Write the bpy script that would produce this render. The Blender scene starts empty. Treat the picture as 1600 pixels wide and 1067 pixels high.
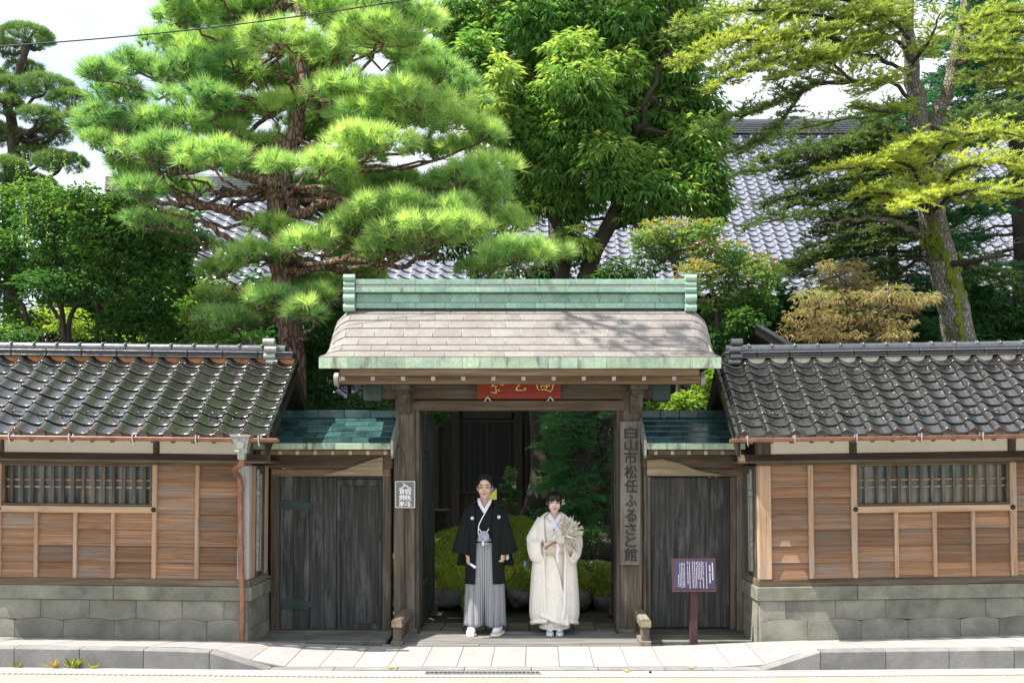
import bpy, bmesh, math, random
import numpy as np
from mathutils import Vector, Matrix, Euler

random.seed(7)
rng = np.random.default_rng(7)
R = math.radians
scene = bpy.context.scene
col = scene.collection

# ------------------------------------------------------------------ camera, sky, sun, exposure
F, CX, HY, CH = 1555.6, 840.0, 720.0, 1.886      # focal length in photo pixels, vanishing point, eye height
cam_data = bpy.data.cameras.new('camera')
cam_data.sensor_width = 36.0
cam_data.lens = 35.0
cam_data.shift_x = -0.025
cam_data.shift_y = 0.1166
cam_data.clip_start = 0.1
cam_data.clip_end = 3000
cam = bpy.data.objects.new('camera', cam_data)
col.objects.link(cam)
cam.location = (0, 0, CH)
cam.rotation_euler = (R(90), 0, 0)
scene.camera = cam

SUN_DIR = Vector((-0.58, -0.15, 1.0)).normalized()   # towards the sun
sun_el = math.asin(SUN_DIR.z)
sun_az = math.atan2(SUN_DIR.x, SUN_DIR.y)
world = bpy.data.worlds.new('World')
scene.world = world
world.use_nodes = True
wn = world.node_tree
wn.nodes.clear()
w_out = wn.nodes.new('ShaderNodeOutputWorld')
w_bg = wn.nodes.new('ShaderNodeBackground')
w_sky = wn.nodes.new('ShaderNodeTexSky')
w_sky.sky_type = 'NISHITA'
w_sky.sun_disc = False
w_sky.sun_elevation = sun_el
w_sky.sun_rotation = sun_az
w_sky.air_density = 1.0
w_sky.dust_density = 2.5
w_sky.ozone_density = 1.0
w_tc = wn.nodes.new('ShaderNodeTexCoord')
w_map = wn.nodes.new('ShaderNodeMapping')
w_map.inputs['Scale'].default_value = (1.0, 1.0, 2.6)
w_noise = wn.nodes.new('ShaderNodeTexNoise')
w_noise.inputs['Scale'].default_value = 2.2
w_noise.inputs['Detail'].default_value = 7
w_noise.inputs['Roughness'].default_value = 0.55
w_ramp = wn.nodes.new('ShaderNodeValToRGB')
w_ramp.color_ramp.elements[0].color = (0.12, 0.12, 0.12, 1)
w_ramp.color_ramp.elements[0].position = 0.34
w_ramp.color_ramp.elements[1].position = 0.60
w_mix = wn.nodes.new('ShaderNodeMixRGB')
w_mix.inputs['Color2'].default_value = (5.2, 5.4, 5.7, 1)
L = wn.links.new
L(w_tc.outputs['Generated'], w_map.inputs['Vector'])
L(w_map.outputs['Vector'], w_noise.inputs['Vector'])
L(w_noise.outputs['Fac'], w_ramp.inputs['Fac'])
L(w_ramp.outputs['Color'], w_mix.inputs['Fac'])
L(w_sky.outputs['Color'], w_mix.inputs['Color1'])
L(w_mix.outputs['Color'], w_bg.inputs['Color'])
L(w_bg.outputs['Background'], w_out.inputs['Surface'])
w_bg.inputs['Strength'].default_value = 0.13

sun_data = bpy.data.lights.new('sun', 'SUN')
sun_data.energy = 4.6
sun_data.angle = R(0.5)
sun_data.color = (1.0, 0.95, 0.87)
sun = bpy.data.objects.new('sun', sun_data)
col.objects.link(sun)
sun.rotation_euler = SUN_DIR.to_track_quat('Z', 'Y').to_euler()

vs = scene.view_settings
vs.view_transform = 'Standard'
vs.look = 'None'
vs.exposure = 1.25
vs.gamma = 1.0
vs.use_curve_mapping = False
scene.render.film_transparent = False
scene.cycles.max_bounces = 10
scene.cycles.transparent_max_bounces = 8

def PX(px, D): return (px - CX) / F * D
def PZ(py, D): return CH + (HY - py) / F * D

# ------------------------------------------------------------------ materials
def new_mat(name):
    m = bpy.data.materials.new(name)
    m.use_nodes = True
    nt = m.node_tree
    b = nt.nodes['Principled BSDF']
    return m, nt, b

def nd(nt, typ, inp=None, **props):
    n = nt.nodes.new(typ)
    for k, v in props.items():
        setattr(n, k, v)
    for k, v in (inp or {}).items():
        s = n.inputs[k]
        if isinstance(v, bpy.types.NodeSocket):
            nt.links.new(v, s)
        else:
            if isinstance(v, (tuple, list)) and len(v) == 3 and s.type == 'RGBA':
                v = (*v, 1)
            s.default_value = v
    return n

def ramp(nt, fac, stops, interp='LINEAR'):
    n = nt.nodes.new('ShaderNodeValToRGB')
    cr = n.color_ramp
    cr.interpolation = interp
    while len(cr.elements) < len(stops):
        cr.elements.new(0.5)
    for e, (p, c) in zip(cr.elements, stops):
        e.position = p
        e.color = (c, c, c, 1) if isinstance(c, (int, float)) else (*c, 1)
    nt.links.new(fac, n.inputs['Fac'])
    return n.outputs['Color']

def mix(nt, fac, a, b, mode='MIX'):
    n = nt.nodes.new('ShaderNodeMixRGB')
    n.blend_type = mode
    for s, v in ((n.inputs['Fac'], fac), (n.inputs['Color1'], a), (n.inputs['Color2'], b)):
        if isinstance(v, bpy.types.NodeSocket):
            nt.links.new(v, s)
        elif isinstance(v, (int, float)):
            s.default_value = v if s.type == 'VALUE' else (v, v, v, 1)
        else:
            s.default_value = (*v, 1)
    return n.outputs['Color']

def coords(nt, scale=(1, 1, 1), rnd=True, kind='Object'):
    tc = nd(nt, 'ShaderNodeTexCoord')
    v = tc.outputs[kind]
    if rnd:
        oi = nd(nt, 'ShaderNodeObjectInfo')
        mu = nd(nt, 'ShaderNodeMath', {0: oi.outputs['Random'], 1: 57.0}, operation='MULTIPLY')
        v = nd(nt, 'ShaderNodeVectorMath', {0: v, 1: mu.outputs[0]}, operation='ADD').outputs[0]
    return nd(nt, 'ShaderNodeMapping', {'Vector': v, 'Scale': scale}).outputs[0], v

def noise(nt, vec, scale=1.0, detail=6, rough=0.6, dist=0.0):
    return nd(nt, 'ShaderNodeTexNoise', {'Vector': vec, 'Scale': scale, 'Detail': detail, 'Roughness': rough, 'Distortion': dist}).outputs['Fac']

def bump(nt, b, h, strength=0.3, dist=0.01):
    n = nd(nt, 'ShaderNodeBump', {'Height': h, 'Strength': strength, 'Distance': dist})
    nt.links.new(n.outputs[0], b.inputs['Normal'])

def vary(nt, c, amount):
    oi = nd(nt, 'ShaderNodeObjectInfo')
    mr = nd(nt, 'ShaderNodeMapRange', {0: oi.outputs['Random'], 3: 1 - amount, 4: 1 + amount})
    return nd(nt, 'ShaderNodeHueSaturation', {'Color': c, 'Value': mr.outputs[0]}).outputs[0]

def wood(name, dark, mid, light, axis='x', grey=(0.2, 0.19, 0.17), weather=0.5, rough=0.75, var=0.2, across=26, along=1.1):
    m, nt, b = new_mat(name)
    sc = {'x': (along, across, across), 'y': (across, along, across), 'z': (across, across, along)}[axis]
    v, raw = coords(nt, sc)
    g = noise(nt, v, 1.0, 8, 0.68, 0.9)
    c = ramp(nt, g, [(0.28, dark), (0.5, mid), (0.72, light)])
    s2 = {'x': (0.9, 5, 5), 'y': (5, 0.9, 5), 'z': (5, 5, 0.9)}[axis]
    v2 = nd(nt, 'ShaderNodeMapping', {'Vector': raw, 'Scale': s2}).outputs[0]
    w = noise(nt, v2, 1.6, 5, 0.62, 0.4)
    f = ramp(nt, w, [(0.62 - 0.3 * weather, 0.0), (0.85 - 0.25 * weather, 1.0)])
    g2 = mix(nt, 1.0, grey, ramp(nt, g, [(0.25, 0.55), (0.75, 1.25)]), 'MULTIPLY')
    c = mix(nt, f, c, g2)
    w2 = noise(nt, v2, 3.1, 4, 0.6, 0.2)
    c = mix(nt, ramp(nt, w2, [(0.6, 0.0), (0.78, 0.55)]), c, (0.045, 0.04, 0.035))
    c = vary(nt, c, var)
    nt.links.new(c, b.inputs['Base Color'])
    b.inputs['Roughness'].default_value = rough
    b.inputs['Specular IOR Level'].default_value = 0.3
    bump(nt, b, g, 0.45, 0.006)
    return m

MAT = {}
PLK = dict(dark=(0.10, 0.05, 0.026), mid=(0.235, 0.128, 0.068), light=(0.36, 0.215, 0.125))
MAT['plank'] = wood('warm_plank', axis='x', grey=(0.20, 0.175, 0.15), weather=0.5, var=0.34, across=44, along=0.9, **PLK)
MAT['batten'] = wood('pale_batten', (0.22, 0.13, 0.075), (0.40, 0.26, 0.16), (0.52, 0.36, 0.24), 'z', (0.36, 0.33, 0.30), 0.45)
MAT['rail'] = wood('pale_rail', (0.24, 0.14, 0.08), (0.42, 0.28, 0.17), (0.55, 0.38, 0.25), 'x', (0.36, 0.33, 0.30), 0.4)
MAT['grey_x'] = wood('weathered_beam', (0.04, 0.03, 0.018), (0.10, 0.073, 0.047), (0.18, 0.138, 0.095), 'x', (0.15, 0.13, 0.11), 0.42)
MAT['grey_y'] = wood('weathered_beam_deep', (0.06, 0.048, 0.033), (0.14, 0.115, 0.082), (0.22, 0.185, 0.135), 'y', (0.19, 0.175, 0.15), 0.5)
MAT['grey_z'] = wood('weathered_post', (0.035, 0.028, 0.02), (0.085, 0.068, 0.048), (0.17, 0.14, 0.105), 'z', (0.18, 0.165, 0.145), 0.46)
MAT['door_z'] = wood('dark_door_board', (0.013, 0.013, 0.012), (0.036, 0.036, 0.034), (0.105, 0.10, 0.09), 'z', (0.13, 0.135, 0.13), 0.36, var=0.22)
MAT['door_x'] = wood('dark_door_rail', (0.04, 0.036, 0.03), (0.08, 0.073, 0.062), (0.14, 0.13, 0.11), 'x', (0.15, 0.15, 0.145), 0.4)
MAT['pale_z'] = wood('bleached_post', (0.22, 0.19, 0.16), (0.38, 0.34, 0.30), (0.52, 0.48, 0.44), 'z', (0.44, 0.44, 0.45), 0.6)
MAT['warm_x'] = wood('golden_beam', (0.08, 0.052, 0.03), (0.165, 0.108, 0.062), (0.27, 0.185, 0.11), 'x', (0.22, 0.18, 0.13), 0.35)
MAT['pale_x'] = wood('pale_timber', (0.11, 0.085, 0.05), (0.26, 0.205, 0.13), (0.40, 0.33, 0.23), 'x', (0.22, 0.2, 0.12), 0.35)
MAT['deck'] = wood('deck_board', (0.07, 0.066, 0.058), (0.16, 0.152, 0.14), (0.26, 0.25, 0.23), 'x', (0.24, 0.24, 0.235), 0.6)
MAT['house_z'] = wood('house_board', (0.009, 0.007, 0.005), (0.02, 0.016, 0.012), (0.035, 0.028, 0.02), 'z', (0.028, 0.026, 0.024), 0.3)

def copper(name, base, green, dark, gfrac=0.5, rough=0.55, var=0.12, streak=True, dk=.60):
    m, nt, b = new_mat(name)
    v, raw = coords(nt, (7, 7, 1.4 if streak else 7))
    n1 = noise(nt, v, 1.2, 7, 0.65, 0.3)
    n2 = noise(nt, raw, 2.3, 5, 0.6, 0.2)
    n3 = noise(nt, raw, 38, 3, 0.6)
    c = mix(nt, ramp(nt, n2, [(0.62 - gfrac * 0.4, 0.0), (0.78 - gfrac * 0.4, 1.0)]), base, green)
    c = mix(nt, ramp(nt, n1, [(dk, 0.0), (dk + .12, 0.85)]), c, dark)
    c = mix(nt, 0.35, c, ramp(nt, n3, [(0.3, 0.25), (0.7, 0.75)]), 'OVERLAY')
    c = vary(nt, c, var)
    nt.links.new(c, b.inputs['Base Color'])
    b.inputs['Roughness'].default_value = rough
    b.inputs['Metallic'].default_value = 0.0
    b.inputs['Specular IOR Level'].default_value = 0.4
    bump(nt, b, n2, 0.25, 0.012)
    return m
MAT['shingle'] = copper('aged_copper_shingle', (0.17, 0.148, 0.138), (0.20, 0.188, 0.172), (0.155, 0.135, 0.125), 0.5, 0.6, 0.06)
MAT['patina'] = copper('pale_green_patina', (0.19, 0.335, 0.27), (0.27, 0.41, 0.31), (0.07, 0.09, 0.08), 0.6, 0.65, 0.14)
MAT['patina_fascia'] = copper('streaked_green_patina', (0.24, 0.33, 0.25), (0.34, 0.43, 0.30), (0.10, 0.09, 0.08), 0.6, 0.65, 0.16, dk=.53)
MAT['patina_dark'] = copper('blue_green_patina', (0.016, 0.042, 0.045), (0.038, 0.092, 0.088), (0.016, 0.022, 0.026), 0.5, 0.22, 0.35, False)
MAT['seam'] = copper('pale_seam', (0.36, 0.35, 0.32), (0.33, 0.36, 0.30), (0.3, 0.28, 0.25), 0.5)
MAT['dark_metal'] = copper('dark_green_bronze', (0.02, 0.04, 0.035), (0.045, 0.085, 0.075), (0.015, 0.018, 0.018), 0.4, 0.5)

def plain(name, c, rough=0.6, metal=0.0, nscale=20, namt=0.25, bumpy=0.1, spec=0.4):
    m, nt, b = new_mat(name)
    v, raw = coords(nt)
    n = noise(nt, raw, nscale, 5, 0.6)
    lo = tuple(x * (1 - namt) for x in c)
    hi = tuple(min(1, x * (1 + namt)) for x in c)
    nt.links.new(ramp(nt, n, [(0.3, lo), (0.7, hi)]), b.inputs['Base Color'])
    b.inputs['Roughness'].default_value = rough
    b.inputs['Metallic'].default_value = metal
    b.inputs['Specular IOR Level'].default_value = spec
    if bumpy: bump(nt, b, n, bumpy, 0.01)
    return m
MAT['gutter'] = plain('copper_brown_gutter', (0.27, 0.13, 0.08), 0.4, 0.3, 9, 0.3)
MAT['pewter'] = plain('grey_hopper', (0.30, 0.31, 0.28), 0.5, 0.4, 30, 0.3)
MAT['steel'] = plain('steel_hook', (0.5, 0.5, 0.5), 0.35, 0.8)
MAT['black_iron'] = plain('black_iron', (0.03, 0.026, 0.024), 0.5, 0.5)
MAT['plaster'] = plain('cream_plaster', (0.86, 0.80, 0.69), 0.9, 0, 2.5, 0.06, 0.05)
MAT['clay'] = plain('orange_clay', (0.38, 0.18, 0.08), 0.9, 0, 14, 0.4, 0.2)
MAT['mortar'] = plain('white_mortar', (0.62, 0.58, 0.50), 0.9, 0, 14, 0.2, 0.2)
MAT['maroon'] = plain('maroon_paint', (0.06, 0.024, 0.027), 0.6, 0, 30, 0.15, 0.0)
MAT['purple'] = plain('purple_panel', (0.034, 0.026, 0.062), 0.6, 0, 3, 0.15, 0.0)
MAT['white_ink'] = plain('white_ink', (0.58, 0.58, 0.62), 0.5, 0, 5, 0.02, 0.0)
MAT['black_ink'] = plain('black_ink', (0.022, 0.022, 0.022), 0.6, 0, 30, 0.3, 0.0)
MAT['bright_ink'] = plain('bright_white_ink', (0.85, 0.85, 0.84), 0.5, 0, 5, 0.02, 0.0)
MAT['sign_panel'] = plain('grey_sign_panel', (0.17, 0.165, 0.155), 0.6, 0, 8, 0.12, 0.03)
MAT['board_z'] = wood('pale_weathered_board', (0.065, 0.055, 0.042), (0.13, 0.112, 0.088), (0.21, 0.185, 0.15), 'z', (0.19, 0.178, 0.16), 0.45)
MAT['sign_grey'] = plain('grey_sign', (0.32, 0.31, 0.29), 0.6, 0, 8, 0.12, 0.03)
MAT['gold'] = plain('gilt', (0.85, 0.62, 0.22), 0.35, 0.3, 40, 0.2, 0.05)
MAT['red_lacquer'] = wood('red_lacquer', (0.17, 0.018, 0.008), (0.27, 0.035, 0.014), (0.36, 0.06, 0.025), 'x', (0.25, 0.06, 0.03), 0.3, 0.45)
MAT['roof_under'] = plain('dark_roof_underside', (0.05, 0.042, 0.035), 0.85, 0, 20, 0.3)
MAT['cable'] = plain('black_cable', (0.02, 0.025, 0.025), 0.5)

def stone(name, c, moss=0.25, grain=0.3, var=0.14, rough=0.88, mosscol=(0.12, 0.13, 0.05), mott=.36):
    m, nt, b = new_mat(name)
    v, raw = coords(nt)
    n1 = noise(nt, raw, 120, 3, 0.7)
    n2 = noise(nt, raw, 3.2, 6, 0.62, 0.3)
    n3 = noise(nt, raw, 17, 5, 0.65)
    cc = mix(nt, ramp(nt, n2, [(0.3, 0.0), (0.7, 1.0)]), tuple(x * (1 - mott * 1.15) for x in c), tuple(x * (1 + mott * .85) for x in c))
    cc = mix(nt, grain, cc, ramp(nt, n1, [(0.3, 0.2), (0.7, 0.8)]), 'OVERLAY')
    cc = mix(nt, ramp(nt, n3, [(0.64 - moss * 0.3, 0.0), (0.84 - moss * 0.3, 0.75)]), cc, mosscol)
    cc = vary(nt, cc, var)
    nt.links.new(cc, b.inputs['Base Color'])
    b.inputs['Roughness'].default_value = rough
    b.inputs['Specular IOR Level'].default_value = 0.25
    h = mix(nt, 0.5, n1, n3)
    bump(nt, b, h, 0.5, 0.006)
    return m
MAT['base_stone'] = stone('wall_stone', (0.205, 0.20, 0.165), 0.14)
MAT['cap_stone'] = stone('cap_stone', (0.19, 0.195, 0.15), 0.14)
MAT['paver'] = stone('granite_paver', (0.29, 0.277, 0.266), 0.0, 0.22, 0.05, mott=.10)
MAT['kerb'] = stone('kerb_stone', (0.20, 0.195, 0.186), 0.06, 0.4, 0.08, mott=.25)
MAT['step'] = stone('step_stone', (0.15, 0.16, 0.13), 0.3)
MAT['grit'] = stone('garden_grit', (0.16, 0.15, 0.11), 0.35)
MAT['rock'] = stone('garden_rock', (0.13, 0.135, 0.125), 0.1, 0.4, 0.2)
MAT['soil'] = stone('garden_soil', (0.07, 0.065, 0.04), 0.5)
MAT['road'] = stone('pale_road', (0.27, 0.257, 0.222), 0.0, 0.2, 0.0, mott=.12)
def barkmat(name, c, crack, sc=(16, 16, 5), moss=None):
    m, nt, b = new_mat(name)
    v, raw = coords(nt, sc, rnd=False)
    vo = nd(nt, 'ShaderNodeTexVoronoi', {'Vector': v, 'Scale': 1.0, 'Randomness': 1.0}, feature='DISTANCE_TO_EDGE').outputs['Distance']
    n1 = noise(nt, raw, 9, 6, 0.7, 0.5); n2 = noise(nt, raw, 60, 4, 0.7)
    cc = mix(nt, ramp(nt, n1, [(0.3, 0.0), (0.7, 1.0)]), tuple(x * .65 for x in c), tuple(x * 1.35 for x in c))
    cc = mix(nt, 0.5, cc, ramp(nt, n2, [(0.3, 0.2), (0.7, 0.8)]), 'OVERLAY')
    e = ramp(nt, vo, [(0.0, 0.0), (0.18, 1.0)])
    cc = mix(nt, e, crack, cc)
    if moss:
        n3 = noise(nt, raw, 4, 5, 0.65)
        cc = mix(nt, ramp(nt, n3, [(0.5, 0.0), (0.62, 0.8)]), cc, moss)
    nt.links.new(cc, b.inputs['Base Color'])
    b.inputs['Roughness'].default_value = 0.95
    b.inputs['Specular IOR Level'].default_value = 0.15
    bump(nt, b, mix(nt, 0.35, e, n2), 0.9, 0.03)
    return m
MAT['bark'] = barkmat('pine_bark', (0.22, 0.15, 0.115), (0.07, 0.045, 0.035))
MAT['bark_grey'] = barkmat('spruce_bark', (0.25, 0.235, 0.205), (0.11, 0.10, 0.085), (26, 26, 14), (0.10, 0.11, 0.04))
MAT['bark_dark'] = stone('dark_bark', (0.055, 0.045, 0.035), 0.2, 0.5, 0.05)
MAT['bark_moss'] = stone('mossy_bark', (0.03, 0.028, 0.02), 0.35, 0.5, 0.05, 0.9, (0.03, 0.045, 0.008))

def glazed_tile(name, c, c2, rough=0.22, dirt=0.5, var=0.2):
    m, nt, b = new_mat(name)
    v, raw = coords(nt, (9, 2.2, 9))
    n1 = noise(nt, v, 2.0, 6, 0.65, 0.3)
    n2 = noise(nt, raw, 30, 4, 0.6)
    cc = mix(nt, ramp(nt, n1, [(0.35, 0.0), (0.65, 1.0)]), c, c2)
    cc = mix(nt, ramp(nt, n2, [(0.58, 0.0), (0.75, dirt)]), cc, (0.13, 0.12, 0.085))
    cc = vary(nt, cc, var)
    nt.links.new(cc, b.inputs['Base Color'])
    nt.links.new(ramp(nt, n1, [(0.3, rough), (0.75, rough + 0.16)]), b.inputs['Roughness'])
    b.inputs['Specular IOR Level'].default_value = 0.9
    b.inputs['IOR'].default_value = 1.65
    bump(nt, b, n2, 0.05, 0.003)
    return m
MAT['tile'] = glazed_tile('black_glazed_tile', (0.008, 0.008, 0.009), (0.022, 0.021, 0.018), 0.13, 0.32)
MAT['ridge_tile'] = glazed_tile('blue_black_ridge_tile', (0.03, 0.034, 0.045), (0.055, 0.058, 0.065), 0.17, 0.3)
MAT['house_tile'] = glazed_tile('grey_blue_house_tile', (0.085, 0.093, 0.125), (0.17, 0.178, 0.215), 0.2, 0.15)

def leafmat(name, stops, transl=0.35, rough=0.5, spec=0.3, gain=1.6, tint=(1.25, 1.25, 0.7)):
    m, nt, b = new_mat(name)
    at = nd(nt, 'ShaderNodeAttribute', attribute_name='v')
    stops = [(p, tuple(min(.88, q * gain) for q in c)) for p, c in stops]
    c = ramp(nt, at.outputs['Fac'], stops)
    nt.links.new(c, b.inputs['Base Color'])
    b.inputs['Roughness'].default_value = rough
    b.inputs['Specular IOR Level'].default_value = spec
    tr = nd(nt, 'ShaderNodeBsdfTranslucent', {'Color': mix(nt, 1.0, c, tint, 'MULTIPLY')})
    mx = nd(nt, 'ShaderNodeMixShader', {0: transl, 1: b.outputs[0], 2: tr.outputs[0]})
    nt.links.new(mx.outputs[0], nt.nodes['Material Output'].inputs['Surface'])
    return m
MAT['pine'] = leafmat('pine_needles', [(0, (0.03, 0.115, 0.07)), (0.5, (0.175, 0.305, 0.105)), (1, (0.46, 0.54, 0.20))], 0.45)
MAT['niwaki'] = leafmat('clipped_pine_needles', [(0, (0.025, 0.07, 0.035)), (0.6, (0.09, 0.16, 0.05)), (1, (0.22, 0.27, 0.09))], 0.4)
MAT['broad'] = leafmat('broad_leaves', [(0, (0.03, 0.10, 0.028)), (0.6, (0.10, 0.21, 0.05)), (1, (0.36, 0.42, 0.12))], 0.42, 0.35, 0.5)
MAT['spruce'] = leafmat('spruce_needles', [(0, (0.025, 0.06, 0.025)), (0.5, (0.13, 0.19, 0.05)), (1, (0.40, 0.44, 0.085))], 0.42)
MAT['maple_green'] = leafmat('green_maple_leaves', [(0, (0.014, 0.05, 0.016)), (0.6, (0.042, 0.11, 0.026)), (1, (0.15, 0.23, 0.045))], 0.4)
MAT['shoot'] = leafmat('yellow_green_shoots', [(0, (0.09, 0.17, 0.03)), (1, (0.27, 0.35, 0.05))], 0.45)
MAT['maple_red'] = leafmat('russet_maple_leaves', [(0, (0.10, 0.052, 0.035)), (0.4, (0.19, 0.125, 0.07)), (0.7, (0.27, 0.235, 0.12)), (1, (0.18, 0.23, 0.07))], 0.35)
MAT['photinia'] = leafmat('red_tipped_leaves', [(0, (0.03, 0.09, 0.025)), (0.5, (0.09, 0.19, 0.05)), (0.75, (0.25, 0.27, 0.09)), (1, (0.34, 0.13, 0.08))], 0.38, 0.4)
MAT['dark_leaf'] = leafmat('dark_evergreen_leaves', [(0, (0.012, 0.045, 0.015)), (0.7, (0.035, 0.10, 0.03)), (1, (0.12, 0.20, 0.045))], 0.35)
MAT['cypress'] = leafmat('cypress_sprays', [(0, (0.014, 0.065, 0.03)), (0.7, (0.04, 0.13, 0.05)), (1, (0.11, 0.22, 0.07))], 0.38)
MAT['moss_blade'] = leafmat('moss_tips', [(0, (0.05, 0.09, 0.012)), (0.6, (0.17, 0.22, 0.026)), (1, (0.42, 0.44, 0.06))], 0.35)
MAT['straw'] = leafmat('dried_plumes', [(0, (0.58, 0.49, 0.38)), (0.4, (0.78, 0.72, 0.62)), (1, (0.90, 0.88, 0.82))], 0.3, gain=1.0, tint=(1, 1, 1))
MAT['weed'] = leafmat('weed_leaves', [(0, (0.08, 0.12, 0.02)), (0.7, (0.28, 0.28, 0.05)), (1, (0.40, 0.20, 0.04))], 0.4)
def mossmat():
    m, nt, b = new_mat('moss')
    v, raw = coords(nt)
    n1 = noise(nt, raw, 2.2, 5, 0.6)
    n2 = noise(nt, raw, 45, 5, 0.7)
    c = mix(nt, ramp(nt, n1, [(0.3, 0.0), (0.7, 1.0)]), (0.065, 0.10, 0.014), (0.20, 0.24, 0.03))
    c = mix(nt, 0.6, c, ramp(nt, n2, [(0.3, 0.15), (0.7, 0.85)]), 'OVERLAY')
    nt.links.new(c, b.inputs['Base Color'])
    b.inputs['Roughness'].default_value = 1.0
    b.inputs['Specular IOR Level'].default_value = 0.1
    bump(nt, b, n2, 0.9, 0.03)
    return m
MAT['moss'] = mossmat()
def glassmat():
    m, nt, b = new_mat('window_glass')
    v, raw = coords(nt)
    n = noise(nt, raw, 2.4, 3, 0.5)
    c = ramp(nt, n, [(0.35, (0.06, 0.09, 0.09)), (0.5, (0.13, 0.16, 0.16)), (0.62, (0.20, 0.20, 0.16))])  # blue-green reflections and pale parts put into the glass colour
    nt.links.new(c, b.inputs['Base Color'])
    b.inputs['Roughness'].default_value = 0.08
    b.inputs['Specular IOR Level'].default_value = 0.7
    return m
MAT['glass'] = glassmat()

# ------------------------------------------------------------------ geometry helpers
ORIGIN = {}
class G:
    """collects closed shapes; build() links them as one mesh object"""
    def __init__(s): s.V, s.F, s.MI, s.mi = [], [], [], 0
    def add(s, vs, fs):
        o = len(s.V)
        s.V.extend(tuple(v) for v in vs)
        s.F.extend(tuple(i + o for i in f) for f in fs)
        s.MI.extend([s.mi] * len(fs))
        return s
    def hexa(s, p):
        return s.add(p, [(0, 3, 2, 1), (4, 5, 6, 7), (0, 1, 5, 4), (1, 2, 6, 5), (2, 3, 7, 6), (3, 0, 4, 7)])
    def box(s, x0, x1, y0, y1, z0, z1, c=0.004):
        if x0 > x1: x0, x1 = x1, x0
        if y0 > y1: y0, y1 = y1, y0
        if z0 > z1: z0, z1 = z1, z0
        c = min(c, (x1 - x0) * .3, (y1 - y0) * .3, (z1 - z0) * .3)
        if c <= 0:
            return s.hexa([(x0, y0, z0), (x1, y0, z0), (x1, y1, z0), (x0, y1, z0), (x0, y0, z1), (x1, y0, z1), (x1, y1, z1), (x0, y1, z1)])
        lo, hi = (x0, y0, z0), (x1, y1, z1)
        vs, idx = [], {}
        for k in range(8):
            sg = [(k >> a) & 1 for a in range(3)]
            for ax in range(3):
                p = []
                for a in range(3):
                    e = hi[a] if sg[a] else lo[a]
                    if a != ax: e += -c if sg[a] else c
                    p.append(e)
                idx[(k, ax)] = len(vs)
                vs.append(p)
        fs = []
        for ax in range(3):
            a, b = [q for q in range(3) if q != ax]
            for sd in (0, 1):
                ks = [(sd << ax) | (i << a) | (j << b) for i, j in ((0, 0), (1, 0), (1, 1), (0, 1))]
                f = [idx[(k, ax)] for k in ks]
                if (sd == 0) != (ax == 1): f = f[::-1]
                fs.append(f)
        for ax in range(3):
            a, b = [q for q in range(3) if q != ax]
            for i in (0, 1):
                for j in (0, 1):
                    k0 = (i << a) | (j << b)
                    k1 = k0 | (1 << ax)
                    fs.append((idx[(k0, a)], idx[(k1, a)], idx[(k1, b)], idx[(k0, b)]))
        for k in range(8): fs.append((idx[(k, 0)], idx[(k, 1)], idx[(k, 2)]))
        return s.add(vs, fs)
    def tube(s, pts, rad, n=8, cap=True):
        pts = [Vector(p) for p in pts]
        if isinstance(rad, (int, float)): rad = [rad] * len(pts)
        vs, fs = [], []
        up = None
        for i, p in enumerate(pts):
            t = (pts[min(i + 1, len(pts) - 1)] - pts[max(i - 1, 0)]).normalized()
            if up is None:
                up = t.orthogonal().normalized()
            else:
                up = (up - t * up.dot(t))
                up = up.normalized() if up.length > 1e-6 else t.orthogonal().normalized()
            w = t.cross(up)
            for k in range(n):
                a = 2 * math.pi * k / n
                vs.append(p + (up * math.cos(a) + w * math.sin(a)) * rad[i])
        for i in range(len(pts) - 1):
            for k in range(n):
                k2 = (k + 1) % n
                fs.append((i * n + k, i * n + k2, (i + 1) * n + k2, (i + 1) * n + k))
        if cap:
            fs.append(tuple(range(n - 1, -1, -1)))
            fs.append(tuple((len(pts) - 1) * n + k for k in range(n)))
        return s.add(vs, fs)
    def prism(s, poly, axis, a0, a1):
        """poly: 2-D outline; axis x -> (y,z), y -> (x,z), z -> (x,y)"""
        n = len(poly)
        def P(q, a):
            return {'x': (a, q[0], q[1]), 'y': (q[0], a, q[1]), 'z': (q[0], q[1], a)}[axis]
        vs = [P(q, a0) for q in poly] + [P(q, a1) for q in poly]
        fs = [tuple(range(n)), tuple(range(2 * n - 1, n - 1, -1))]
        fs += [(i, n + i, n + (i + 1) % n, (i + 1) % n) for i in range(n)]
        return s.add(vs, fs)
    def ell(s, c, r, nu=16, nv=10, rot=None):
        c = Vector(c)
        vs, fs = [], []
        def T(p):
            p = Vector((p[0] * r[0], p[1] * r[1], p[2] * r[2]))
            if rot is not None: p = rot @ p
            return c + p
        vs.append(T((0, 0, 1)))
        for j in range(1, nv):
            ph = math.pi * j / nv
            for i in range(nu):
                th = 2 * math.pi * i / nu
                vs.append(T((math.sin(ph) * math.cos(th), math.sin(ph) * math.sin(th), math.cos(ph))))
        vs.append(T((0, 0, -1)))
        for i in range(nu):
            fs.append((0, 1 + i, 1 + (i + 1) % nu))
            fs.append((len(vs) - 1, len(vs) - 1 - nu + (i + 1) % nu, len(vs) - 1 - nu + i))
        for j in range(nv - 2):
            for i in range(nu):
                a, b = 1 + j * nu + i, 1 + j * nu + (i + 1) % nu
                fs.append((a, a + nu, b + nu, b))
        return s.add(vs, fs)
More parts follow.
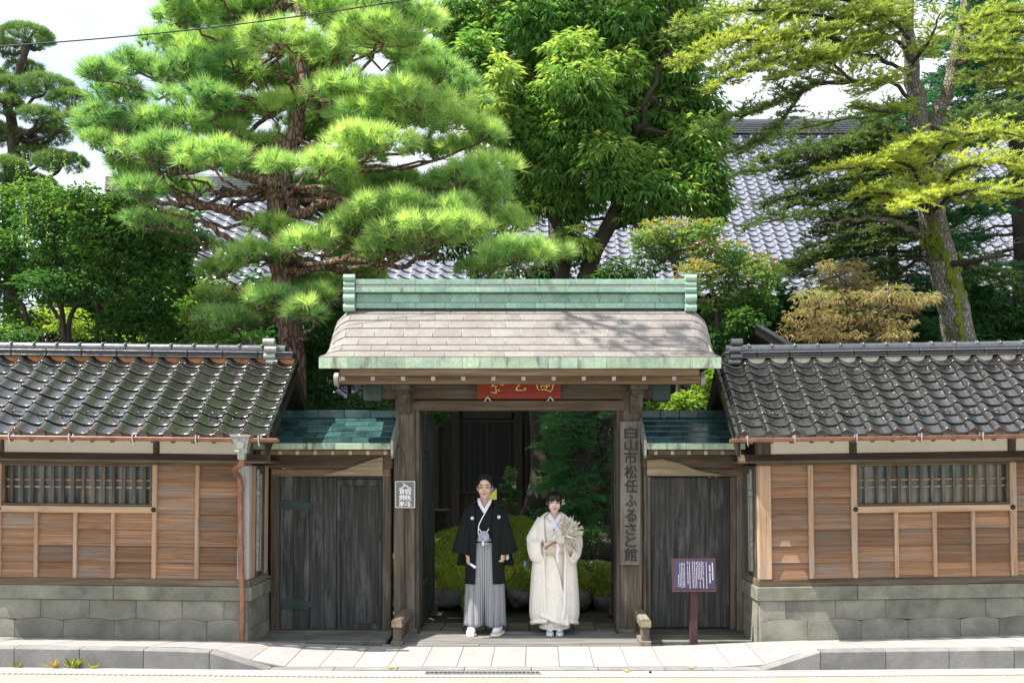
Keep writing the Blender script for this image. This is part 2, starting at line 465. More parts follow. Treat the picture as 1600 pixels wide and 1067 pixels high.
    def lathe(s, prof, c, n=16):
        vs, fs = [], []
        for r, z in prof:
            for k in range(n):
                a = 2 * math.pi * k / n
                vs.append((c[0] + r * math.cos(a), c[1] + r * math.sin(a), c[2] + z))
        for i in range(len(prof) - 1):
            for k in range(n):
                k2 = (k + 1) % n
                fs.append((i * n + k, i * n + k2, (i + 1) * n + k2, (i + 1) * n + k))
        fs.append(tuple(range(n - 1, -1, -1)))
        fs.append(tuple((len(prof) - 1) * n + k for k in range(n)))
        return s.add(vs, fs)
    def grid(s, fn, nu, nv):
        vs = [fn(i / nu, j / nv) for j in range(nv + 1) for i in range(nu + 1)]
        fs = [(j * (nu + 1) + i, j * (nu + 1) + i + 1, (j + 1) * (nu + 1) + i + 1, (j + 1) * (nu + 1) + i) for j in range(nv) for i in range(nu)]
        return s.add(vs, fs)
    def mesh(s, name, mats, centre, smooth=False, recalc=True):
        me = bpy.data.meshes.new(name)
        me.from_pydata([(v[0] - centre[0], v[1] - centre[1], v[2] - centre[2]) for v in s.V], [], s.F)
        for m in (mats if isinstance(mats, (list, tuple)) else [mats]):
            me.materials.append(MAT[m] if isinstance(m, str) else m)
        if any(s.MI): me.polygons.foreach_set('material_index', s.MI)
        if recalc:
            bm = bmesh.new(); bm.from_mesh(me)
            bmesh.ops.recalc_face_normals(bm, faces=bm.faces)
            bm.to_mesh(me); bm.free()
        if smooth is True:
            me.polygons.foreach_set('use_smooth', [True] * len(me.polygons))
        elif smooth:
            me.polygons.foreach_set('use_smooth', [True] * len(me.polygons))
            me.set_sharp_from_angle(angle=R(smooth))
        me.update()
        return me
    def build(s, name, mats, parent=None, smooth=False, recalc=True, centre=None):
        if centre is None:
            a = np.array(s.V)
            centre = (a.min(0) + a.max(0)) / 2
        me = s.mesh(name, mats, centre, smooth, recalc)
        return place(name, me, centre, parent)

def place(name, me, loc, parent=None):
    o = bpy.data.objects.new(name, me)
    col.objects.link(o)
    ORIGIN[o.name] = Vector(loc)
    if parent is not None:
        o.parent = parent
        o.location = Vector(loc) - ORIGIN[parent.name]
    else:
        o.location = loc
    return o

def tag(o, label=None, cat=None, group=None, kind=None):
    if label: o['label'] = label
    if cat: o['category'] = cat
    if group: o['group'] = group
    if kind: o['kind'] = kind
    return o

def thing(name, label, cat, loc, group=None):
    o = bpy.data.objects.new(name, None)
    o.empty_display_size = 0.1
    col.objects.link(o)
    o.location = loc
    ORIGIN[o.name] = Vector(loc)
    return tag(o, label, cat, group)

def npmesh(name, V, n, v=None, mat=None, parent=None, smooth=False):
    """V: (faces*n,3) separate polygons of n corners each; v: value per vertex for the leaf colour"""
    V = np.asarray(V, dtype=np.float32).reshape(-1, 3)
    c = (V.min(0) + V.max(0)) / 2
    nf = len(V) // n
    me = bpy.data.meshes.new(name)
    me.vertices.add(len(V))
    me.vertices.foreach_set('co', (V - c).ravel())
    me.loops.add(len(V))
    me.loops.foreach_set('vertex_index', np.arange(len(V), dtype=np.int32))
    me.polygons.add(nf)
    me.polygons.foreach_set('loop_start', np.arange(0, len(V), n, dtype=np.int32))
    me.update(calc_edges=True)
    if v is not None:
        at = me.attributes.new('v', 'FLOAT', 'POINT')
        at.data.foreach_set('value', np.clip(np.asarray(v, dtype=np.float32), 0, 1))
    me.materials.append(MAT[mat] if isinstance(mat, str) else mat)
    return place(name, me, [float(q) for q in c], parent)

def unit(a):
    return a / np.maximum(np.linalg.norm(a, axis=-1, keepdims=True), 1e-9)

def needles(C, A, k, Lg, w, spread=1.5, vt=None, jit=0.02):
    """k needle triangles fanning from every tuft centre C about axis A"""
    n = len(C)
    Cc = np.repeat(C, k, 0) + rng.normal(0, jit, (n * k, 3))
    Aa = unit(np.repeat(A, k, 0))
    d = unit(Aa * (0.25 + rng.random((n * k, 1))) + unit(rng.normal(0, 1, (n * k, 3))) * spread * 0.6)
    ln = Lg * (0.7 + 0.5 * rng.random((n * k, 1)))
    sd = unit(np.cross(d, rng.normal(0, 1, (n * k, 3)))) * w / 2
    V = np.stack([Cc - sd, Cc + sd, Cc + d * ln], 1).reshape(-1, 3)
    vv = np.repeat(np.full(n, 0.5) if vt is None else vt, k) + rng.normal(0, 0.09, n * k)
    return V, np.repeat(vv, 3)

def leaves(C, d, nrm, Lg, W, vv, fold=0.25):
    """folded lozenge leaves: two triangles each"""
    n = len(C)
    d = unit(d); s = unit(np.cross(d, nrm)); u = np.cross(s, d)
    Lg = np.broadcast_to(np.asarray(Lg, dtype=float).reshape(-1, 1), (n, 1))
    W = np.broadcast_to(np.asarray(W, dtype=float).reshape(-1, 1), (n, 1))
    tip = C + d * Lg - u * Lg * 0.15
    m = C + d * Lg * 0.45
    l = m - s * W / 2 + u * W * fold
    r = m + s * W / 2 + u * W * fold
    V = np.stack([C, l, tip, C, tip, r], 1).reshape(-1, 3)
    return V, np.repeat(vv, 6)
# ------------------------------------------------------------------ ground, road, pavement
def lerp(x, pts):
    if x <= pts[0][0]: return pts[0][1]
    for (a, va), (b, vb) in zip(pts, pts[1:]):
        if x <= b: return va + (vb - va) * (x - a) / (b - a)
    return pts[-1][1]
KX = lambda px: PX(px, 9.2)
def z_kerb(x): return lerp(x, [(KX(-300), .18), (KX(0), .165), (KX(320), .138), (KX(420), -.040), (KX(1190), -.040), (KX(1282), .130), (KX(1600), .150), (KX(1900), .165)])
def z_road(x): return lerp(x, [(-12, .02), (-5, -.02), (-1.5, -.054), (1.5, -.054), (4.6, -.03), (12, .02)])
def z_back(x): return lerp(x, [(-7, .10), (-5.56, .075), (-3.0, .035), (-1.6, -.022), (1.2, -.020), (2.3, .026), (5.0, .105), (7, .13)])

g = G()
g.grid(lambda u, v: (-400 + 800 * u, -300 + 900 * v, -0.40), 8, 8)
tag(g.build('ground', 'soil'), kind='structure')
g = G()
xs = np.concatenate([np.linspace(-60, -12, 6), np.linspace(-11, 11, 45), np.linspace(12, 60, 6)])
vs = [(x, y, z_road(x) + dz) for y, dz in ((-40, .0), (0, .03), (6, .02), (8.9, 0), (9.2, 0.0)) for x in xs]
n = len(xs)
g.add(vs, [(j * n + i, j * n + i + 1, (j + 1) * n + i + 1, (j + 1) * n + i) for j in range(4) for i in range(n - 1)])
road = tag(g.build('road', 'road', smooth=True), kind='structure')
# pale strip of gutter concrete along the kerb
g = G()
vs = [(x, y, z_road(x) + 0.004) for y in (8.93, 9.196) for x in xs]
g.add(vs, [(i, i + 1, n + i + 1, n + i) for i in range(n - 1)])
g.build('gutter_strip', 'paver', road)
g = G()                                             # rough worn joint between asphalt and gutter
for i in range(260):
    x = -6.5 + i * 0.05
    g.box(x, x + 0.012, 8.915, 8.975 + random.uniform(-.02, .02), z_road(x) + .0045, z_road(x) + .007, 0)
tag(g.build('joint_marks', 'paver', road), kind='stuff')

side = tag(bpy.data.objects.new('sidewalk', None), kind='structure')
col.objects.link(side); side.location = (0, 9.8, 0); ORIGIN[side.name] = Vector((0, 9.8, 0))
g = G()
xs2 = np.linspace(-7.4, 7.2, 60)
vs = [(x, y, z) for x in xs2 for y, z in ((9.21, z_kerb(x) - .02), (10.26, z_back(x) - .02), (10.26, -.3), (9.21, -.3))]
g.add(vs, [(4 * i + k, 4 * i + (k + 1) % 4, 4 * i + 4 + (k + 1) % 4, 4 * i + 4 + k) for i in range(59) for k in range(4)])
g.build('bedding', 'kerb', side)
x = -7.2
while x < 7.0:
    w = 0.322
    a, b = x + .003, x + w - .003
    g = G()
    dz = random.uniform(-.0025, .0025)
    zf = lambda q: z_kerb(q) + dz + .001
    zb = lambda q: z_back(q) + dz
    y0, y1 = 9.335, 10.245
    g.hexa([(a, y0, zf(a) - .018), (b, y0, zf(b) - .018), (b, y1, zb(b) - .018), (a, y1, zb(a) - .018),
            (a, y0, zf(a)), (b, y0, zf(b)), (b, y1, zb(b)), (a, y1, zb(a))])
    g.build('paver', 'paver', side)
    x += w
joints = [KX(p) for p in (-400, -290, -185, -80, 22, 124, 224, 327, 420, 520, 620, 725, 830, 935, 1040, 1115, 1190, 1282, 1384, 1483, 1585, 1690, 1800)]
for a, b in zip(joints, joints[1:]):
    g = G()
    a += .004; b -= .004
    c = .012 if z_kerb(b) > 0 or z_kerb(a) > 0 else .004
    za, zb_ = z_kerb(a), z_kerb(b)
    def sec(x, z): return [(x, 9.2, -.3), (x, 9.33, -.3), (x, 9.33, z), (x, 9.2 + c, z), (x, 9.2, z - c)]
    g.add(sec(a, za) + sec(b, zb_), [(4, 3, 2, 1, 0), (5, 6, 7, 8, 9)] + [(i, (i + 1) % 5, 5 + (i + 1) % 5, 5 + i) for i in range(5)])
    g.build('kerb_stone', 'kerb', side)

# slotted drain in the gutter
X0, X1 = PX(665, 9.07), PX(843, 9.07)
t = thing('drain_grate', 'narrow steel slotted drain grate let into the road gutter', 'drain grate', ((X0 + X1) / 2, 9.08, -.05))
g = G()
zr = -.049
g.box(X0, X1, 9.025, 9.040, zr, zr + .010, 0); g.box(X0, X1, 9.112, 9.127, zr, zr + .010, 0)
g.build('frame', 'steel', t)
g = G()
for i in range(27):
    x = X0 + (X1 - X0) * i / 26
    g.box(x - .006, x + .006, 9.042, 9.110, zr, zr + .009, 0)
tag(g.build('bar', 'steel', t), kind='stuff')
g = G(); g.box(X0, X1, 9.041, 9.111, zr - .0005, zr + .002, 0)
g.build('channel', 'black_iron', t)

# ------------------------------------------------------------------ the gate
gate = thing('gate', 'roofed wooden gate with copper shingle roof, open double doors and a red name plaque', 'gate', (-.18, 11.1, 0))
XL0, XL1 = PX(618, 11.0), PX(648, 11.0)
XR0, XR1 = PX(970, 11.0), PX(1004, 11.0)
for a, b in ((XL0, XL1), (XR0, XR1)):
    g = G(); g.box(a, b, 11.0, 11.24, -.02, 2.74, .012)
    c = g.build('column', 'grey_z', gate)
    g = G(); g.box(a - .025, b + .025, 10.975, 11.265, -.06, .03, .01)
    g.build('column_base', 'base_stone', c)
    # rear leg of the gate
    g = G(); g.box(a + .02, b - .02, 12.2, 12.38, -.02, 2.55, .01)
    g.build('rear_post', 'grey_z', gate)
    g = G(); g.box(a + .05, b - .05, 11.24, 12.2, 2.2, 2.34, .008)
    g.build('tie_beam', 'grey_y', gate)
# jambs beside the columns and head pieces
for a, b in ((XL1 + .001, XL1 + .045), (XR0 - .045, XR0 - .001)):
    g = G(); g.box(a, b, 11.03, 11.2, 0, 2.447, .004); g.build('jamb', 'grey_z', gate)
BX0, BX1 = PX(592, 10.96), PX(1024, 10.96)
g = G(); g.box(BX0, BX1, 10.975, 11.2, PZ(623, 10.97), PZ(600, 10.97), .012)
lint = g.build('lintel_beam', 'grey_x', gate)
for a, b, s in ((BX0 - .17, BX0 + .03, 1), (BX1 - .03, BX1 + .17, -1)):
    g = G(); g.box(a, b, 10.965, 11.21, PZ(626, 10.97), PZ(601, 10.97), .006)
    cap = g.build('beam_cap', 'dark_metal', lint)
    g = G()                                            # pointed ornamental edge of the cap
    e = b if s == 1 else a
    zc = PZ(612, 10.97)
    g.prism([(e, zc + .075), (e + s * .02, zc + .06), (e + s * .008, zc + .025), (e + s * .05, zc), (e + s * .008, zc - .03), (e + s * .02, zc - .062), (e, zc - .075)][::s], 'y', 10.968, 10.974)
    g.build('cap_ornament', 'dark_metal', lint)
g = G(); g.box(XL1 - .05, XR0 + .05, 10.985, 11.18, PZ(641, 11.0), PZ(625, 11.0), .008)
g.build('lower_lintel', 'grey_x', gate)
g = G(); g.box(XL1, XR0, 11.04, 11.10, PZ(600, 11.0) + .004, PZ(575, 11.0), .004)
g.build('head_board', 'grey_x', gate)
# carved arms that carry the purlin
for cx in (PX(629.5, 10.8), PX(996.5, 10.8)):
    g = G()
    zt, zb = PZ(588, 10.6), PZ(646, 11.0)
    prof = [(11.0, zb), (10.97, zb), (10.93, zb + .06), (10.90, zb + .10), (10.90, zb + .16), (10.86, zb + .20), (10.80, zb + .21), (10.77, zb + .24),
            (10.78, zb + .28), (10.72, zb + .31), (10.66, zb + .31), (10.62, zb + .35), (10.62, zt), (11.0, zt)]
    g.prism(prof, 'x', cx - .068, cx + .068)
    a = g.build('bracket', 'grey_z', gate, smooth=30)
    g = G(); g.box(cx - .095, cx + .095, 10.60, 10.97, zb + .245, zb + .30, .012)
    g.box(cx - .085, cx + .085, 10.58, 10.9, zt - .085, zt - .01, .015)
    g.build('bearing_block', 'grey_z', a)
# eave boards, purlin and rafter ends
ZE = PZ(575, 10.24)
g = G(); g.box(PX(532, 10.3), PX(1092, 10.3), 10.26, 10.34, PZ(587, 10.3), PZ(575, 10.3) - .004, .006)
g.build('eave_board', 'warm_x', gate)
g = G()
px0, px1 = PX(530, 10.5), PX(1094, 10.5)
zc = (PZ(586, 10.5) + PZ(599, 10.5)) / 2
g.box(px0, px1, 10.44, 10.60, PZ(599, 10.44), PZ(585, 10.44), .02)
pur = g.build('purlin', 'warm_x', gate)
for a, b in ((px0 - .05, px0 - .002), (px1 + .002, px1 + .05)):
    g = G(); g.tube([(a, 10.52, zc), (b, 10.52, zc)], .072, 16); g.build('purlin_end', 'pewter', pur, smooth=40)
for i in range(12):
    x = PX(530 + 47 * i, 10.3) + .04
    g = G()
    zt = PZ(587.5, 10.3)
    g.hexa([(x - .019, 10.285, zt - .046), (x + .019, 10.285, zt - .046), (x + .019, 11.1, 3.36), (x - .019, 11.1, 3.36),
            (x - .019, 10.285, zt - .006), (x + .019, 10.285, zt - .006), (x + .019, 11.1, 3.41), (x - .019, 11.1, 3.41)])
    r_ = g.build('rafter', 'grey_y', gate)
    g = G(); g.box(x - .021, x + .021, 10.279, 10.286, zt - .048, zt - .004, .002); g.build('rafter_cap', 'pewter', r_)
# copper roof
PROF = [(10.20, 2.950), (10.31, 3.026), (10.42, 3.100), (10.54, 3.196), (10.66, 3.305), (10.78, 3.405), (10.90, 3.495), (11.02, 3.562)]
RC, RHW = -.18, 2.03
def roofz(x, D, z):
    a = abs(x - RC)
    k = max(0.0, (a - (RHW - .20)) / .20)
    return z - .125 * k * k * min(1.0, max(0.0, (D - 10.2) / .3))
def shingle(x0, x1, i, lift=.007):
    (d0, z0), (d1, z1) = PROF[i], PROF[i + 1]
    flare = .03 if i == 0 else 0
    g = G(); m = 4 if abs((x0 + x1) / 2 - RC) > RHW - .5 else 2
    top, low = [], []
    for k in range(m + 1):
        x = x0 + (x1 - x0) * k / m
        e = flare * max(0, (abs(x - RC) - RHW + .1) / .1) * (1 if x > RC else -1)
        top += [(x + e, d0, roofz(x, d0, z0) + lift), (x, d1 + .012, roofz(x, d1, z1) + .003)]
        low += [(x + e, d0 + .001, roofz(x, d0, z0) - .006), (x, d1 + .012, roofz(x, d1, z1) - .004)]
    vs = top + low; q = len(top)
    fs = []
    for k in range(m):
        a = 2 * k
        fs += [(a, a + 2, a + 3, a + 1), (q + a, q + a + 1, q + a + 3, q + a + 2), (a, q + a, q + a + 2, a + 2)]
    fs += [(0, 1, q + 1, q), (2 * m, q + 2 * m, q + 2 * m + 1, 2 * m + 1)]
    g.add(vs, fs)
    return g
g = G()
m = 24
vs = []
for k in range(m + 1):
    x = RC - RHW + .004 + (2 * RHW - .008) * k / m
    ring = [(x, d, roofz(x, d, z) - .008) for d, z in PROF] + [(x, 11.2, roofz(x, 11.2, 3.58) - .01), (x, 12.05, roofz(x, 12.05, 2.93))]
    ring += [(x, 12.05, roofz(x, 12.05, 2.93) - .07), (x, 11.15, roofz(x, 11.15, 3.5) - .06), (x, 10.24, roofz(x, 10.24, 2.95) - .04)]
    vs += ring
q = len(vs) // (m + 1)
fs = [(k * q + j, k * q + (j + 1) % q, (k + 1) * q + (j + 1) % q, (k + 1) * q + j) for k in range(m) for j in range(q)]
fs += [tuple(range(q)), tuple(range(m * q + q - 1, m * q - 1, -1))]
g.add(vs, fs)
groof = g.build('roof', 'seam', gate)
for i in range(7):
    off = 0 if i % 2 else .155
    xs = [RC - RHW]
    x = RC - RHW + .17 + off
    while x < RC + RHW - .14:
        xs.append(x); x += .309
    xs.append(RC + RHW)
    for a, b in zip(xs, xs[1:]):
        shingle(a + .0035, b - .0035, i).build('shingle', 'shingle', groof)
# fascia plates
NF = 14
for k in range(NF):
    a = RC - RHW - .03 + (2 * RHW + .06) * k / NF; b = RC - RHW - .03 + (2 * RHW + .06) * (k + 1) / NF
    def zt(x): return roofz(min(max(x, RC - RHW), RC + RHW), 10.2, 2.95) * 1.0
    up = .105
    za, zb2 = zt(a), zt(b)
    g = G(); g.hexa([(a + .001, 10.188, 2.835), (b - .001, 10.188, 2.835), (b - .001, 10.235, 2.835), (a + .001, 10.235, 2.835),
                     (a + .001, 10.188, za - .004), (b - .001, 10.188, zb2 - .004), (b - .001, 10.235, zb2 - .004), (a + .001, 10.235, za - .004)])
    g.build('fascia_plate', 'patina_fascia', gate)
for s in (-1, 1):                                     # dark returns of the fascia under the verges
    x = RC + s * (RHW - .04)
    g = G(); g.hexa([(x - .008, 10.24, 2.84), (x + .008, 10.24, 2.84), (x + .008, 11.15, 3.36), (x - .008, 11.15, 3.36),
                     (x - .008, 10.24, 2.945), (x + .008, 10.24, 2.945), (x + .008, 11.15, 3.46), (x - .008, 11.15, 3.46)])
    g.build('verge_plate', 'patina_fascia', gate)
# ridge box: courses of copper plates and scrolled ends
RX0, RX1 = PX(556, 10.95), PX(1070, 10.95)
courses = [(481.5, 473, .00, 'patina'), (472, 458.5, .03, 'patina'), (457, 450, -.035, 'patina'), (449.5, 445.5, -.02, 'seam'), (445, 437, -.03, 'patina')]
g = G(); g.box(RX0, RX1, 10.995, 11.2, PZ(488, 10.95), PZ(440, 10.95), .004)
ridge = g.build('ridge', 'dark_metal', gate)
for j, (pb, pt, dy, mt) in enumerate(courses):
    nn = 11
    for k in range(nn):
        sh = (.15 if j % 2 else 0)
        a = RX0 + (RX1 - RX0) * (k + (sh if k else 0)) / nn; b = RX0 + (RX1 - RX0) * (k + 1 + (sh if k < nn - 1 else 0)) / nn
        g = G(); g.box(a + .001, b - .001, 10.95 + dy, 10.994, PZ(pb, 10.95), PZ(pt, 10.95), .003)
        g.build('ridge_plate', mt, ridge)
        if j == 1 and k:
            g = G(); g.tube([(a, 10.976, PZ(461, 10.95)), (a, 10.970, PZ(467, 10.95))], [.018, .006], 8); g.build('drip_stud', 'patina', ridge, smooth=True)
for cx in (PX(546, 10.93), PX(1079, 10.93)):
    g = G(); g.box(cx - .058, cx + .058, 10.93, 11.2, PZ(487, 10.93), PZ(434, 10.93), .01)
    e = g.build('ridge_end', 'patina', gate)
    for py, r in ((434.5, .040), (445, .034), (453, .034), (466, .047), (481, .042)):
        g = G(); g.tube([(cx - .062, 10.925, PZ(py, 10.93)), (cx + .062, 10.925, PZ(py, 10.93))], r, 16)
        g.build('scroll', 'patina', e, smooth=40)
# open leaves of the gate door
def hinge_plate(g, x, y0, y1, z, s):
    pts = [(y0, z - .03), (y0 + .6 * (y1 - y0), z - .028), (y0 + .72 * (y1 - y0), z - .045), (y1, z - .012), (y0 + .85 * (y1 - y0), z), (y1, z + .012),
           (y0 + .72 * (y1 - y0), z + .045), (y0 + .6 * (y1 - y0), z + .028), (y0, z + .03)]
    g.prism(pts, 'x', x, x + s * .006)
for s, xa, xb in ((1, XL1 + .05, PX(677.5, 12.2)), (-1, XR0 - .05, PX(957.0, 12.2))):
    leaf = G()
    y0, y1 = 11.13, 12.2
    def XX(y): return xa + (xb - xa) * (y - y0) / (y1 - y0)
    def slab(g, ya, yb, z0, z1, off, th):
        g.hexa([(XX(ya) - s * (th - off), ya, z0), (XX(ya) + s * off, ya, z0), (XX(yb) + s * off, yb, z0), (XX(yb) - s * (th - off), yb, z0),
                (XX(ya) - s * (th - off), ya, z1), (XX(ya) + s * off, ya, z1), (XX(yb) + s * off, yb, z1), (XX(yb) - s * (th - off), yb, z1)])
    slab(leaf, y0, y1, .06, .20, .014, .055)
    slab(leaf, y0, y1, 2.28, 2.40, .014, .055)
    slab(leaf, y0, y0 + .1, .20, 2.28, .014, .055); slab(leaf, y1 - .1, y1, .20, 2.28, .014, .055)
    d = leaf.build('door', 'door_z', gate)
    for k in range(4):
        g = G(); a = y0 + .102 + (y1 - y0 - .204) * k / 4; b = y0 + .098 + (y1 - y0 - .204) * (k + 1) / 4 - .002
        slab(g, a, b, .20, 2.28, -.004 + .004 * (k % 2), .03); g.build('plank', 'door_z', d)
    for z in (.52, 1.95):
        g = G(); hinge_plate(g, XX(11.3) + s * .016, 11.16, 11.6, z, s); g.build('hinge', 'dark_metal', d)
    g = G(); g.box(xb - .05, xb + .05, 12.14, 12.24, 0, .16, .01); g.build('door_stop', 'door_x', d)
# threshold deck of planks in front of the columns
deck = tag(G().box(PX(606, 10.3), PX(1022, 10.3), 10.27, 11.0, -.2, -.035, 0).build('threshold_deck', 'roof_under'), kind='structure')
dy = [10.262, 10.33, 10.45, 10.505, 10.56, 10.62, 10.70, 10.93]
DXL, DXR = PX(598, 10.3), PX(1030, 10.3)
for k, (a, b) in enumerate(zip(dy, dy[1:])):
    gap = .012 if 1 <= k <= 5 else .004
    if k == 0:
        cuts = [DXL, -.6, .45, DXR]
    else:
        cuts = [DXL + .05 + .02 * k, DXR - .05 - .02 * k]
    for c0, c1 in zip(cuts, cuts[1:]):
        g = G(); g.box(c0 + .002, c1 - .002, a + gap / 2, b - gap / 2, -.034, (-.004 if k else -.012) + random.uniform(-.002, .002), .004)
        g.build('plank', 'deck', deck)
g = G(); g.box(XL1 + .06, XR0 - .06, 10.94, 11.06, -.034, .0, .006); g.build('threshold_beam', 'deck', deck)
for k in range(9):                                   # stone slabs of the passage behind
    a = XL1 + .02 + (XR0 - XL1 - .04) * k / 9; b = XL1 + .02 + (XR0 - XL1 - .04) * (k + 1) / 9
    for y0, y1 in ((11.075, 11.36), (11.375, 11.72)):
        g = G(); j = .05 * math.sin(k * 3 + y0 * 5)
        g.box(a + .004, b - .004, y0, y1 + .0 * j, -.06, -.012 + random.uniform(-.006, .006), .006); g.build('stone', 'grit', deck)

# low wooden barriers either side of the deck
for s, pxa, pxb, lab in ((-1, 611.5, 628.5, 'low sunlit timber barrier below the grey notice'), (1, 1000.5, 1017.5, 'low shaded timber barrier between tall carved board and purple panel')):
    xa, xb = PX(pxa, 10.24), PX(pxb, 10.24)
    t = thing('guard_rail', lab, 'barrier', ((xa + xb) / 2, 10.5, 0))
    g = G(); g.prism([(xa, .175), (xb, .175), (xb, .245), (xb - .02, .262), (xa + .02, .262), (xa, .245)], 'y', 10.235, 10.97)
    g.build('top_rail', 'grey_y', t)
    g = G(); g.prism([(xa + .003, .177), (xb - .003, .177), (xb - .003, .244), (xb - .021, .260), (xa + .021, .260), (xa + .003, .244)], 'y', 10.228, 10.2345)
    g.build('rail_end', 'pale_x', t)
    for y in (10.25, 10.80):
        g = G(); g.box(xa + .014, xb - .014, y, y + .1, .0, .175, .006); g.build('post', 'grey_z', t)
    g = G(); g.box(xa - .004, xb + .004, 10.238, 10.95, -.03, .036, .006); g.build('foot_beam', 'grey_y', t)
    g = G(); g.box((xa + xb) / 2 - .018, (xa + xb) / 2 + .018, 10.352, 10.798, .037, .174, .004); g.build('infill_board', 'warm_x', t)

# ------------------------------------------------------------------ side gates with small copper roofs
def side_gate(s, label, pxs, boards, roofpx):
    D = 11.05
    x = {k: PX(v, D) for k, v in pxs.items()}
    t = thing('side_gate', label, 'side gate', ((x['pa0'] + x['pb1']) / 2, 11.1, 0))
    for a, b in ((x['pa0'], x['pa1']), (x['pb0'], x['pb1'])):
        g = G(); g.box(a, b, 11.0, 11.16, -.05, PZ(712, 11.05) + .06, .01); g.build('post', 'grey_z', t)
    zl0, zl1 = PZ(744, 11.03), PZ(712, 11.03)
    xl, xr = min(x['pa0'], x['pb0']) - .02, max(x['pa1'], x['pb1']) + .02
    g = G(); g.box(xl, xr, 10.985, 11.10, zl0 + .09, zl1 + .02, .012); g.build('lintel', 'grey_x', t)
    g = G(); g.box(xl + .03, xr - .03, 10.995, 11.09, zl0 - .0, zl0 + .085, .01); g.build('lower_lintel', 'warm_x' if s < 0 else 'grey_x', t)
    g = G(); g.box(xl, xr, 10.95, 11.2, -.09, .02, .01); g.build('sill', 'door_x', t)
    g = G(); g.box(xl, xr, 10.55, 10.94, -.12, -.018, .01); g.build('step', 'step', t)
    for kind, a, b in boards:
        a, b = PX(a, D), PX(b, D)
        zb, zt = .022, zl0 - .004
        if kind == 'board':
            g = G(); g.box(a + .002, b - .002, 11.06, 11.10, zb, zt, .004); g.build('board', 'door_z', t)
        elif kind == 'wide':
            g = G(); g.box(a + .002, b - .002, 11.055, 11.10, zb + .02, zt - .01, .004); g.build('board', 'door_z', t)
        elif kind == 'wicket':
            g = G()
            g.box(a, b, 11.035, 11.075, zb, zb + .06, .004); g.box(a, b, 11.035, 11.075, zt - .1, zt - .03, .004)
            g.box(a, a + .035, 11.035, 11.075, zb + .06, zt - .1, .004); g.box(b - .035, b, 11.035, 11.075, zb + .06, zt - .1, .004)
            g.box(a, b, 11.06, 11.10, zt - .029, zt, .003); w = g.build('wicket_door', 'door_z', t)
            g = G(); g.box(a + .036, b - .036, 11.055, 11.07, zb + .061, zt - .101, .002); g.build('panel', 'door_z', w)
            g = G(); g.box(b - .025, b - .012, 11.02, 11.036, 1.0, 1.09, .003); g.build('latch', 'black_iron', w)
        elif kind == 'stile':
            g = G(); g.box(a + .001, b - .001, 11.02, 11.11, zb, zt, .005); g.build('stile', 'grey_z', t)
    # small roof
    r0, r1 = PX(roofpx[0], 10.6), PX(roofpx[1], 10.6)
    rp = [(10.58, PZ(692, 10.58)), (10.69, PZ(682.5, 10.69)), (10.80, PZ(674, 10.80)), (10.91, PZ(665.5, 10.91)), (11.02, PZ(657.5, 11.02)), (11.10, PZ(652, 11.10))]
    g = G()
    g.prism([(d, z - .008) for d, z in rp] + [(11.6, PZ(692, 10.58))] + [(11.6, PZ(692, 10.58) - .03), (11.1, rp[-1][1] - .05), (10.6, rp[0][1] - .045)], 'x', r0 + .004, r1 - .004)
    rf = g.build('roof', 'dark_metal', t)
    for i in range(5):
        (d0, z0), (d1, z1) = rp[i], rp[i + 1]
        xs, q = [r0], r0 + (.14 if i % 2 else .27)
        while q < r1 - .06: xs.append(q); q += .258
        xs.append(r1)
        for a, b in zip(xs, xs[1:]):
            g = G()
            a, b = a + .002, b - .002
            g.hexa([(a, d0, z0 - .006), (b, d0, z0 - .006), (b, d1 + .01, z1 - .005), (a, d1 + .01, z1 - .005),
                    (a, d0, z0 + .006), (b, d0, z0 + .006), (b, d1 + .01, z1 + .002), (a, d1 + .01, z1 + .002)])
            g.build('shingle', 'patina_dark', rf)
    for k in range(5):
        a = r0 + (r1 - r0) * k / 5; b = r0 + (r1 - r0) * (k + 1) / 5
        g = G(); g.box(a + .001, b - .001, 11.08, 11.2, PZ(652, 11.1) - .006, PZ(641, 11.1), .006); g.build('ridge_plate', 'patina_dark', rf)
        g = G(); g.box(a + .001, b - .001, 10.565, 10.585, rp[0][1] - .068, rp[0][1] - .002, .003); g.build('fascia_plate', 'patina_fascia' , rf)
    g = G(); g.box(r0 + .02, r1 - .02, 10.62, 10.70, rp[0][1] - .125, rp[0][1] - .072, .005); g.build('eave_board', 'warm_x' if s < 0 else 'grey_x', t)
    nr = int((r1 - r0) / .167)
    for k in range(nr):
        xx = r0 + .1 + k * (r1 - r0 - .16) / max(1, nr - 1)
        g = G(); zt = rp[0][1] - .078
        g.hexa([(xx - .018, 10.60, zt - .045), (xx + .018, 10.60, zt - .045), (xx + .018, 11.05, zt + .26), (xx - .018, 11.05, zt + .26),
                (xx - .018, 10.60, zt - .008), (xx + .018, 10.60, zt - .008), (xx + .018, 11.05, zt + .30), (xx - .018, 11.05, zt + .30)])
        g.build('rafter', 'batten', t)
    # metal-clad bargeboard next to the main column
    xe = r1 if s < 0 else r0
    g = G()
    zz = rp[0][1]
    g.prism([(10.56, zz - .13), (10.60, zz - .16), (11.12, rp[-1][1] - .10), (11.12, rp[-1][1] + .06), (10.56, zz + .03)], 'x', xe - .028 if s > 0 else xe + .002, xe - .002 if s > 0 else xe + .028)
    g.build('bargeboard', 'pewter', t)
    return t
sgl = side_gate(-1, 'grey plank side gate with a framed wicket door, left under its own small copper roof', dict(pa0=424, pa1=437, pb0=598, pb1=612),
          [('board', 437, 458), ('board', 458, 483), ('board', 483, 506), ('board', 506, 526), ('wicket', 527, 597)], (395, 611))
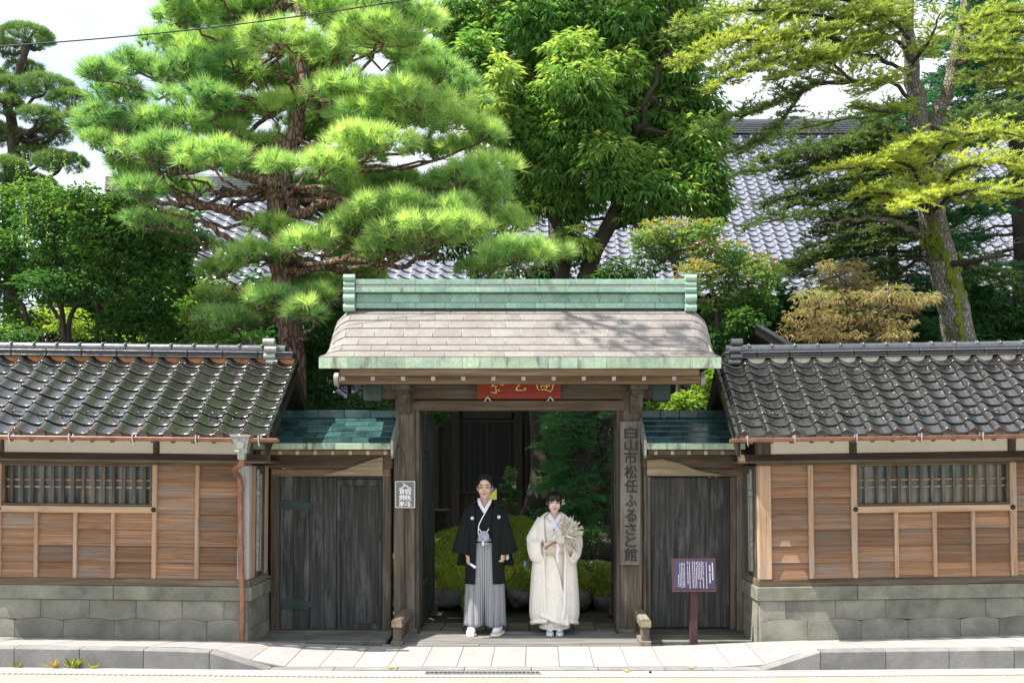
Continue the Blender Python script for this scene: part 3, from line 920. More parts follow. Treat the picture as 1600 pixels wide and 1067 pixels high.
sgr = side_gate(1, 'broad weathered board side gate behind the purple information panel', dict(pa0=1004.5, pa1=1010, pb0=1150, pb1=1166),
          [('stile', 1010.5, 1016.5), ('wide', 1017, 1140), ('stile', 1140.5, 1149.5)], (1010, 1164))
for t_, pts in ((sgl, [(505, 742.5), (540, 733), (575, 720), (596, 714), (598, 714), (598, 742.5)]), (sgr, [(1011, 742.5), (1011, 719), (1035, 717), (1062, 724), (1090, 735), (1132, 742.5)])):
    g = G(); g.prism([(PX(a, 10.98), PZ(b, 10.98)) for a, b in pts], 'y', 10.968, 10.984); g.build('pale_lintel_board', 'pale_x', t_)  # thin pale tapered board laid over the paler area of the lintel
for z, dx in ((PZ(789, 11.0), 0), (PZ(944, 11.0), 0)):  # long ornamental strap hinges on the left side gate
    x0 = PX(431, 11.0)
    g = G(); g.prism([(x0, z - .055), (x0 + .25, z - .05), (x0 + .36, z - .075), (x0 + .35, z - .04), (x0 + .42, z - .035), (x0 + .36, z - .005), (x0 + .42, z + .02), (x0 + .30, z + .035), (x0 + .22, z + .05), (x0, z + .055)], 'y', 11.048, 11.0585)
    g.build('strap_hinge', 'dark_metal', sgl)
# curved brace board on the left column
xa, xb = PX(616, 10.97), PX(633, 10.97)
g = G(); zt = PZ(697, 10.97)
g.prism([(xa, -.02), (xb - .02, -.02), (xb - .012, .9), (xb, zt - .25), (xb - .01, zt - .1), (xb - .05, zt - .02), (xa, zt + .01)], 'y', 10.955, 10.998)
g.build('brace_board', 'grey_z', gate)

# ------------------------------------------------------------------ tiled wall buildings either side
TP, TSL = 0.25, 0.159
def tile_profile(u):
    pts = [(0, -.004), (.05, .022), (.11, .040), (.18, .046), (.26, .041), (.35, .026), (.46, .008), (.58, -.004), (.70, -.010), (.82, -.010), (.92, -.006), (1.0, .0)]
    return lerp(u, pts)
US = [0, .05, .11, .18, .26, .35, .46, .58, .70, .84, 1.0]
def tile_mesh(kind, pitch=TP, ln=TSL, s=1.0, mat='tile'):
    g = G()
    n = len(US)
    L2 = ln * 1.18
    top, lip = [], []
    for u in US:
        h = tile_profile(u) * s
        x = (u - .5) * pitch * 1.01
        top += [(x, 0, h + .020 * s), (x, L2, h + .001)]
    g.add(top, [(2 * i, 2 * i + 2, 2 * i + 3, 2 * i + 1) for i in range(n - 1)])
    lip = []
    for u in US:
        h = tile_profile(u) * s
        x = (u - .5) * pitch * 1.01
        dr = .0 if kind != 'eave' else .030 * s
        lip += [(x, .006 * s, h + .0200 * s), (x, .001 * s, h + .0235 * s), (x, -.006 * s, h + .0215 * s), (x, -.0095 * s, h + .014 * s), (x, -.006 * s, h + .007 * s), (x, .0, h - .003 * s - dr)]
    g.add(lip, [(6 * i + k, 6 * i + k + 1, 6 * i + 7 + k, 6 * i + 6 + k) for i in range(n - 1) for k in range(5)])
    if kind == 'eave':
        g.tube([(-.32 * pitch, -.012, .012), (-.32 * pitch, .02, .012)], .046, 14)
    if kind == 'snow':
        pts = [((-.02 + .16 * t) * 0 + (-.05 + .30 * t) * pitch * 1.15, .035 - .03 * math.sin(math.pi * t), .012 + .035 * math.sin(math.pi * t) + .006 * (1 - t)) for t in [i / 8 for i in range(9)]]
        g.tube(pts, .007, 6)
    me = g.mesh('tile', mat, (0, 0, 0), smooth=60, recalc=False)
    return me
TM = {k: tile_mesh(k) for k in ('plain', 'eave', 'snow')}

def stone_wall(parent, x0, x1, joints_lo, joints_up, y, z0, zm, z1):
    """two courses of fitted stones with a wavy bed joint"""
    xs = sorted(set(joints_lo + joints_up))
    def zj(x):                                         # higher over the middle of each lower stone
        lo = [x0] + [j for j in joints_lo if x0 < j < x1] + [x1]
        for a, b in zip(lo, lo[1:]):
            if a - 1e-6 <= x <= b + 1e-6:
                return zm + .028 * math.sin(math.pi * min(1, max(0, (x - a) / (b - a)))) - .012
        return zm
    for js, up in ((joints_lo, False), (joints_up, True)):
        js = [x0] + [j for j in js if x0 + .05 < j < x1 - .05] + [x1]
        for a, b in zip(js, js[1:]):
            a2, b2 = a + .0012, b - .0012
            m = 7
            mid = [(a2 + (b2 - a2) * k / m, zj(a2 + (b2 - a2) * k / m)) for k in range(m + 1)]
            if up: poly = [(x, z + .001) for x, z in mid] + [(b2, z1), (a2, z1)]
            else: poly = [(a2, z0), (b2, z0)] + [(x, z - .001) for x, z in reversed(mid)]
            g = G()
            d = random.uniform(0, .005)
            cx = sum(p[0] for p in poly) / len(poly); cz = sum(p[1] for p in poly) / len(poly)
            inn = [(cx + (p[0] - cx) * .985, cz + (p[1] - cz) * .97) for p in poly]
            bt = lambda z: -.03 * (z1 - z)              # slight batter
            k = len(poly)
            vs = [(p[0], y + bt(p[1]) - d, p[1]) for p in inn] + [(p[0], y + bt(p[1]) - d + .004, p[1]) for p in poly] + [(p[0], y + .16, p[1]) for p in poly]
            fs = [tuple(range(k)), tuple(range(3 * k - 1, 2 * k - 1, -1))]
            for q in (0, k): fs += [(q + i, q + (i + 1) % k, q + k + (i + 1) % k, q + k + i) for i in range(k)]
            g.add(vs, fs)
            g.build('stone', 'base_stone', parent)

def wall_building(s, label, P):
    D = 10.3
    X = lambda px: PX(px, D)
    xc = X(P['corner'])                                   # building corner next to the gate
    xo = X(P['outer'])
    t = thing('wall_building', label, 'gatehouse', (xc, D, 0))
    lo, hi = min(xc, xo), max(xc, xo)
    # stone base
    g = G(); g.box(lo + .03, hi - .03, D + .1, 11.6, -.25, .44, 0)
    base = g.build('stone_base', 'step', t)
    stone_wall(base, lo, hi, [X(p) for p in P['jl']], [X(p) for p in P['ju']], D - .012, -.12, .235, .437)
    xs = lo if s > 0 else hi                              # return side stones
    for zz0, zz1 in ((-.12, .15), (.157, .437)):
        for ya, yb in ((D + .02, D + .34), (D + .347, D + .8)):
            g = G()
            o = -s * .012
            g.hexa([(xs + o - s * .03 * (.44 - zz0), ya, zz0), (xs + s * .1, ya, zz0), (xs + s * .1, yb, zz0), (xs + o - s * .03 * (.44 - zz0), yb, zz0),
                    (xs + o - s * .03 * (.44 - zz1), ya, zz1), (xs + s * .1, ya, zz1), (xs + s * .1, yb, zz1), (xs + o - s * .03 * (.44 - zz1), yb, zz1)])
            g.build('stone', 'base_stone', base)
    cj = [lo - (.035 if s > 0 else 0)] + [X(p) for p in P['cap']] + [hi + (.035 if s < 0 else 0)]
    for a, b in zip(cj, cj[1:]):
        g = G(); g.box(a + .002, b - .002, D - .035, 10.6, .440, .585, .008); g.build('cap_stone', 'cap_stone', base)
    xr0, xr1 = (lo - .035, lo + .25) if s > 0 else (hi - .25, hi + .035)
    g = G(); g.box(xr0, xr1, 10.604, 11.2, .440, .583, .008); g.build('cap_stone', 'cap_stone', base)
    # wall core behind the boards
    g = G(); g.box(lo + .05, hi - .05, D + .09, 11.55, .586, 2.25, 0)
    wall = g.build('wall', 'roof_under', t)
    g = G(); g.box(lo - .012, hi + .012, D - .022, D + .07, .587, .660, .006); g.build('sill_beam', 'grey_x', wall)
    zt, zs = 1.838, .661
    def planks(a, b, z0, z1, n):
        for k in range(n):
            za = z0 + (z1 - z0) * k / n; zb = z0 + (z1 - z0) * (k + 1) / n + .012
            if k == n - 1: zb -= .012
            g = G(); d0, d1 = D - .004 + random.uniform(0, .005), D + .026
            g.hexa([(a, d0, za), (b, d0, za), (b, D + .05, za), (a, D + .05, za), (a, d1, zb), (b, d1, zb), (b, D + .05, zb), (a, D + .05, zb)])
            g.build('plank', 'plank', wall)
    for a, b in P['full']: planks(X(a), X(b), zs, zt, 7)
    for a, b in P['low']: planks(X(a), X(b), zs, 1.333, 4)
    for a, b in P['bat_full']:
        g = G(); g.box(X(a), X(b), D - .016, D + .03, zs, zt, .004); g.build('batten', 'batten', wall)
    for a, b in P['bat_low']:
        g = G(); g.box(X(a), X(b), D - .016, D + .03, zs, 1.334, .004); g.build('batten', 'batten', wall)
    for i, (a, b) in enumerate(P['posts']):
        corner = i == P['cpost']
        g = G(); g.box(X(a), X(b), D - .020 - (.006 if corner else 0), D + .06, .662, zt, .006)
        g.build('post', ('pale_z' if s < 0 else 'batten') if corner else 'batten', wall)
        g = G(); g.box(X(a) - .006, X(b) + .012, D + .005, D + .06, 1.95, 2.14, .006); g.build('upper_post', 'grey_z', wall)
    g = G(); g.box(lo + .02, hi - .02, D + .02, D + .085, 1.93, 2.16, 0); g.build('plaster', 'plaster', wall)
    # hood board over the planks
    g = G(); hx0, hx1 = lo - (.2 if s > 0 else 0), hi + (.2 if s < 0 else 0)
    g.hexa([(hx0, D - .115, 1.862), (hx1, D - .115, 1.862), (hx1, D + .02, 1.90), (hx0, D + .02, 1.90),
            (hx0, D - .115, 1.884), (hx1, D - .115, 1.884), (hx1, D + .02, 1.955), (hx0, D + .02, 1.955)])
    g.box(lo - .01, hi + .01, D - .03, D + .025, zt + .001, 1.872, .004)
    g.build('hood_board', 'grey_x', wall)
    # hood on the return
    g = G()
    e = lo if s > 0 else hi
    a, b = e - s * .13, e + s * .02
    g.hexa([(a, D + .021, 1.862), (b, D + .021, 1.90), (b, 11.0, 1.90), (a, 11.0, 1.862), (a, D + .021, 1.884), (b, D + .021, 1.955), (b, 11.0, 1.955), (a, 11.0, 1.884)])
    g.build('hood_board', 'grey_y', wall)
    # window with lattice
    wa, wb = X(P['win'][0]), X(P['win'][1])
    z0, z1 = 1.420, zt
    g = G()
    g.box(wa, wb, D + .0, D + .06, z1 - .022, z1, .003); g.box(wa, wb, D - .01, D + .06, 1.405, 1.428, .003)
    g.box(wa, wa + .03, D + .0, D + .06, 1.428, z1 - .022, .003); g.box(wb - .03, wb, D + .0, D + .06, 1.428, z1 - .022, .003)
    win = g.build('window', 'grey_x', t)
    nb = P['bars']
    for k in range(nb):
        x = wa + (wb - wa) * (k + .9) / (nb + .8)
        g = G(); g.box(x - .017, x + .017, D + .008, D + .036, 1.429, z1 - .023, .003); g.build('bar', 'grey_z', win)
    for z in (PZ(752.5, D + .04), PZ(763.5, D + .04)):
        g = G(); g.box(wa + .031, wb - .031, D + .0375, D + .047, z - .010, z + .010, .002); g.build('cross_bar', 'batten', win)
    for k in range(4):
        a, b = wa + .031 + (wb - wa - .062) * k / 4, wa + .031 + (wb - wa - .062) * (k + 1) / 4
        g = G(); g.box(a + .02, b - .02, D + .062, D + .066, 1.43, z1 - .024, 0); g.build('pane', 'glass', win)
        for q in (a, b - .019):
            g = G(); g.box(q, q + .019, D + .056, D + .075, 1.43, z1 - .024, .002); g.build('sash', 'grey_z', win)
    g = G(); g.box(wa - .04, wb + .04, D - .024, D + .03, 1.335, 1.402, .006); rl = g.build('window_rail', 'rail', t)
    for x in (wa - .02, wb + .02):
        g = G(); g.ell((x, D - .026, 1.372), (.026, .018, .026), 14, 8); g.build('nail_cover', 'black_iron', rl, smooth=True)
    # return side boards
    xe = lo if s > 0 else hi
    cols = [(10.36, 10.50, 'plank'), (10.504, 10.60, 'grey_z'), (10.604, 10.74, 'door_z'), (10.744, 10.86, 'grey_z'), (10.864, 11.0, 'plank')]
    for ya, yb, mt in cols:
        g = G(); g.box(xe - s * .002, xe + s * .06, ya, yb, .662, zt, .003); g.build('side_board', {'plank': 'batten'}.get(mt, mt) if s < 0 else {'plank': 'grey_z'}.get(mt, mt), wall)
    g = G(); g.box(xe - s * .012, xe + s * .05, D + .08, 11.0, .587, .66, .004); g.build('sill_beam', 'grey_y', wall)
    g = G()
    g.box(xe - s * .03, xe - s * .003, 10.52, 10.56, .72, 1.80, .004); g.box(xe - s * .045, xe - s * .003, 10.50, 10.58, 1.52, 1.58, .004)
    g.box(xe - s * .04, xe - s * .003, 10.505, 10.575, .98, 1.03, .004); g.box(xe - s * .035, xe - s * .003, 10.60, 10.62, .72, 1.75, .003)
    g.build('shutter_rail', 'pewter', wall)
    # roof
    rv = P['verge']                                       # X of the verge next to the gate
    rl0, rl1 = (rv, xo) if s > 0 else (xo, rv)
    EA, RG = (9.80, 2.135), (10.95, 2.985)
    sl = math.atan2(RG[1] - EA[1], RG[0] - EA[0])
    g = G(); g.prism([(EA[0] + .03, EA[1] - .018), (RG[0], RG[1]), (12.1, 2.135), (12.1, 2.09), (RG[0], RG[1] - .09), (EA[0] + .05, EA[1] - .055)], 'x', rl0 + .03, rl1 - .03)
    roof = g.build('roof', 'roof_under', t)
    ncol = int((rl1 - rl0) / TP)
    ca, sa = math.cos(sl), math.sin(sl)
    first = True
    for i in range(ncol):
        x = rv + s * TP * (i + .5)
        for r in range(9):
            kind = 'eave' if r == 0 else ('snow' if r == 2 else 'plain')
            d = r * TSL
            o = place('tile', TM[kind], (x + random.uniform(-.002, .002), EA[0] + d * ca, EA[1] + d * sa + random.uniform(0, .003)), roof)
            o.rotation_euler = (sl + random.uniform(-.008, .008), 0, random.uniform(-.006, .006))
    # verge tiles and bargeboard
    g = G(); xb = rv - s * .012
    g.prism([(EA[0] + .06, EA[1] - .20), (RG[0], RG[1] - .22), (12.06, EA[1] - .2), (12.06, EA[1] - .04), (RG[0], RG[1] - .02), (EA[0] + .0, EA[1] - .035)], 'x', xb, xb + s * .03)
    g.build('bargeboard', 'house_z', roof)
    for r in range(9):
        d0, d1 = r * TSL, (r + 1.12) * TSL
        g = G()
        p = lambda d, h: (EA[0] + d * ca - h * sa, EA[1] + d * sa + h * ca)
        A, B = p(d0, .03), p(d1, .016); A2, B2 = p(d0, -.06), p(d1, -.07)
        x0, x1 = rv - s * .035, rv - s * .004
        g.hexa([(x0, A2[0], A2[1]), (x1, A2[0], A2[1]), (x1, B2[0], B2[1]), (x0, B2[0], B2[1]), (x0, A[0], A[1]), (x1, A[0], A[1]), (x1, B[0], B[1]), (x0, B[0], B[1])])
        g.build('verge_tile', 'tile', roof)
    # ridge
    g = G(); g.box(rl0 + .06, rl1, 10.90, 11.0, 2.93, 3.008, 0); rd = g.build('ridge', P['bed'], t)
    z = 3.004
    for k, (w, h) in enumerate(((.19, .022), (.17, .022), (.185, .024))):
        nn = int((rl1 - rl0) / .36)
        for q in range(nn):
            a = rl0 + .07 + (rl1 - rl0 - .07) * q / nn; b = rl0 + .07 + (rl1 - rl0 - .07) * (q + 1) / nn
            g = G(); g.box(a + .0015, b - .0015, 10.95 - w / 2, 10.95 + w / 2, z, z + h, .007); g.build('ridge_course', 'tile' if k < 2 else 'ridge_tile', rd)
        z += h + .004
    nn = int((rl1 - rl0) / .25)
    for q in range(nn):
        a = rv + s * (.10 + .25 * q); b = rv + s * (.10 + .25 * (q + 1))
        g = G(); g.tube([(a, 10.95, z + .022), (b, 10.95, z + .022)], .056, 14)
        c = g.build('ridge_cap', 'ridge_tile', rd, smooth=40)
        g = G(); g.tube([(b - .012, 10.95, z + .022), (b - .006, 10.95, z + .023), (b + .006, 10.95, z + .023), (b + .012, 10.95, z + .022)], [.058, .068, .068, .058], 14)
        g.ell((b, 10.90, z + .058), (.018, .022, .020), 10, 6)
        g.build('cap_band', 'ridge_tile', rd, smooth=40)
    # scrolled end tile
    xe2 = rv + s * P['finial']
    g = G(); g.box(xe2 - .03, xe2 + .03, 10.86, 11.05, 2.97, 3.17, .012); fin = g.build('ridge_end', 'ridge_tile', rd)
    for zz, rr, dx in ((3.18, .042, .022), (3.10, .046, 0), (3.025, .036, .012), (2.965, .032, -.012)):
        g = G(); g.tube([(xe2 - .062 + s * dx, 10.86, zz), (xe2 + .062 + s * dx, 10.86, zz)], rr, 14); g.build('end_scroll', 'ridge_tile' if s > 0 else 'pewter', rd, smooth=40)
    # rafter tails and gutter
    for k in range(int((rl1 - rl0) / .2)):
        x = rv + s * (.12 + .2 * k)
        g = G(); g.hexa([(x - .02, 9.82, 2.055), (x + .02, 9.82, 2.055), (x + .02, 10.36, 2.40), (x - .02, 10.36, 2.40), (x - .02, 9.82, 2.10), (x + .02, 9.82, 2.10), (x + .02, 10.36, 2.46), (x - .02, 10.36, 2.46)])
        g.build('rafter', 'grey_y', roof)
    gx0 = P['gut']
    a, b = (gx0, xo) if s > 0 else (xo, gx0)
    g = G(); zg = 2.105
    vs = []
    ar = [math.pi * (1.0 + i / 10) for i in range(11)]
    ring = [(math.cos(q) * .034, math.sin(q) * .034) for q in ar] + [(math.cos(q) * .030, math.sin(q) * .030) for q in reversed(ar)]
    g.prism([(9.735 + p[0], zg + p[1]) for p in ring], 'x', a, b)
    g.tube([(a, 9.70, zg + .001), (b, 9.70, zg + .001)], .005, 6)
    gut = g.build('gutter', 'gutter', t)
    g = G(); e = gx0
    g.prism([(9.735 + math.cos(q) * .034, zg + math.sin(q) * .034) for q in ar], 'x', e - .003, e + .003); g.build('gutter_end', 'gutter', gut)
    for px in P['hooks']:
        x = PX(px, 9.7)
        g = G(); g.tube([(x, 9.70, zg + .03), (x, 9.693, zg), (x, 9.70, zg - .03), (x, 9.735, zg - .044), (x, 9.77, zg - .03), (x + .004, 9.78, zg + .03)], .007, 6)
        g.tube([(x, 9.70, zg - .03), (x + .008, 9.71, zg - .075)], [.008, .004], 6)
        g.build('gutter_hook', 'steel', gut, smooth=40)
    if P.get('pipe'):
        hx = PX(375, 9.74)
        g = G()
        def fr(z, w, d): return [(hx - w, 9.735 - d, z), (hx + w, 9.735 - d, z), (hx + w, 9.735 + d, z), (hx - w, 9.735 + d, z)]
        lv = [(2.145, .10, .075), (2.125, .10, .075), (2.11, .082, .06), (1.99, .058, .045), (1.98, .064, .05), (1.955, .036, .036), (1.90, .033, .033)]
        vs = [p for z, w, d in lv for p in fr(z, w, d)]
        fs = [(3, 2, 1, 0)] + [(4 * i + k, 4 * i + (k + 1) % 4, 4 * i + 4 + (k + 1) % 4, 4 * i + 4 + k) for i in range(len(lv) - 1) for k in range(4)]
        g.add(vs, fs[1:]); g.add(fr(1.90, .033, .033), [(0, 1, 2, 3)])
        g.prism([(hx - .03, 2.01), (hx + .03, 2.01), (hx + .034, 2.06), (hx, 2.085), (hx - .034, 2.06)], 'y', 9.668, 9.69)
        hp = g.build('rain_hopper', 'pewter', gut)
        wx = PX(372.5, 10.24)
        g = G(); g.tube([(hx, 9.735, 1.91), (hx - .005, 9.75, 1.86), (wx + .02, 9.95, 1.80), (wx, 10.2, 1.73), (wx, 10.235, 1.66), (wx + .008, 10.235, 1.2), (wx + .03, 10.225, .66), (wx + .045, 10.195, .50), (wx + .05, 10.19, .04)], .029, 10)
        dp = g.build('downpipe', 'gutter', t, smooth=40)
        for z, dx, yy in ((1.60, .002, 10.235), (1.0, .015, 10.232), (.62, .035, 10.215), (.3, .048, 10.192)):
            g = G(); g.tube([(wx + dx, yy, z - .02), (wx + dx, yy, z + .02)], .034, 10); g.box(wx + dx - .006, wx + dx + .006, yy, yy + .07, z - .008, z + .008, 0); g.build('pipe_clip', 'gutter', dp, smooth=40)
    t.rotation_euler = (0, R(P['tilt']), 0)
    return t

wall_building(-1, 'tile roofed plank wall house with copper downpipe beside the wicket gate', dict(
    corner=388, outer=-160, full=[(243, 303), (309, 370), (-124, -66), (-60, -3)], low=[(0, 52), (58, 113), (119, 172), (178, 236)],
    bat_full=[(303, 309), (-66, -60)], bat_low=[(52, 58), (113, 119), (172, 178)], posts=[(236, 243), (370, 388), (-3.5, 0)], cpost=1, win=(0, 236), bars=14,
    jl=[-100, -25, 24, 100, 180, 250, 324, 383], ju=[-60, 64, 140, 213, 285, 350], cap=[-20, 178], verge=-2.70, gut=PX(430, 9.7), hooks=[10, 104, 203, 302, 400],
    pipe=True, tilt=.62, bed='clay', finial=.24))
wall_building(1, 'tile roofed plank wall house beside the broad side gate, with no downpipe', dict(
    corner=1187, outer=1745, full=[(1208, 1266), (1274, 1333), (1591, 1650), (1656, 1720)], low=[(1343, 1400), (1406, 1460), (1466, 1520), (1526, 1580)],
    bat_full=[(1266, 1274), (1650, 1656)], bat_low=[(1400, 1406), (1460, 1466), (1520, 1526)], posts=[(1187, 1207.5), (1333, 1342), (1581, 1591)], cpost=0, win=(1342, 1581), bars=13,
    jl=[1262, 1345, 1418, 1500, 1560, 1640], ju=[1228, 1305, 1383, 1540, 1600, 1680], cap=[1340, 1610], verge=2.015, gut=PX(1147, 9.7), hooks=[1173, 1247, 1344, 1445, 1541],
    tilt=-.85, bed='mortar', finial=.18))
# ------------------------------------------------------------------ writing
def text_mesh(txt, size, bold=0.0, extrude=.002, line=1.0):
    cu = bpy.data.curves.new('lettering', 'FONT')
    cu.body = txt
    cu.size = size
    cu.align_x = 'CENTER'; cu.align_y = 'CENTER'
    cu.offset = bold
    cu.extrude = extrude
    cu.space_line = line
    cu.resolution_u = 3
    o = bpy.data.objects.new('lettering', cu)
    col.objects.link(o)
    dg = bpy.context.evaluated_depsgraph_get()
    me = bpy.data.meshes.new_from_object(o.evaluated_get(dg))
    bpy.data.objects.remove(o); bpy.data.curves.remove(cu)
    return me
def glyph(ch, name, x, y, z, w, h, mat, parent, bold=0.0, extrude=.003):
    """one character standing upright, facing the street, fitted to w x h"""
    me = text_mesh(ch, 1.0, 0.0, extrude / h)
    n = len(me.vertices)
    c = np.zeros(n * 3); me.vertices.foreach_get('co', c); c = c.reshape(-1, 3)
    lo, hi = c.min(0), c.max(0)
    p = np.zeros_like(c)
    p[:, 0] = (c[:, 0] - (lo[0] + hi[0]) / 2) / max(hi[0] - lo[0], .3) * w
    p[:, 2] = (c[:, 1] - (lo[1] + hi[1]) / 2) / max(hi[1] - lo[1], .3) * h
    p[:, 1] = -c[:, 2] / max(1e-6, (hi[2] - lo[2])) * extrude
    me.vertices.foreach_set('co', p.ravel())
    fs = [tuple(q.vertices) for q in me.polygons]
    if bold:                                            # thicken the strokes with slightly offset layers
        b = bold * h; gg = G()
        for i, (dx, dz) in enumerate(((0, 0), (b, 0), (-b, 0), (0, b), (0, -b), (b * .7, b * .7), (-b * .7, b * .7))):
            gg.add([(q[0] + dx, q[1] - i * .0004, q[2] + dz) for q in p.tolist()], fs)
        old = me; me = gg.mesh(name, mat, (0, 0, 0), recalc=False); bpy.data.meshes.remove(old)
    me.materials.clear(); me.materials.append(MAT[mat])
    me.update()
    me.name = name
    return place(name, me, (x, y, z), parent)

# red name plaque: board with gilt brush strokes, its top behind the purlin
D = 10.90
x0, x1 = PX(745, D), PX(876, D)
zt, zb = 2.90, PZ(623, D)
t = thing('name_plaque', 'red lacquered plaque with gilt brush characters hung under the gate eave', 'name plaque', ((x0 + x1) / 2, D, zb))
g = G(); g.box(x0, x1, D, D + .035, zb, zt, .004); pl = g.build('board', 'red_lacquer', t)
def P8(q): return (PX(720 + q[0] / 8.89, D), PZ(570 + q[1] / 8.89, D))
def brush(name, strokes):
    g = G()
    for pts, w in strokes:
        pp = [P8(p) for p in pts]
        n = len(pp)
        # smooth through the points
        sm = []
        for i in range(n - 1):
            p0, p1, p2, p3 = pp[max(0, i - 1)], pp[i], pp[i + 1], pp[min(n - 1, i + 2)]
            for k in range(4):
                q = k / 4
                sm.append(tuple(.5 * (2 * p1[j] + (p2[j] - p0[j]) * q + (2 * p0[j] - 5 * p1[j] + 4 * p2[j] - p3[j]) * q * q + (3 * p1[j] - p0[j] - 3 * p2[j] + p3[j]) * q ** 3) for j in (0, 1)))
        sm.append(pp[-1])
        m = len(sm)
        g.tube([(a, D - .003, b) for a, b in sm], [w * .0065 * (1 - .55 * abs(2 * i / (m - 1) - .8)) for i in range(m)], 6)
    g.build(name, 'gold', pl, smooth=True)
brush('character', [([(330, 235), (352, 246), (378, 244)], 1.1), ([(395, 215), (405, 258), (462, 264), (425, 296), (520, 288)], 1.1), ([(478, 288), (486, 330), (490, 382), (455, 384), (414, 376)], 1.25),
                    ([(505, 340), (530, 352), (545, 366)], 1.2), ([(520, 225), (535, 262), (590, 276), (570, 256), (540, 248)], 1.1), ([(360, 200), (420, 180), (500, 185), (560, 175)], 1.1), ([(440, 140), (450, 200)], 1.0)])
brush('character', [([(785, 262), (820, 246), (852, 250)], 1.0), ([(850, 250), (800, 288), (770, 345), (830, 350), (862, 352)], 1.2), ([(875, 322), (906, 330), (862, 356)], 1.3), ([(760, 200), (820, 190), (900, 192)], 1.1), ([(820, 140), (825, 210)], 1.0)])
brush('character', [([(1045, 200), (1052, 260), (1068, 325), (1086, 352)], 1.25), ([(1110, 250), (1108, 290), (1120, 306), (1152, 255), (1135, 246)], 1.0), ([(1150, 310), (1198, 268), (1185, 320), (1235, 262), (1230, 300)], 1.0),
                    ([(1108, 340), (1180, 342), (1250, 372)], 1.2), ([(1282, 200), (1278, 270), (1272, 330), (1246, 374)], 1.3), ([(1045, 200), (1160, 180), (1282, 200)], 1.1), ([(1110, 215), (1220, 210)], 1.0)])
for px in (762, 860):
    g = G(); x = PX(px, D - .02); z = PZ(622, D)
    g.prism([(x - .042, z - .035), (x - .012, z + .012), (x + .0, z + .018), (x + .012, z + .012), (x + .042, z - .035), (x + .024, z - .03), (x, z + .002), (x - .024, z - .03)], 'y', D - .03, D - .006)
    g.build('bracket', 'pale_z', t)

# tall carved board on the right column
D = 10.93
x0, x1 = PX(969.5, D), PX(1000.5, D)
z0, z1 = PZ(882, D), PZ(658, D)
t = thing('vertical_board', 'tall weathered board with carved black characters fixed on the right gate column', 'signboard', ((x0 + x1) / 2, D, z0))
g = G()
g.prism([(x0, z0), (x1, z0), (x1, z1 - .47), (x1 - .008, z1 - .44), (x1 - .004, z1 - .2), (x1, z1), (x0, z1 - .003)], 'y', D, D + .05)
bd = g.build('board', 'board_z', t)
chars = '白山市松任ふるさと館'
ys = [676, 695, 715, 737, 759, 782, 805, 826, 845, 866]
for ch, py in zip(chars, ys):
    w = .135 if ch in '白山市松任館' else .12
    h = .145 if ch in '松任館市' else .125
    glyph(ch, 'character', PX(985.5, D) + random.uniform(-.004, .004), D - .004, PZ(py, D), w, h, 'black_ink', bd, .019, .004)

# small grey notice on the left column
D = 10.94
x0, x1, z0, z1 = PX(617.5, D), PX(648.5, D), PZ(793, D), PZ(751.5, D)
t = thing('notice', 'small grey notice with white characters on the left gate column', 'sign', ((x0 + x1) / 2, D, z0))
g = G(); g.box(x0, x1, D, D + .012, z0, z1, .002); bd = g.build('panel', 'sign_panel', t)
g = G()
e = .006
for a, b, c, d in ((x0, x1, z0, z0 + e), (x0, x1, z1 - e, z1), (x0, x0 + e, z0 + e, z1 - e), (x1 - e, x1, z0 + e, z1 - e)): g.box(a, b, D - .003, D - .0005, c, d, 0)
g.build('border', 'bright_ink', t)
for ch, py in zip('入館無料', (759, 767.5, 777, 787)):
    glyph(ch, 'character', (x0 + x1) / 2, D - .002, PZ(py, D), .135, .062, 'bright_ink', bd, .020, .002)

# purple information panel on a post
D = 10.36
t = thing('information_panel', 'purple information panel tilted back on a maroon steel post', 'information sign', (PX(1084.5, D), D, -.02))
g = G(); xa, xb = PX(1078.5, D), PX(1090.5, D); g.box(xa, xb, D, D + .07, -.06, .60, .005); g.build('post', 'maroon', t)
rot = Matrix.Rotation(R(-11), 4, 'X')
cen = Vector((PX(1085, 10.33), 10.36, PZ(898.5, 10.33)))
W_, H_ = .455, .345
def bp(u, v, h): return tuple(cen + rot @ Vector((u, -h, v)))
def bbox(g, u0, u1, v0, v1, h0, h1): g.hexa([bp(u0, v0, h0), bp(u1, v0, h0), bp(u1, v0, h1), bp(u0, v0, h1), bp(u0, v1, h0), bp(u1, v1, h0), bp(u1, v1, h1), bp(u0, v1, h1)])
g = G(); bbox(g, -W_ / 2, W_ / 2, -H_ / 2, H_ / 2, -.03, .012); fr = g.build('frame', 'maroon', t)
g = G(); bbox(g, -W_ / 2 + .018, W_ / 2 - .012, -H_ / 2 + .028, H_ / 2 - .012, .0125, .016); pn = g.build('panel', 'purple', t)
g = G()
cols_ = [(205, .34, .74, .011), (185, .28, .82, .011)] 
def column(g, u, v0, v1, w):
    """a line of upright print too small to read: broken marks"""
    v = v1
    while v > v0:
        hgt = random.uniform(.007, .011)
        k = random.random()
        bbox(g, u - w / 2, u + w / 2, v - hgt * .38, v, .0162, .0170)
        bbox(g, u - w * .32, u + w * .42, v - hgt * .85, v - hgt * .5, .0162, .0170)
        v -= hgt + .003
        if random.random() < .04: v -= .012
g = G(); column(g, .192, -.05, .125, .014); column(g, .163, -.085, .10, .015); g.build('heading', 'white_ink', pn)
g = G()
for u, a, b in ((.128, -.135, .135), (.094, -.135, .135), (.078, -.05, .14), (.060, -.135, .135), (.042, -.045, .14), (.025, -.13, .135), (.006, -.135, .14), (-.014, -.135, .14), (-.046, -.135, .135), (-.066, -.09, .14)): column(g, u, a, b, .0072)
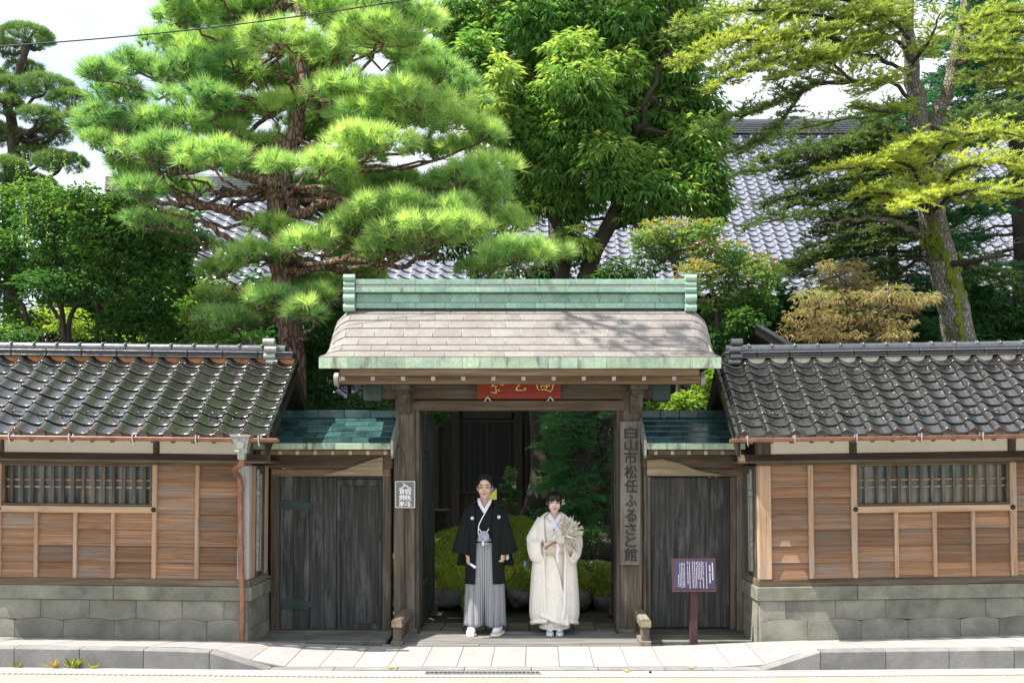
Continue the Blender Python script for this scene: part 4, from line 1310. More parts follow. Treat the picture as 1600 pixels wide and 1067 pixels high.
for u in (-.100, -.115, -.130, -.147): column(g, u, -.125, .125, .006)
column(g, -.163, -.12, .0, .0065)
tag(g.build('printed_lines', 'white_ink', pn), kind='stuff')

# overhead cable
g = G()
pts = []
for i in range(60):
    q = i / 59
    px = -700 + 2300 * q
    D = 9.0 + 3.0 * q
    py = 73 + (0 - 73) * (px / 640.0) if px < 640 else 0 - (px - 640) * .12
    py += 8 * math.sin(math.pi * min(1, max(0, px / 640)))
    pts.append((PX(px, D), D, PZ(py, D)))
g.tube(pts, .007, 6)
tag(g.build('overhead_cable', 'cable'), 'thin black overhead cable sagging across the sky and the large pine', 'cable')

# weeds in the kerb
for px, hgt, n, lab, tone in ((118, .13, 18, 'tallest tuft of grassy weeds sprouting at the left kerb joint', .35), (85, .11, 12, 'rusty brown dried weed standing at the foot of the left kerb', .80), (28, .06, 9, 'low creeping weed at the foot of the left kerb near the picture edge', .45), (150, .09, 8, 'small yellow weed sprig with spread blades on the left kerb', .6)):
    x = PX(px, 9.18); z = z_road(x) + .004
    C = np.tile([[x, 9.185, z]], (n, 1)) + rng.normal(0, .012, (n, 3)) * [1.5, .3, 0]
    d = np.stack([rng.normal(0, .75, n), rng.normal(-.25, .2, n), .5 + rng.random(n) * .8], 1)
    V, vv = leaves(C, d, rng.normal(0, 1, (n, 3)) + [0, -1, .3], hgt * (.5 + .6 * rng.random(n)), .012 + .01 * rng.random(n), np.clip(tone + rng.normal(0, .15, n), 0, 1))
    t = thing('weed', lab, 'weed', (x, 9.185, z))
    npmesh('blades', V, 3, vv, 'weed', t)
for px, py, lab in ((180 / 6.15 + 580, 1045, 'tan fallen leaf on the pale paving slabs left of the drain'), (1078, 1041, 'yellow fallen leaf on the kerb line right of the drain'), (977, 1049, 'yellowish leaf lying in the gutter right of the drain')):
    Dd = 9.24 if py < 1047 else 9.15
    x = PX(px, Dd)
    zz = (z_kerb(x) if Dd > 9.2 else z_road(x)) + .012
    V, vv = leaves(np.array([[x, Dd, zz], [x + .01, Dd, zz], [x, Dd + .01, zz + .003]]), np.array([[1, .3, .1], [-.8, .5, .15], [.2, -1, .1]]), np.array([[0, 0, 1.]] * 3), .05, .03, np.array([.8, .95, .7]))
    tag(npmesh('fallen_leaf', V, 3, vv, 'weed'), lab, 'leaf')
for px, lab in ((1016, 'dark pebble in the gutter nearest the right barrier'),):
    x = PX(px, 9.1)
    g = G(); g.ell((x, 9.1, z_road(x) + .012), (.014, .012, .014), 8, 6); tag(g.build('pebble', 'black_iron', smooth=True), lab, 'pebble')

# ------------------------------------------------------------------ garden seen through the gate
g = G()
def gz(x, y): return -.03 + .02 * math.sin(x * 1.7 + y) + .012 * math.sin(3.1 * x - 2 * y)
g.grid(lambda u, v: (-30 + 60 * u, 11.73 + 40 * v, gz(-30 + 60 * u, 11.73 + 40 * v) if v > 0 else -.04), 90, 60)
tag(g.build('garden_ground', 'soil', smooth=True), kind='structure')

def hillz(x, y):
    def b(cx, cy, rx, ry, h): 
        q = ((x - cx) / rx) ** 2 + ((y - cy) / ry) ** 2
        return h * math.exp(-q * 1.1) 
    return .27 + b(-.62, 14.7, .85, 1.2, .62) + b(.45, 15.6, 1.2, 1.4, .50) + b(-1.45, 14.2, .55, .8, .34) + .02 * math.sin(9 * x + 4 * y) + .015 * math.sin(17 * x - 6 * y)
g = G()
g.grid(lambda u, v: (-2.4 + 4.8 * u, 12.75 + 4.6 * v, hillz(-2.4 + 4.8 * u, 12.75 + 4.6 * v) * min(1, v * 14 + .1)), 110, 90)
mound = tag(g.build('moss_mound', 'moss', smooth=True), kind='structure')
n = 60000
bx = rng.uniform(-2.3, 2.3, n); by = rng.uniform(12.85, 17.0, n)
bz = np.array([hillz(a, b) for a, b in zip(bx, by)])
C = np.stack([bx, by, bz], 1)
V, vv = needles(C, np.tile([[0, -.2, 1.0]], (n, 1)), 2, .028, .012, 1.3, np.clip(.45 + .35 * np.sin(bx * 2.1) * np.cos(by * 1.7) + rng.normal(0, .15, n), 0, 1), .01)
tag(npmesh('moss_tips', V, 3, vv, 'moss_blade', mound), kind='stuff')

def rock(label, cx, cy, cz, rx, ry, rz, seed, moss=True):
    r_ = random.Random(seed)
    bm = bmesh.new()
    bmesh.ops.create_icosphere(bm, subdivisions=4, radius=1)
    ph = [r_.uniform(0, 6) for _ in range(9)]
    for v in bm.verts:
        p = v.co
        d = 1 + .16 * math.sin(2.1 * p.x + ph[0]) * math.sin(2.6 * p.y + ph[1]) + .10 * math.sin(4.3 * p.z + ph[2] + 2 * p.x) + .05 * math.sin(9 * p.x + ph[3]) * math.sin(8 * p.z + ph[4])
        for k in range(4):                                   # facets
            nrm = Vector((math.sin(ph[k] * 3), math.cos(ph[k + 2] * 2), math.sin(ph[k + 4]))).normalized()
            e = p.dot(nrm) * d
            if e > .74: d *= .74 / e * .5 + .5
        v.co = p * d
    V = [(cx + v.co.x * rx, cy + v.co.y * ry, cz + v.co.z * rz) for v in bm.verts]
    Fs = [tuple(v.index for v in f.verts) for f in bm.faces]
    bm.free()
    t = thing('garden_rock', label, 'rock', (cx, cy, cz - rz))
    g = G(); g.add(V, Fs); st = g.build('stone', 'rock', t, smooth=True)
    if moss:
        g = G()
        top = [i for i, f in enumerate(Fs) if sum(V[q][2] for q in f) / 3 > cz + rz * (.10 + .25 * math.sin(5 * V[f[0]][0] + seed))]
        used = {}
        vs, fs = [], []
        for i in top:
            ff = []
            for q in Fs[i]:
                if q not in used:
                    used[q] = len(vs); v = V[q]
                    vs.append((cx + (v[0] - cx) * 1.05, cy + (v[1] - cy) * 1.05, cz + (v[2] - cz) * 1.06 + .006))
                ff.append(used[q])
            fs.append(tuple(ff))
        if fs:
            g.add(vs, fs); g.build('moss_cap', 'moss', t, smooth=True)
            pv = np.array(vs); pv = pv[rng.integers(0, len(pv), 700)] + rng.normal(0, .015, (700, 3)) * [1, 1, .3]
            V2, v2 = needles(pv, np.tile([[0, -.4, 1.]], (700, 1)), 3, .025, .010, 1.4, np.clip(.5 + rng.normal(0, .2, 700), 0, 1), .012)
            tag(npmesh('moss_tips', V2, 3, v2, 'moss_blade', t), kind='stuff')
    return t
for px, py, D, wpx, hpx, sd, lab in (
        (706, 925, 12.6, 44, 36, 1, 'mossy grey boulder at the foot of the mound beside the left gate leaf'),
        (752, 935, 12.5, 26, 30, 2, 'small dark stone behind the groom striped skirt, left side'),
        (735, 945, 12.35, 20, 20, 11, 'low dark stone between the left boulder and the groom'),
        (775, 925, 12.7, 34, 38, 3, 'dark upright stone behind the groom, right side'),
        (812, 922, 12.6, 36, 44, 4, 'moss covered boulder between groom and bride'),
        (842, 925, 12.7, 34, 40, 5, 'mossy boulder half hidden behind the bride'),
        (908, 925, 12.6, 32, 40, 6, 'green moss covered boulder right beside the bride skirt'),
        (944, 922, 12.7, 40, 50, 7, 'tall grey cracked boulder next to the right gate leaf'),
        (885, 940, 12.5, 34, 24, 8, 'low stone hidden behind the bride hem'),
        (690, 898, 12.9, 30, 16, 9, 'flat mossy stone lying on top of the left boulder')):
    rock(lab, PX(px, D), D, PZ(py, D), wpx / 2 * 1.25 / F * D, .30, hpx / 2 * 1.35 / F * D, sd)
# clipped hedges to the right of the mound
def hedge(label, cx, cy, cz, rx, ry, rz, n, mat, base=.35):
    th = rng.random(n) * 2 * np.pi; u = rng.random(n) * 2 - 1
    r = np.sqrt(1 - u * u)
    p = np.stack([np.sign(r * np.cos(th)) * np.abs(r * np.cos(th)) ** .6, np.sign(r * np.sin(th)) * np.abs(r * np.sin(th)) ** .6, np.sign(u) * np.abs(u) ** .6], 1)
    p *= (.86 + .16 * rng.random((n, 1)))
    C = p * [rx, ry, rz] + [cx, cy, cz]
    d = unit(p + rng.normal(0, .5, (n, 3)))
    V, vv = leaves(C, d, rng.normal(0, 1, (n, 3)), .045, .026, np.clip(base + rng.normal(0, .22, n) + .2 * p[:, 2], 0, 1))
    t = thing('hedge', label, 'hedge', (cx, cy, cz - rz))
    npmesh('foliage', V, 3, vv, mat, t)
    g = G(); g.ell((cx, cy, cz), (rx * .86, ry * .86, rz * .86), 20, 12); g.build('inner_twigs', 'bark_dark', t, smooth=True)
    g = G(); g.tube([(cx, cy, -.1), (cx + .03, cy, cz)], .05, 8); g.build('stem', 'bark_dark', t)
hedge('dense clipped dark hedge right of the bride, behind the boulders', PX(942, 14.0), 14.0, PZ(862, 14.0), .52, .5, .34, 7000, 'dark_leaf')
hedge('low bright green mossy shrub between bride and right hedge', PX(918, 13.3), 13.2, PZ(893, 13.2), .34, .3, .12, 2500, 'photinia', .3)
# blue pipe and cane in the mound
for px, p0, p1, r, m, lab, nm in ((821, 902, 876, .024, 'sign_blue', 'short pale blue pipe standing in the moss between groom and bride', 'pipe'), (826.5, 902, 860, .012, 'cane', 'thin tan cane beside the blue pipe in the moss', 'cane')):
    if 'sign_blue' not in MAT:
        MAT['sign_blue'] = plain('pale_blue_plastic', (0.22, 0.32, 0.40), .5); MAT['cane'] = plain('bamboo_cane', (0.22, 0.17, 0.09), .6)
    D = 12.9
    g = G(); g.tube([(PX(px, D), D, PZ(p0, D) - .1), (PX(px, D), D, PZ(p1, D))], r, 12); tag(g.build(nm, m, smooth=40), lab, nm)
# slatted wooden box left in the garden
D = 17.0
xa, xb, z0, z1 = PX(660, D), PX(700, D), PZ(826, D), PZ(797, D)
t = thing('slatted_box', 'low slatted wooden box at the house front, left of the moss mound', 'wooden box', ((xa + xb) / 2, D, z0))
g = G(); g.box(xa, xb, D, D + .4, z1 - .04, z1, .005); g.build('lid', 'house_z', t)
for x in (xa, xb - .05): 
    g = G(); g.box(x, x + .05, D, D + .05, 0, z1 - .041, .004); g.build('leg', 'house_z', t)
for k in range(5):
    z = z0 + (z1 - .05 - z0) * k / 5
    g = G(); g.box(xa + .051, xb - .051, D + .01, D + .03, z + .01, z + .035, .002); g.build('slat', 'house_z', t)
g = G(); g.box(xa + .01, xb - .01, D + .06, D + .38, 0, z1 - .042, 0); g.build('body', 'house_z', t)

MAT['house_glass'] = plain('dark_house_glass', (0.012, 0.016, 0.016), 0.45, 0, 6, .3, 0, .2)
# ------------------------------------------------------------------ main house behind
house = thing('main_house', 'large old house with a steep sunlit pale tiled roof behind the trees', 'house', (2, 21, 0))
def roof_plane(x0, x1, eave, ridge, name):
    g = G()
    g.prism([(eave[0], eave[1] - .05), (ridge[0], ridge[1] - .05), (2 * ridge[0] - eave[0], eave[1] - .05), (2 * ridge[0] - eave[0], eave[1] - .2), (ridge[0], ridge[1] - .25), (eave[0], eave[1] - .2)], 'x', x0, x1)
    return g.build(name, 'roof_under', house)
HT_P, HT_L = .285, .235
HTM = tile_mesh('plain', HT_P, HT_L, 1.5, 'house_tile')
tv = np.zeros(len(HTM.vertices) * 3); HTM.vertices.foreach_get('co', tv); tv = tv.reshape(-1, 3)
tfs = [tuple(p.vertices) for p in HTM.polygons]
def tile_field(x0, x1, eave, ridge, roof, singles):
    sl = math.atan2(ridge[1] - eave[1], ridge[0] - eave[0]); ln = math.hypot(ridge[1] - eave[1], ridge[0] - eave[0])
    nr, nc = int(ln / HT_L), int((x1 - x0) / HT_P)
    rest = []
    for r in range(nr):
        for c in range(nc):
            x = x0 + (c + .5) * HT_P
            y = eave[0] + math.cos(sl) * r * HT_L; z = eave[1] + math.sin(sl) * r * HT_L
            px = CX + x / y * F; py = HY - (z - CH) / y * F
            if singles and singles[0] < px < singles[2] and singles[1] < py < singles[3]:
                o = place('tile', HTM, (x, y, z), roof); o.rotation_euler = (sl + random.uniform(-.01, .01), 0, 0)
            else: rest.append((x, y, z))
    rest = np.array(rest)
    rm = np.array([[1, 0, 0], [0, math.cos(sl), -math.sin(sl)], [0, math.sin(sl), math.cos(sl)]])
    base = tv @ rm.T
    V = (rest[:, None, :] + base[None]).reshape(-1, 3)
    nv = len(tv)
    g = G(); g.V = [tuple(v) for v in V]
    g.F = [tuple(i + k * nv for i in f) for k in range(len(rest)) for f in tfs]; g.MI = [0] * len(g.F)
    tag(g.build('tile', 'house_tile', roof, smooth=35, recalc=False), kind='stuff')
E1, R1 = (20.0, PZ(463, 20.0)), (25.4, PZ(211, 25.4))
E2, R2 = (20.0, PZ(465, 20.0)), (23.2, PZ(300, 23.2))
xA, xB = PX(880, 20), PX(1860, 20)
rA = roof_plane(xA, xB, E1, R1, 'roof')
tile_field(xA, xB, E1, R1, rA, (1128, 214, 1345, 330))
xC, xD = PX(60, 20), PX(880, 20)
rB = roof_plane(xC, xD, E2, R2, 'lower_roof')
tile_field(xC, xD, E2, R2, rB, None)
for (a, b, Rg, nm) in ((xA, xB, R1, 'ridge'), (xC, xD, R2, 'lower_ridge')):
    g = G(); g.box(a, b, Rg[0] - .12, Rg[0] + .12, Rg[1] - .1, Rg[1] + .28, .02); rr = g.build(nm, 'tile', house)
    for q in range(5):
        g = G(); g.box(a + .01, b - .01, Rg[0] - .22 + .02 * q, Rg[0] + .22 - .02 * q, Rg[1] - .02 + .06 * q, Rg[1] + .025 + .06 * q, .012); g.build('ridge_course', 'ridge_tile', rr)
    g = G(); g.tube([(a, Rg[0], Rg[1] + .30), (b, Rg[0], Rg[1] + .30)], .11, 12); g.build('ridge_cap', 'ridge_tile', rr, smooth=40)
# walls, posts and lattice windows below the eaves
g = G(); g.box(xC, xB, 21.0, 21.2, -.1, 5.5, 0); hw = g.build('wall', 'house_z', house)
g = G(); g.box(xC, xB, 19.93, 20.0, E1[1] - .22, E1[1] - .06, .01); g.build('eave_board', 'house_z', house)
for px in (680, 712, 810, 905, 1000):
    g = G(); x = PX(px, 20.9); g.box(x - .08, x + .08, 20.88, 20.998, -.05, 5.0, .01); g.build('post', 'house_z', hw)
D = 20.95
for (a, b, z0, z1, nb, nc) in ((716, 806, 1.2, 2.75, 9, 3), (820, 900, 1.2, 2.7, 8, 3)):
    xa, xb = PX(a, D), PX(b, D)
    g = G(); g.box(xa, xb, 20.94, 20.998, z0, z0 + .06, .004); g.box(xa, xb, 20.94, 20.998, z1 - .06, z1, .004); g.box(xa, xa + .05, 20.94, 20.998, z0 + .06, z1 - .06, .004); g.box(xb - .05, xb, 20.94, 20.998, z0 + .06, z1 - .06, .004)
    w = g.build('window', 'house_z', house)
    g = G(); g.box(xa + .051, xb - .051, 20.98, 20.99, z0 + .061, z1 - .061, 0); g.build('pane', 'house_glass', w)
    for k in range(nb):
        x = xa + (xb - xa) * (k + 1) / (nb + 1)
        g = G(); g.box(x - .014, x + .014, 20.945, 20.975, z0 + .061, z1 - .061, 0); g.build('bar', 'house_z', w)
g = G(); g.box(PX(722, D), PX(800, D), 20.95, 20.99, 2.78, 2.98, .004); g.build('fanlight', 'house_z', house)
# poster and meter box on the house front
MAT['poster'] = None
m, nt, b_ = new_mat('poster_print')
v_, raw_ = coords(nt, rnd=False)
sx = nd(nt, 'ShaderNodeSeparateXYZ', {0: raw_})
ad = nd(nt, 'ShaderNodeMath', {0: sx.outputs[2], 1: nd(nt, 'ShaderNodeMath', {0: sx.outputs[0], 1: -.8}, operation='MULTIPLY').outputs[0]}, operation='ADD')
mr = nd(nt, 'ShaderNodeMapRange', {0: ad.outputs[0], 1: -.25, 2: .25})
nt.links.new(ramp(nt, mr.outputs[0], [(0, (.5, .55, .5)), (.22, (.5, .48, .05)), (.5, (.45, .46, .06)), (.56, (.03, .05, .30)), (.8, (.04, .07, .35))], 'CONSTANT'), b_.inputs['Base Color'])
MAT['poster'] = m
D = 20.3
g = G(); g.box(PX(763, D), PX(776, D), D, D + .012, PZ(780, D), PZ(762, D), 0)
tp = thing('poster_board', 'blue and yellow poster on a thin stand beside the groom head', 'poster', (PX(769, D), D, 0))
g.build('print', 'poster', tp)
g = G(); g.box(PX(768, D), PX(771, D), D + .015, D + .04, 0, PZ(764, D), .004); g.build('stand', 'house_z', tp)
D = 20.85
t = thing('meter_box', 'small pale meter box on the dark house wall between the couple', 'meter box', (PX(803, D), D, PZ(763, D)))
g = G(); g.box(PX(800, D), PX(806.5, D), D - .06, D - .002 + .03, PZ(763, D), PZ(752, D), .01); g.build('case', 'sign_grey', t)
g = G(); g.box(PX(801.5, D), PX(805, D), D - .064, D - .061, PZ(757, D), PZ(754, D), 0); g.build('dial', 'glass', t)

# small tiled garden roofs glimpsed behind the walls
t = thing('garden_wall_roof', 'low dark blue roof edge with ribs beyond the right wall ridge', 'roof', (PX(1205, 13.4), 13.4, 2.9))
g = G()
a = (PX(1178, 13.4), PZ(512, 13.4)); b = (PX(1232, 13.4), PZ(545, 13.4))
g.prism([(a[0], a[1]), (b[0], b[1]), (b[0], b[1] - .1), (a[0], a[1] - .1)], 'y', 13.3, 14.3); g.build('slope', 'roof_under', t)
for k in range(4):
    y = 13.32 + .3 * k
    g = G(); g.tube([(a[0], y, a[1] + .03), (b[0], y, b[1] + .03)], .05, 10); g.build('rib', 'ridge_tile', t, smooth=40)
g = G(); g.box(a[0] + .1, b[0] - .1, 13.5, 14.2, -.1, b[1] - .08, 0); g.build('wall', 'house_z', t)
t = thing('shed_roof', 'little grey tiled roof peeping out under the gate eave beside the pine trunk', 'roof', (PX(545, 14), 14, 2.8))
g = G(); e0, e1 = (13.9, PZ(623, 13.9)), (14.5, PZ(600, 14.5))
g.prism([(e0[0], e0[1] - .03), (e1[0], e1[1] - .03), (e1[0], e1[1] - .12), (e0[0], e0[1] - .12)], 'x', PX(490, 14), PX(605, 14)); rf = g.build('slope', 'roof_under', t)
sl = math.atan2(e1[1] - e0[1], e1[0] - e0[0])
for c in range(4):
    for r in range(3):
        o = place('tile', HTM, (PX(507, 14) + .27 * c, e0[0] + math.cos(sl) * r * HT_L, e0[1] + math.sin(sl) * r * HT_L), rf); o.rotation_euler = (sl, 0, 0)
g = G(); g.box(PX(495, 14), PX(600, 14), 14.1, 14.5, -.1, e0[1] - .05, 0); g.build('wall', 'house_z', t)
# ------------------------------------------------------------------ trees
def W3(px, py, D): return np.array([PX(px, D), D, PZ(py, D)])
def wob(pts, n=5, amp=.03):
    """subdivide a polyline and make it crooked"""
    out = []
    pts = [np.array(p, dtype=float) for p in pts]
    for i in range(len(pts) - 1):
        p0, p1, p2, p3 = pts[max(0, i - 1)], pts[i], pts[i + 1], pts[min(len(pts) - 1, i + 2)]
        for k in range(n):
            q = k / n
            p = .5 * (2 * p1 + (p2 - p0) * q + (2 * p0 - 5 * p1 + 4 * p2 - p3) * q * q + (3 * p1 - p0 - 3 * p2 + p3) * q ** 3)
            if 0 < i + k: p = p + rng.normal(0, amp, 3) * min(1, np.linalg.norm(p2 - p1) * 1.5)
            out.append(p)
    out.append(pts[-1])
    return out
def limb(g, pts, r0, r1, n=5, amp=.03, seg=8):
    pp = wob(pts, n, amp)
    m = len(pp) - 1
    g.tube(pp, [r0 + (r1 - r0) * (i / m) ** .8 for i in range(m + 1)], seg)
    return pp

def pad_points(c, rx, ry, rz, n, flat=.4):
    th = rng.random(n) * 2 * np.pi; r = np.sqrt(rng.random(n))
    x, y = r * np.cos(th), r * np.sin(th)
    h = np.sqrt(np.maximum(0, 1 - r * r))
    z = h * (1 - flat + flat * rng.random(n)) * np.where(rng.random(n) < .22, -.55, 1.0)
    P = np.stack([x * rx, y * ry, z * rz], 1)
    N = unit(np.stack([x * .8, y * .8, .75 + 0 * x], 1) + rng.normal(0, .22, (n, 3)))
    return P + c, N, z

# --- the big pine over the left wall
pine = thing('pine_tree', 'large spreading pine with layered bright needle pads behind the left wall', 'tree', (PX(456, 12.9), 12.9, 0))
D0 = 12.9
gp = G()
trunk_px = [(460, 760, 12.9), (459, 620, 12.9), (456, 540, 12.9), (446, 470, 12.9), (438, 400, 12.85), (432, 340, 12.85), (436, 295, 12.85)]
tp_ = [W3(*p) for p in trunk_px]
limb(gp, tp_, .185, .125, 5, .012, 14)
up_ = [W3(436, 298, 12.85), W3(455, 230, 12.95), W3(470, 150, 13.0), W3(462, 70, 13.0), W3(470, -10, 13.05), W3(480, -90, 13.1), W3(470, -170, 13.1)]
limb(gp, up_, .13, .05, 4, .03, 10)
limb(gp, [W3(433, 330, 12.85), W3(425, 290, 12.7), W3(395, 280, 12.6), W3(360, 270, 12.4)], .10, .04, 5, .03)
limb(gp, [W3(440, 300, 12.85), W3(470, 335, 12.6), W3(505, 318, 12.5), W3(550, 322, 12.4), W3(605, 322, 12.3), W3(660, 330, 12.2)], .085, .03, 5, .03)
limb(gp, [W3(436, 372, 12.85), W3(395, 345, 12.7), W3(340, 325, 12.6), W3(290, 315, 12.6), W3(255, 285, 12.7), W3(240, 255, 12.8)], .085, .03, 5, .03)
limb(gp, [W3(345, 327, 12.6), W3(300, 318, 12.6), W3(240, 310, 12.8), W3(190, 285, 13.0)], .05, .02, 5, .03)
limb(gp, [W3(438, 388, 12.85), W3(390, 385, 12.6), W3(350, 370, 12.5), W3(318, 345, 12.4)], .06, .03, 5, .03)
limb(gp, [W3(440, 420, 12.85), W3(480, 425, 12.6), W3(540, 405, 12.4), W3(620, 412, 12.2), W3(690, 400, 12.2)], .06, .025, 5, .03)
pads = [(282, 22, 62, 24), (395, 12, 70, 24), (520, 18, 62, 22), (620, 22, 62, 26), (330, -20, 70, 30), (450, -35, 80, 30), (570, -30, 80, 30), (255, 68, 58, 24), (350, 75, 60, 22), (445, 62, 60, 20), (600, 60, 70, 26), (530, 82, 50, 20),
        (205, 108, 44, 24), (290, 118, 60, 26), (372, 105, 52, 22), (190, 150, 42, 26), (300, 158, 50, 24), (400, 132, 62, 22), (500, 112, 62, 22), (642, 92, 66, 26), (685, 118, 40, 26),
        (182, 190, 50, 26), (262, 192, 52, 24), (430, 172, 62, 22), (560, 142, 70, 24), (655, 160, 72, 26), (172, 232, 42, 24), (250, 240, 62, 24), (345, 215, 52, 20), (470, 207, 62, 20),
        (600, 192, 82, 26), (700, 188, 48, 26), (205, 270, 50, 18), (332, 252, 58, 26), (420, 236, 62, 22), (432, 266, 42, 20), (500, 262, 50, 20), (580, 232, 72, 22), (690, 238, 52, 24), (745, 215, 38, 24),
        (292, 300, 42, 18), (222, 306, 42, 16), (540, 312, 58, 18), (622, 290, 72, 20), (722, 284, 60, 24), (768, 262, 36, 20), (648, 330, 90, 24), (755, 318, 48, 22), (560, 352, 60, 20),
        (482, 382, 50, 22), (562, 378, 60, 20), (690, 368, 92, 24), (775, 348, 40, 22), (402, 402, 50, 20), (345, 425, 48, 20), (545, 412, 40, 18), (800, 402, 58, 26), (860, 405, 40, 22),
        (480, 448, 52, 24), (440, 470, 50, 22), (352, 468, 40, 18), (352, 505, 52, 20), (405, 492, 50, 20), (482, 490, 30, 18), (505, 470, 28, 20), (160, 120, 22, 12), (150, 205, 24, 14), (430, 360, 30, 12), (750, 425, 30, 14),
        (250, 350, 40, 16), (300, 385, 36, 14), (560, 430, 50, 18), (630, 395, 60, 18)]
rb = random.Random(3)
PV, PC = [], []
fill = [(rb.uniform(215, 720), rb.uniform(5, 330), rb.uniform(40, 70), rb.uniform(18, 26)) for _ in range(34)]
for (px, py, rx, ry) in pads + fill:
    isfill = (px, py, rx, ry) in fill
    dx = (px - 450) / 400
    front = rb.uniform(-1.3, 1.2) * math.sqrt(max(.1, 1 - dx * dx))
    if isfill: front = rb.uniform(.3, 1.5)
    if (px, py) in ((332, 252), (432, 266), (648, 330), (690, 368), (800, 402), (500, 262), (482, 382)): front = -1.15
    D = max(11.75, 12.85 + front)
    s = D / F
    c = W3(px, py, D)
    rxm, rzm = rx * s, ry * s
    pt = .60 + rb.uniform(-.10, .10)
    if px < 310 or py > 455: pt -= .14  # pads at left and low down: shade put into the tone
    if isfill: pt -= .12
    nsub = max(4, int(rx * ry / 165))
    allP = []
    for q in range(nsub):
        a = rb.uniform(0, 6.283); r_ = math.sqrt(rb.random()) * .85
        sc = rb.uniform(.30, .48)
        sx, sy = r_ * math.cos(a) * rxm, r_ * math.sin(a) * rxm * .75
        cc = c + np.array([sx, sy, (1 - r_ * r_) * rzm * .45 - rzm * .25 + rb.uniform(-.25, .25) * rzm])
        rr = max(.17, rxm * sc)
        n = int(9 + 190 * rr * rr)
        P, N, zz = pad_points(cc, rr, rr * .85, max(.10, rzm * .6), n)
        tone = pt + rb.uniform(-.09, .09) + .12 * np.clip(zz, -1, 1) + rng.normal(0, .13, n)  # light from above put into the tone of upper tufts
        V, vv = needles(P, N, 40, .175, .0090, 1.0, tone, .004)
        PV.append(V); PC.append(vv); allP.append(P)
    P = np.concatenate(allP)
    cand = tp_ + up_ if py < 300 else tp_
    best = min(cand, key=lambda q: np.linalg.norm((q - c) * [1, 1, 1.6]) + (2.5 if q[2] > c[2] + .1 else 0))
    base = c - [0, 0, rzm * .45]
    midp = (best + base) / 2 + np.array([0, 0, -.10 * np.linalg.norm(best - base)]) + rng.normal(0, .06, 3)
    limb(gp, [best, midp, base], .018 + .010 * np.linalg.norm(base - best), .012, 5, .05, 6)
    for k in range(9):
        q = P[rb.randrange(len(P))]
        limb(gp, [base, (base + q) / 2 - [0, 0, .03], q], .010, .004, 3, .03, 4)
gp.build('trunk', 'bark', pine, smooth=50)
# high bough reaching over the gate roof towards the street
over = [(-1.55, 9.55, 8.0, .5), (-1.15, 9.75, 8.15, .45), (-2.1, 9.9, 8.05, .5), (-2.5, 10.8, 7.9, .5)]
for x, y, z, r in over:
    P, N, zz = pad_points(np.array([x, y, z]), r, r * .55, .12, 55)
    V, vv = needles(P, N, 44, .125, .0052, 1.25, .5 + rng.normal(0, .08, 55), .008)
    PV.append(V); PC.append(vv)
go = G(); limb(go, [up_[4], np.array([-2.7, 11.6, 7.7]), np.array([-2.0, 10.0, 7.95]), np.array([-1.2, 9.6, 8.05])], .07, .02, 5, .04)
go.build('branch', 'bark', pine, smooth=50)
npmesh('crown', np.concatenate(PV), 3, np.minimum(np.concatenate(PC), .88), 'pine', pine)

# --- clipped cloud pine at the far left
nw = thing('cloud_pine', 'clipped cloud pine with separate rounded pads against the sky at far left', 'tree', (PX(20, 17), 17, 0))
D = 17.0
g = G()
tr = [W3(14, 640, D), W3(18, 420, D), W3(14, 300, D), W3(22, 215, D), W3(14, 165, D), W3(30, 112, D), W3(44, 72, D)]
limb(g, tr, .16, .05, 5, .02, 10)
PV, PC = [], []
for px, py, rx, ry in [(42, 58, 40, 18), (4, 76, 24, 16), (38, 108, 30, 10), (70, 62, 14, 10), (18, 138, 42, 13), (72, 136, 44, 16), (112, 160, 36, 18), (62, 182, 32, 13), (118, 192, 34, 15), (10, 165, 25, 16), (22, 218, 34, 16), (80, 214, 32, 15), (8, 265, 34, 20), (62, 246, 42, 14), (-30, 120, 40, 20), (-40, 200, 50, 20), (95, 255, 40, 16), (40, 290, 50, 18)]:
    Dd = D + rb.uniform(-.6, .6)
    c = W3(px, py, Dd); s = Dd / F
    n = int(rx * ry * .42) + 30
    P, N, zz = pad_points(c - [0, 0, ry * s * .2], rx * s, rx * s * .8, ry * s * 1.15, n, .25)
    V, vv = needles(P, N, 22, .085, .008, 1.1, .42 + .3 * np.clip(zz, -1, 1) + rng.normal(0, .08, n), .015)  # pad tops toned lighter: light from above put into the needles
    PV.append(V); PC.append(vv)
    best = min(tr, key=lambda q: np.linalg.norm(q - c) + (2 if q[2] > c[2] else 0))
    limb(g, [best, (best + c) / 2 - [0, 0, .12], c - [0, 0, ry * s * .5]], .05, .02, 5, .03, 6)
    for k in range(6):
        q = P[rb.randrange(n)]; limb(g, [c - [0, 0, ry * s * .5], q], .014, .006, 3, .01, 4)
g.build('trunk', 'bark_dark', nw, smooth=50)
npmesh('crown', np.concatenate(PV), 3, np.concatenate(PC), 'niwaki', nw)

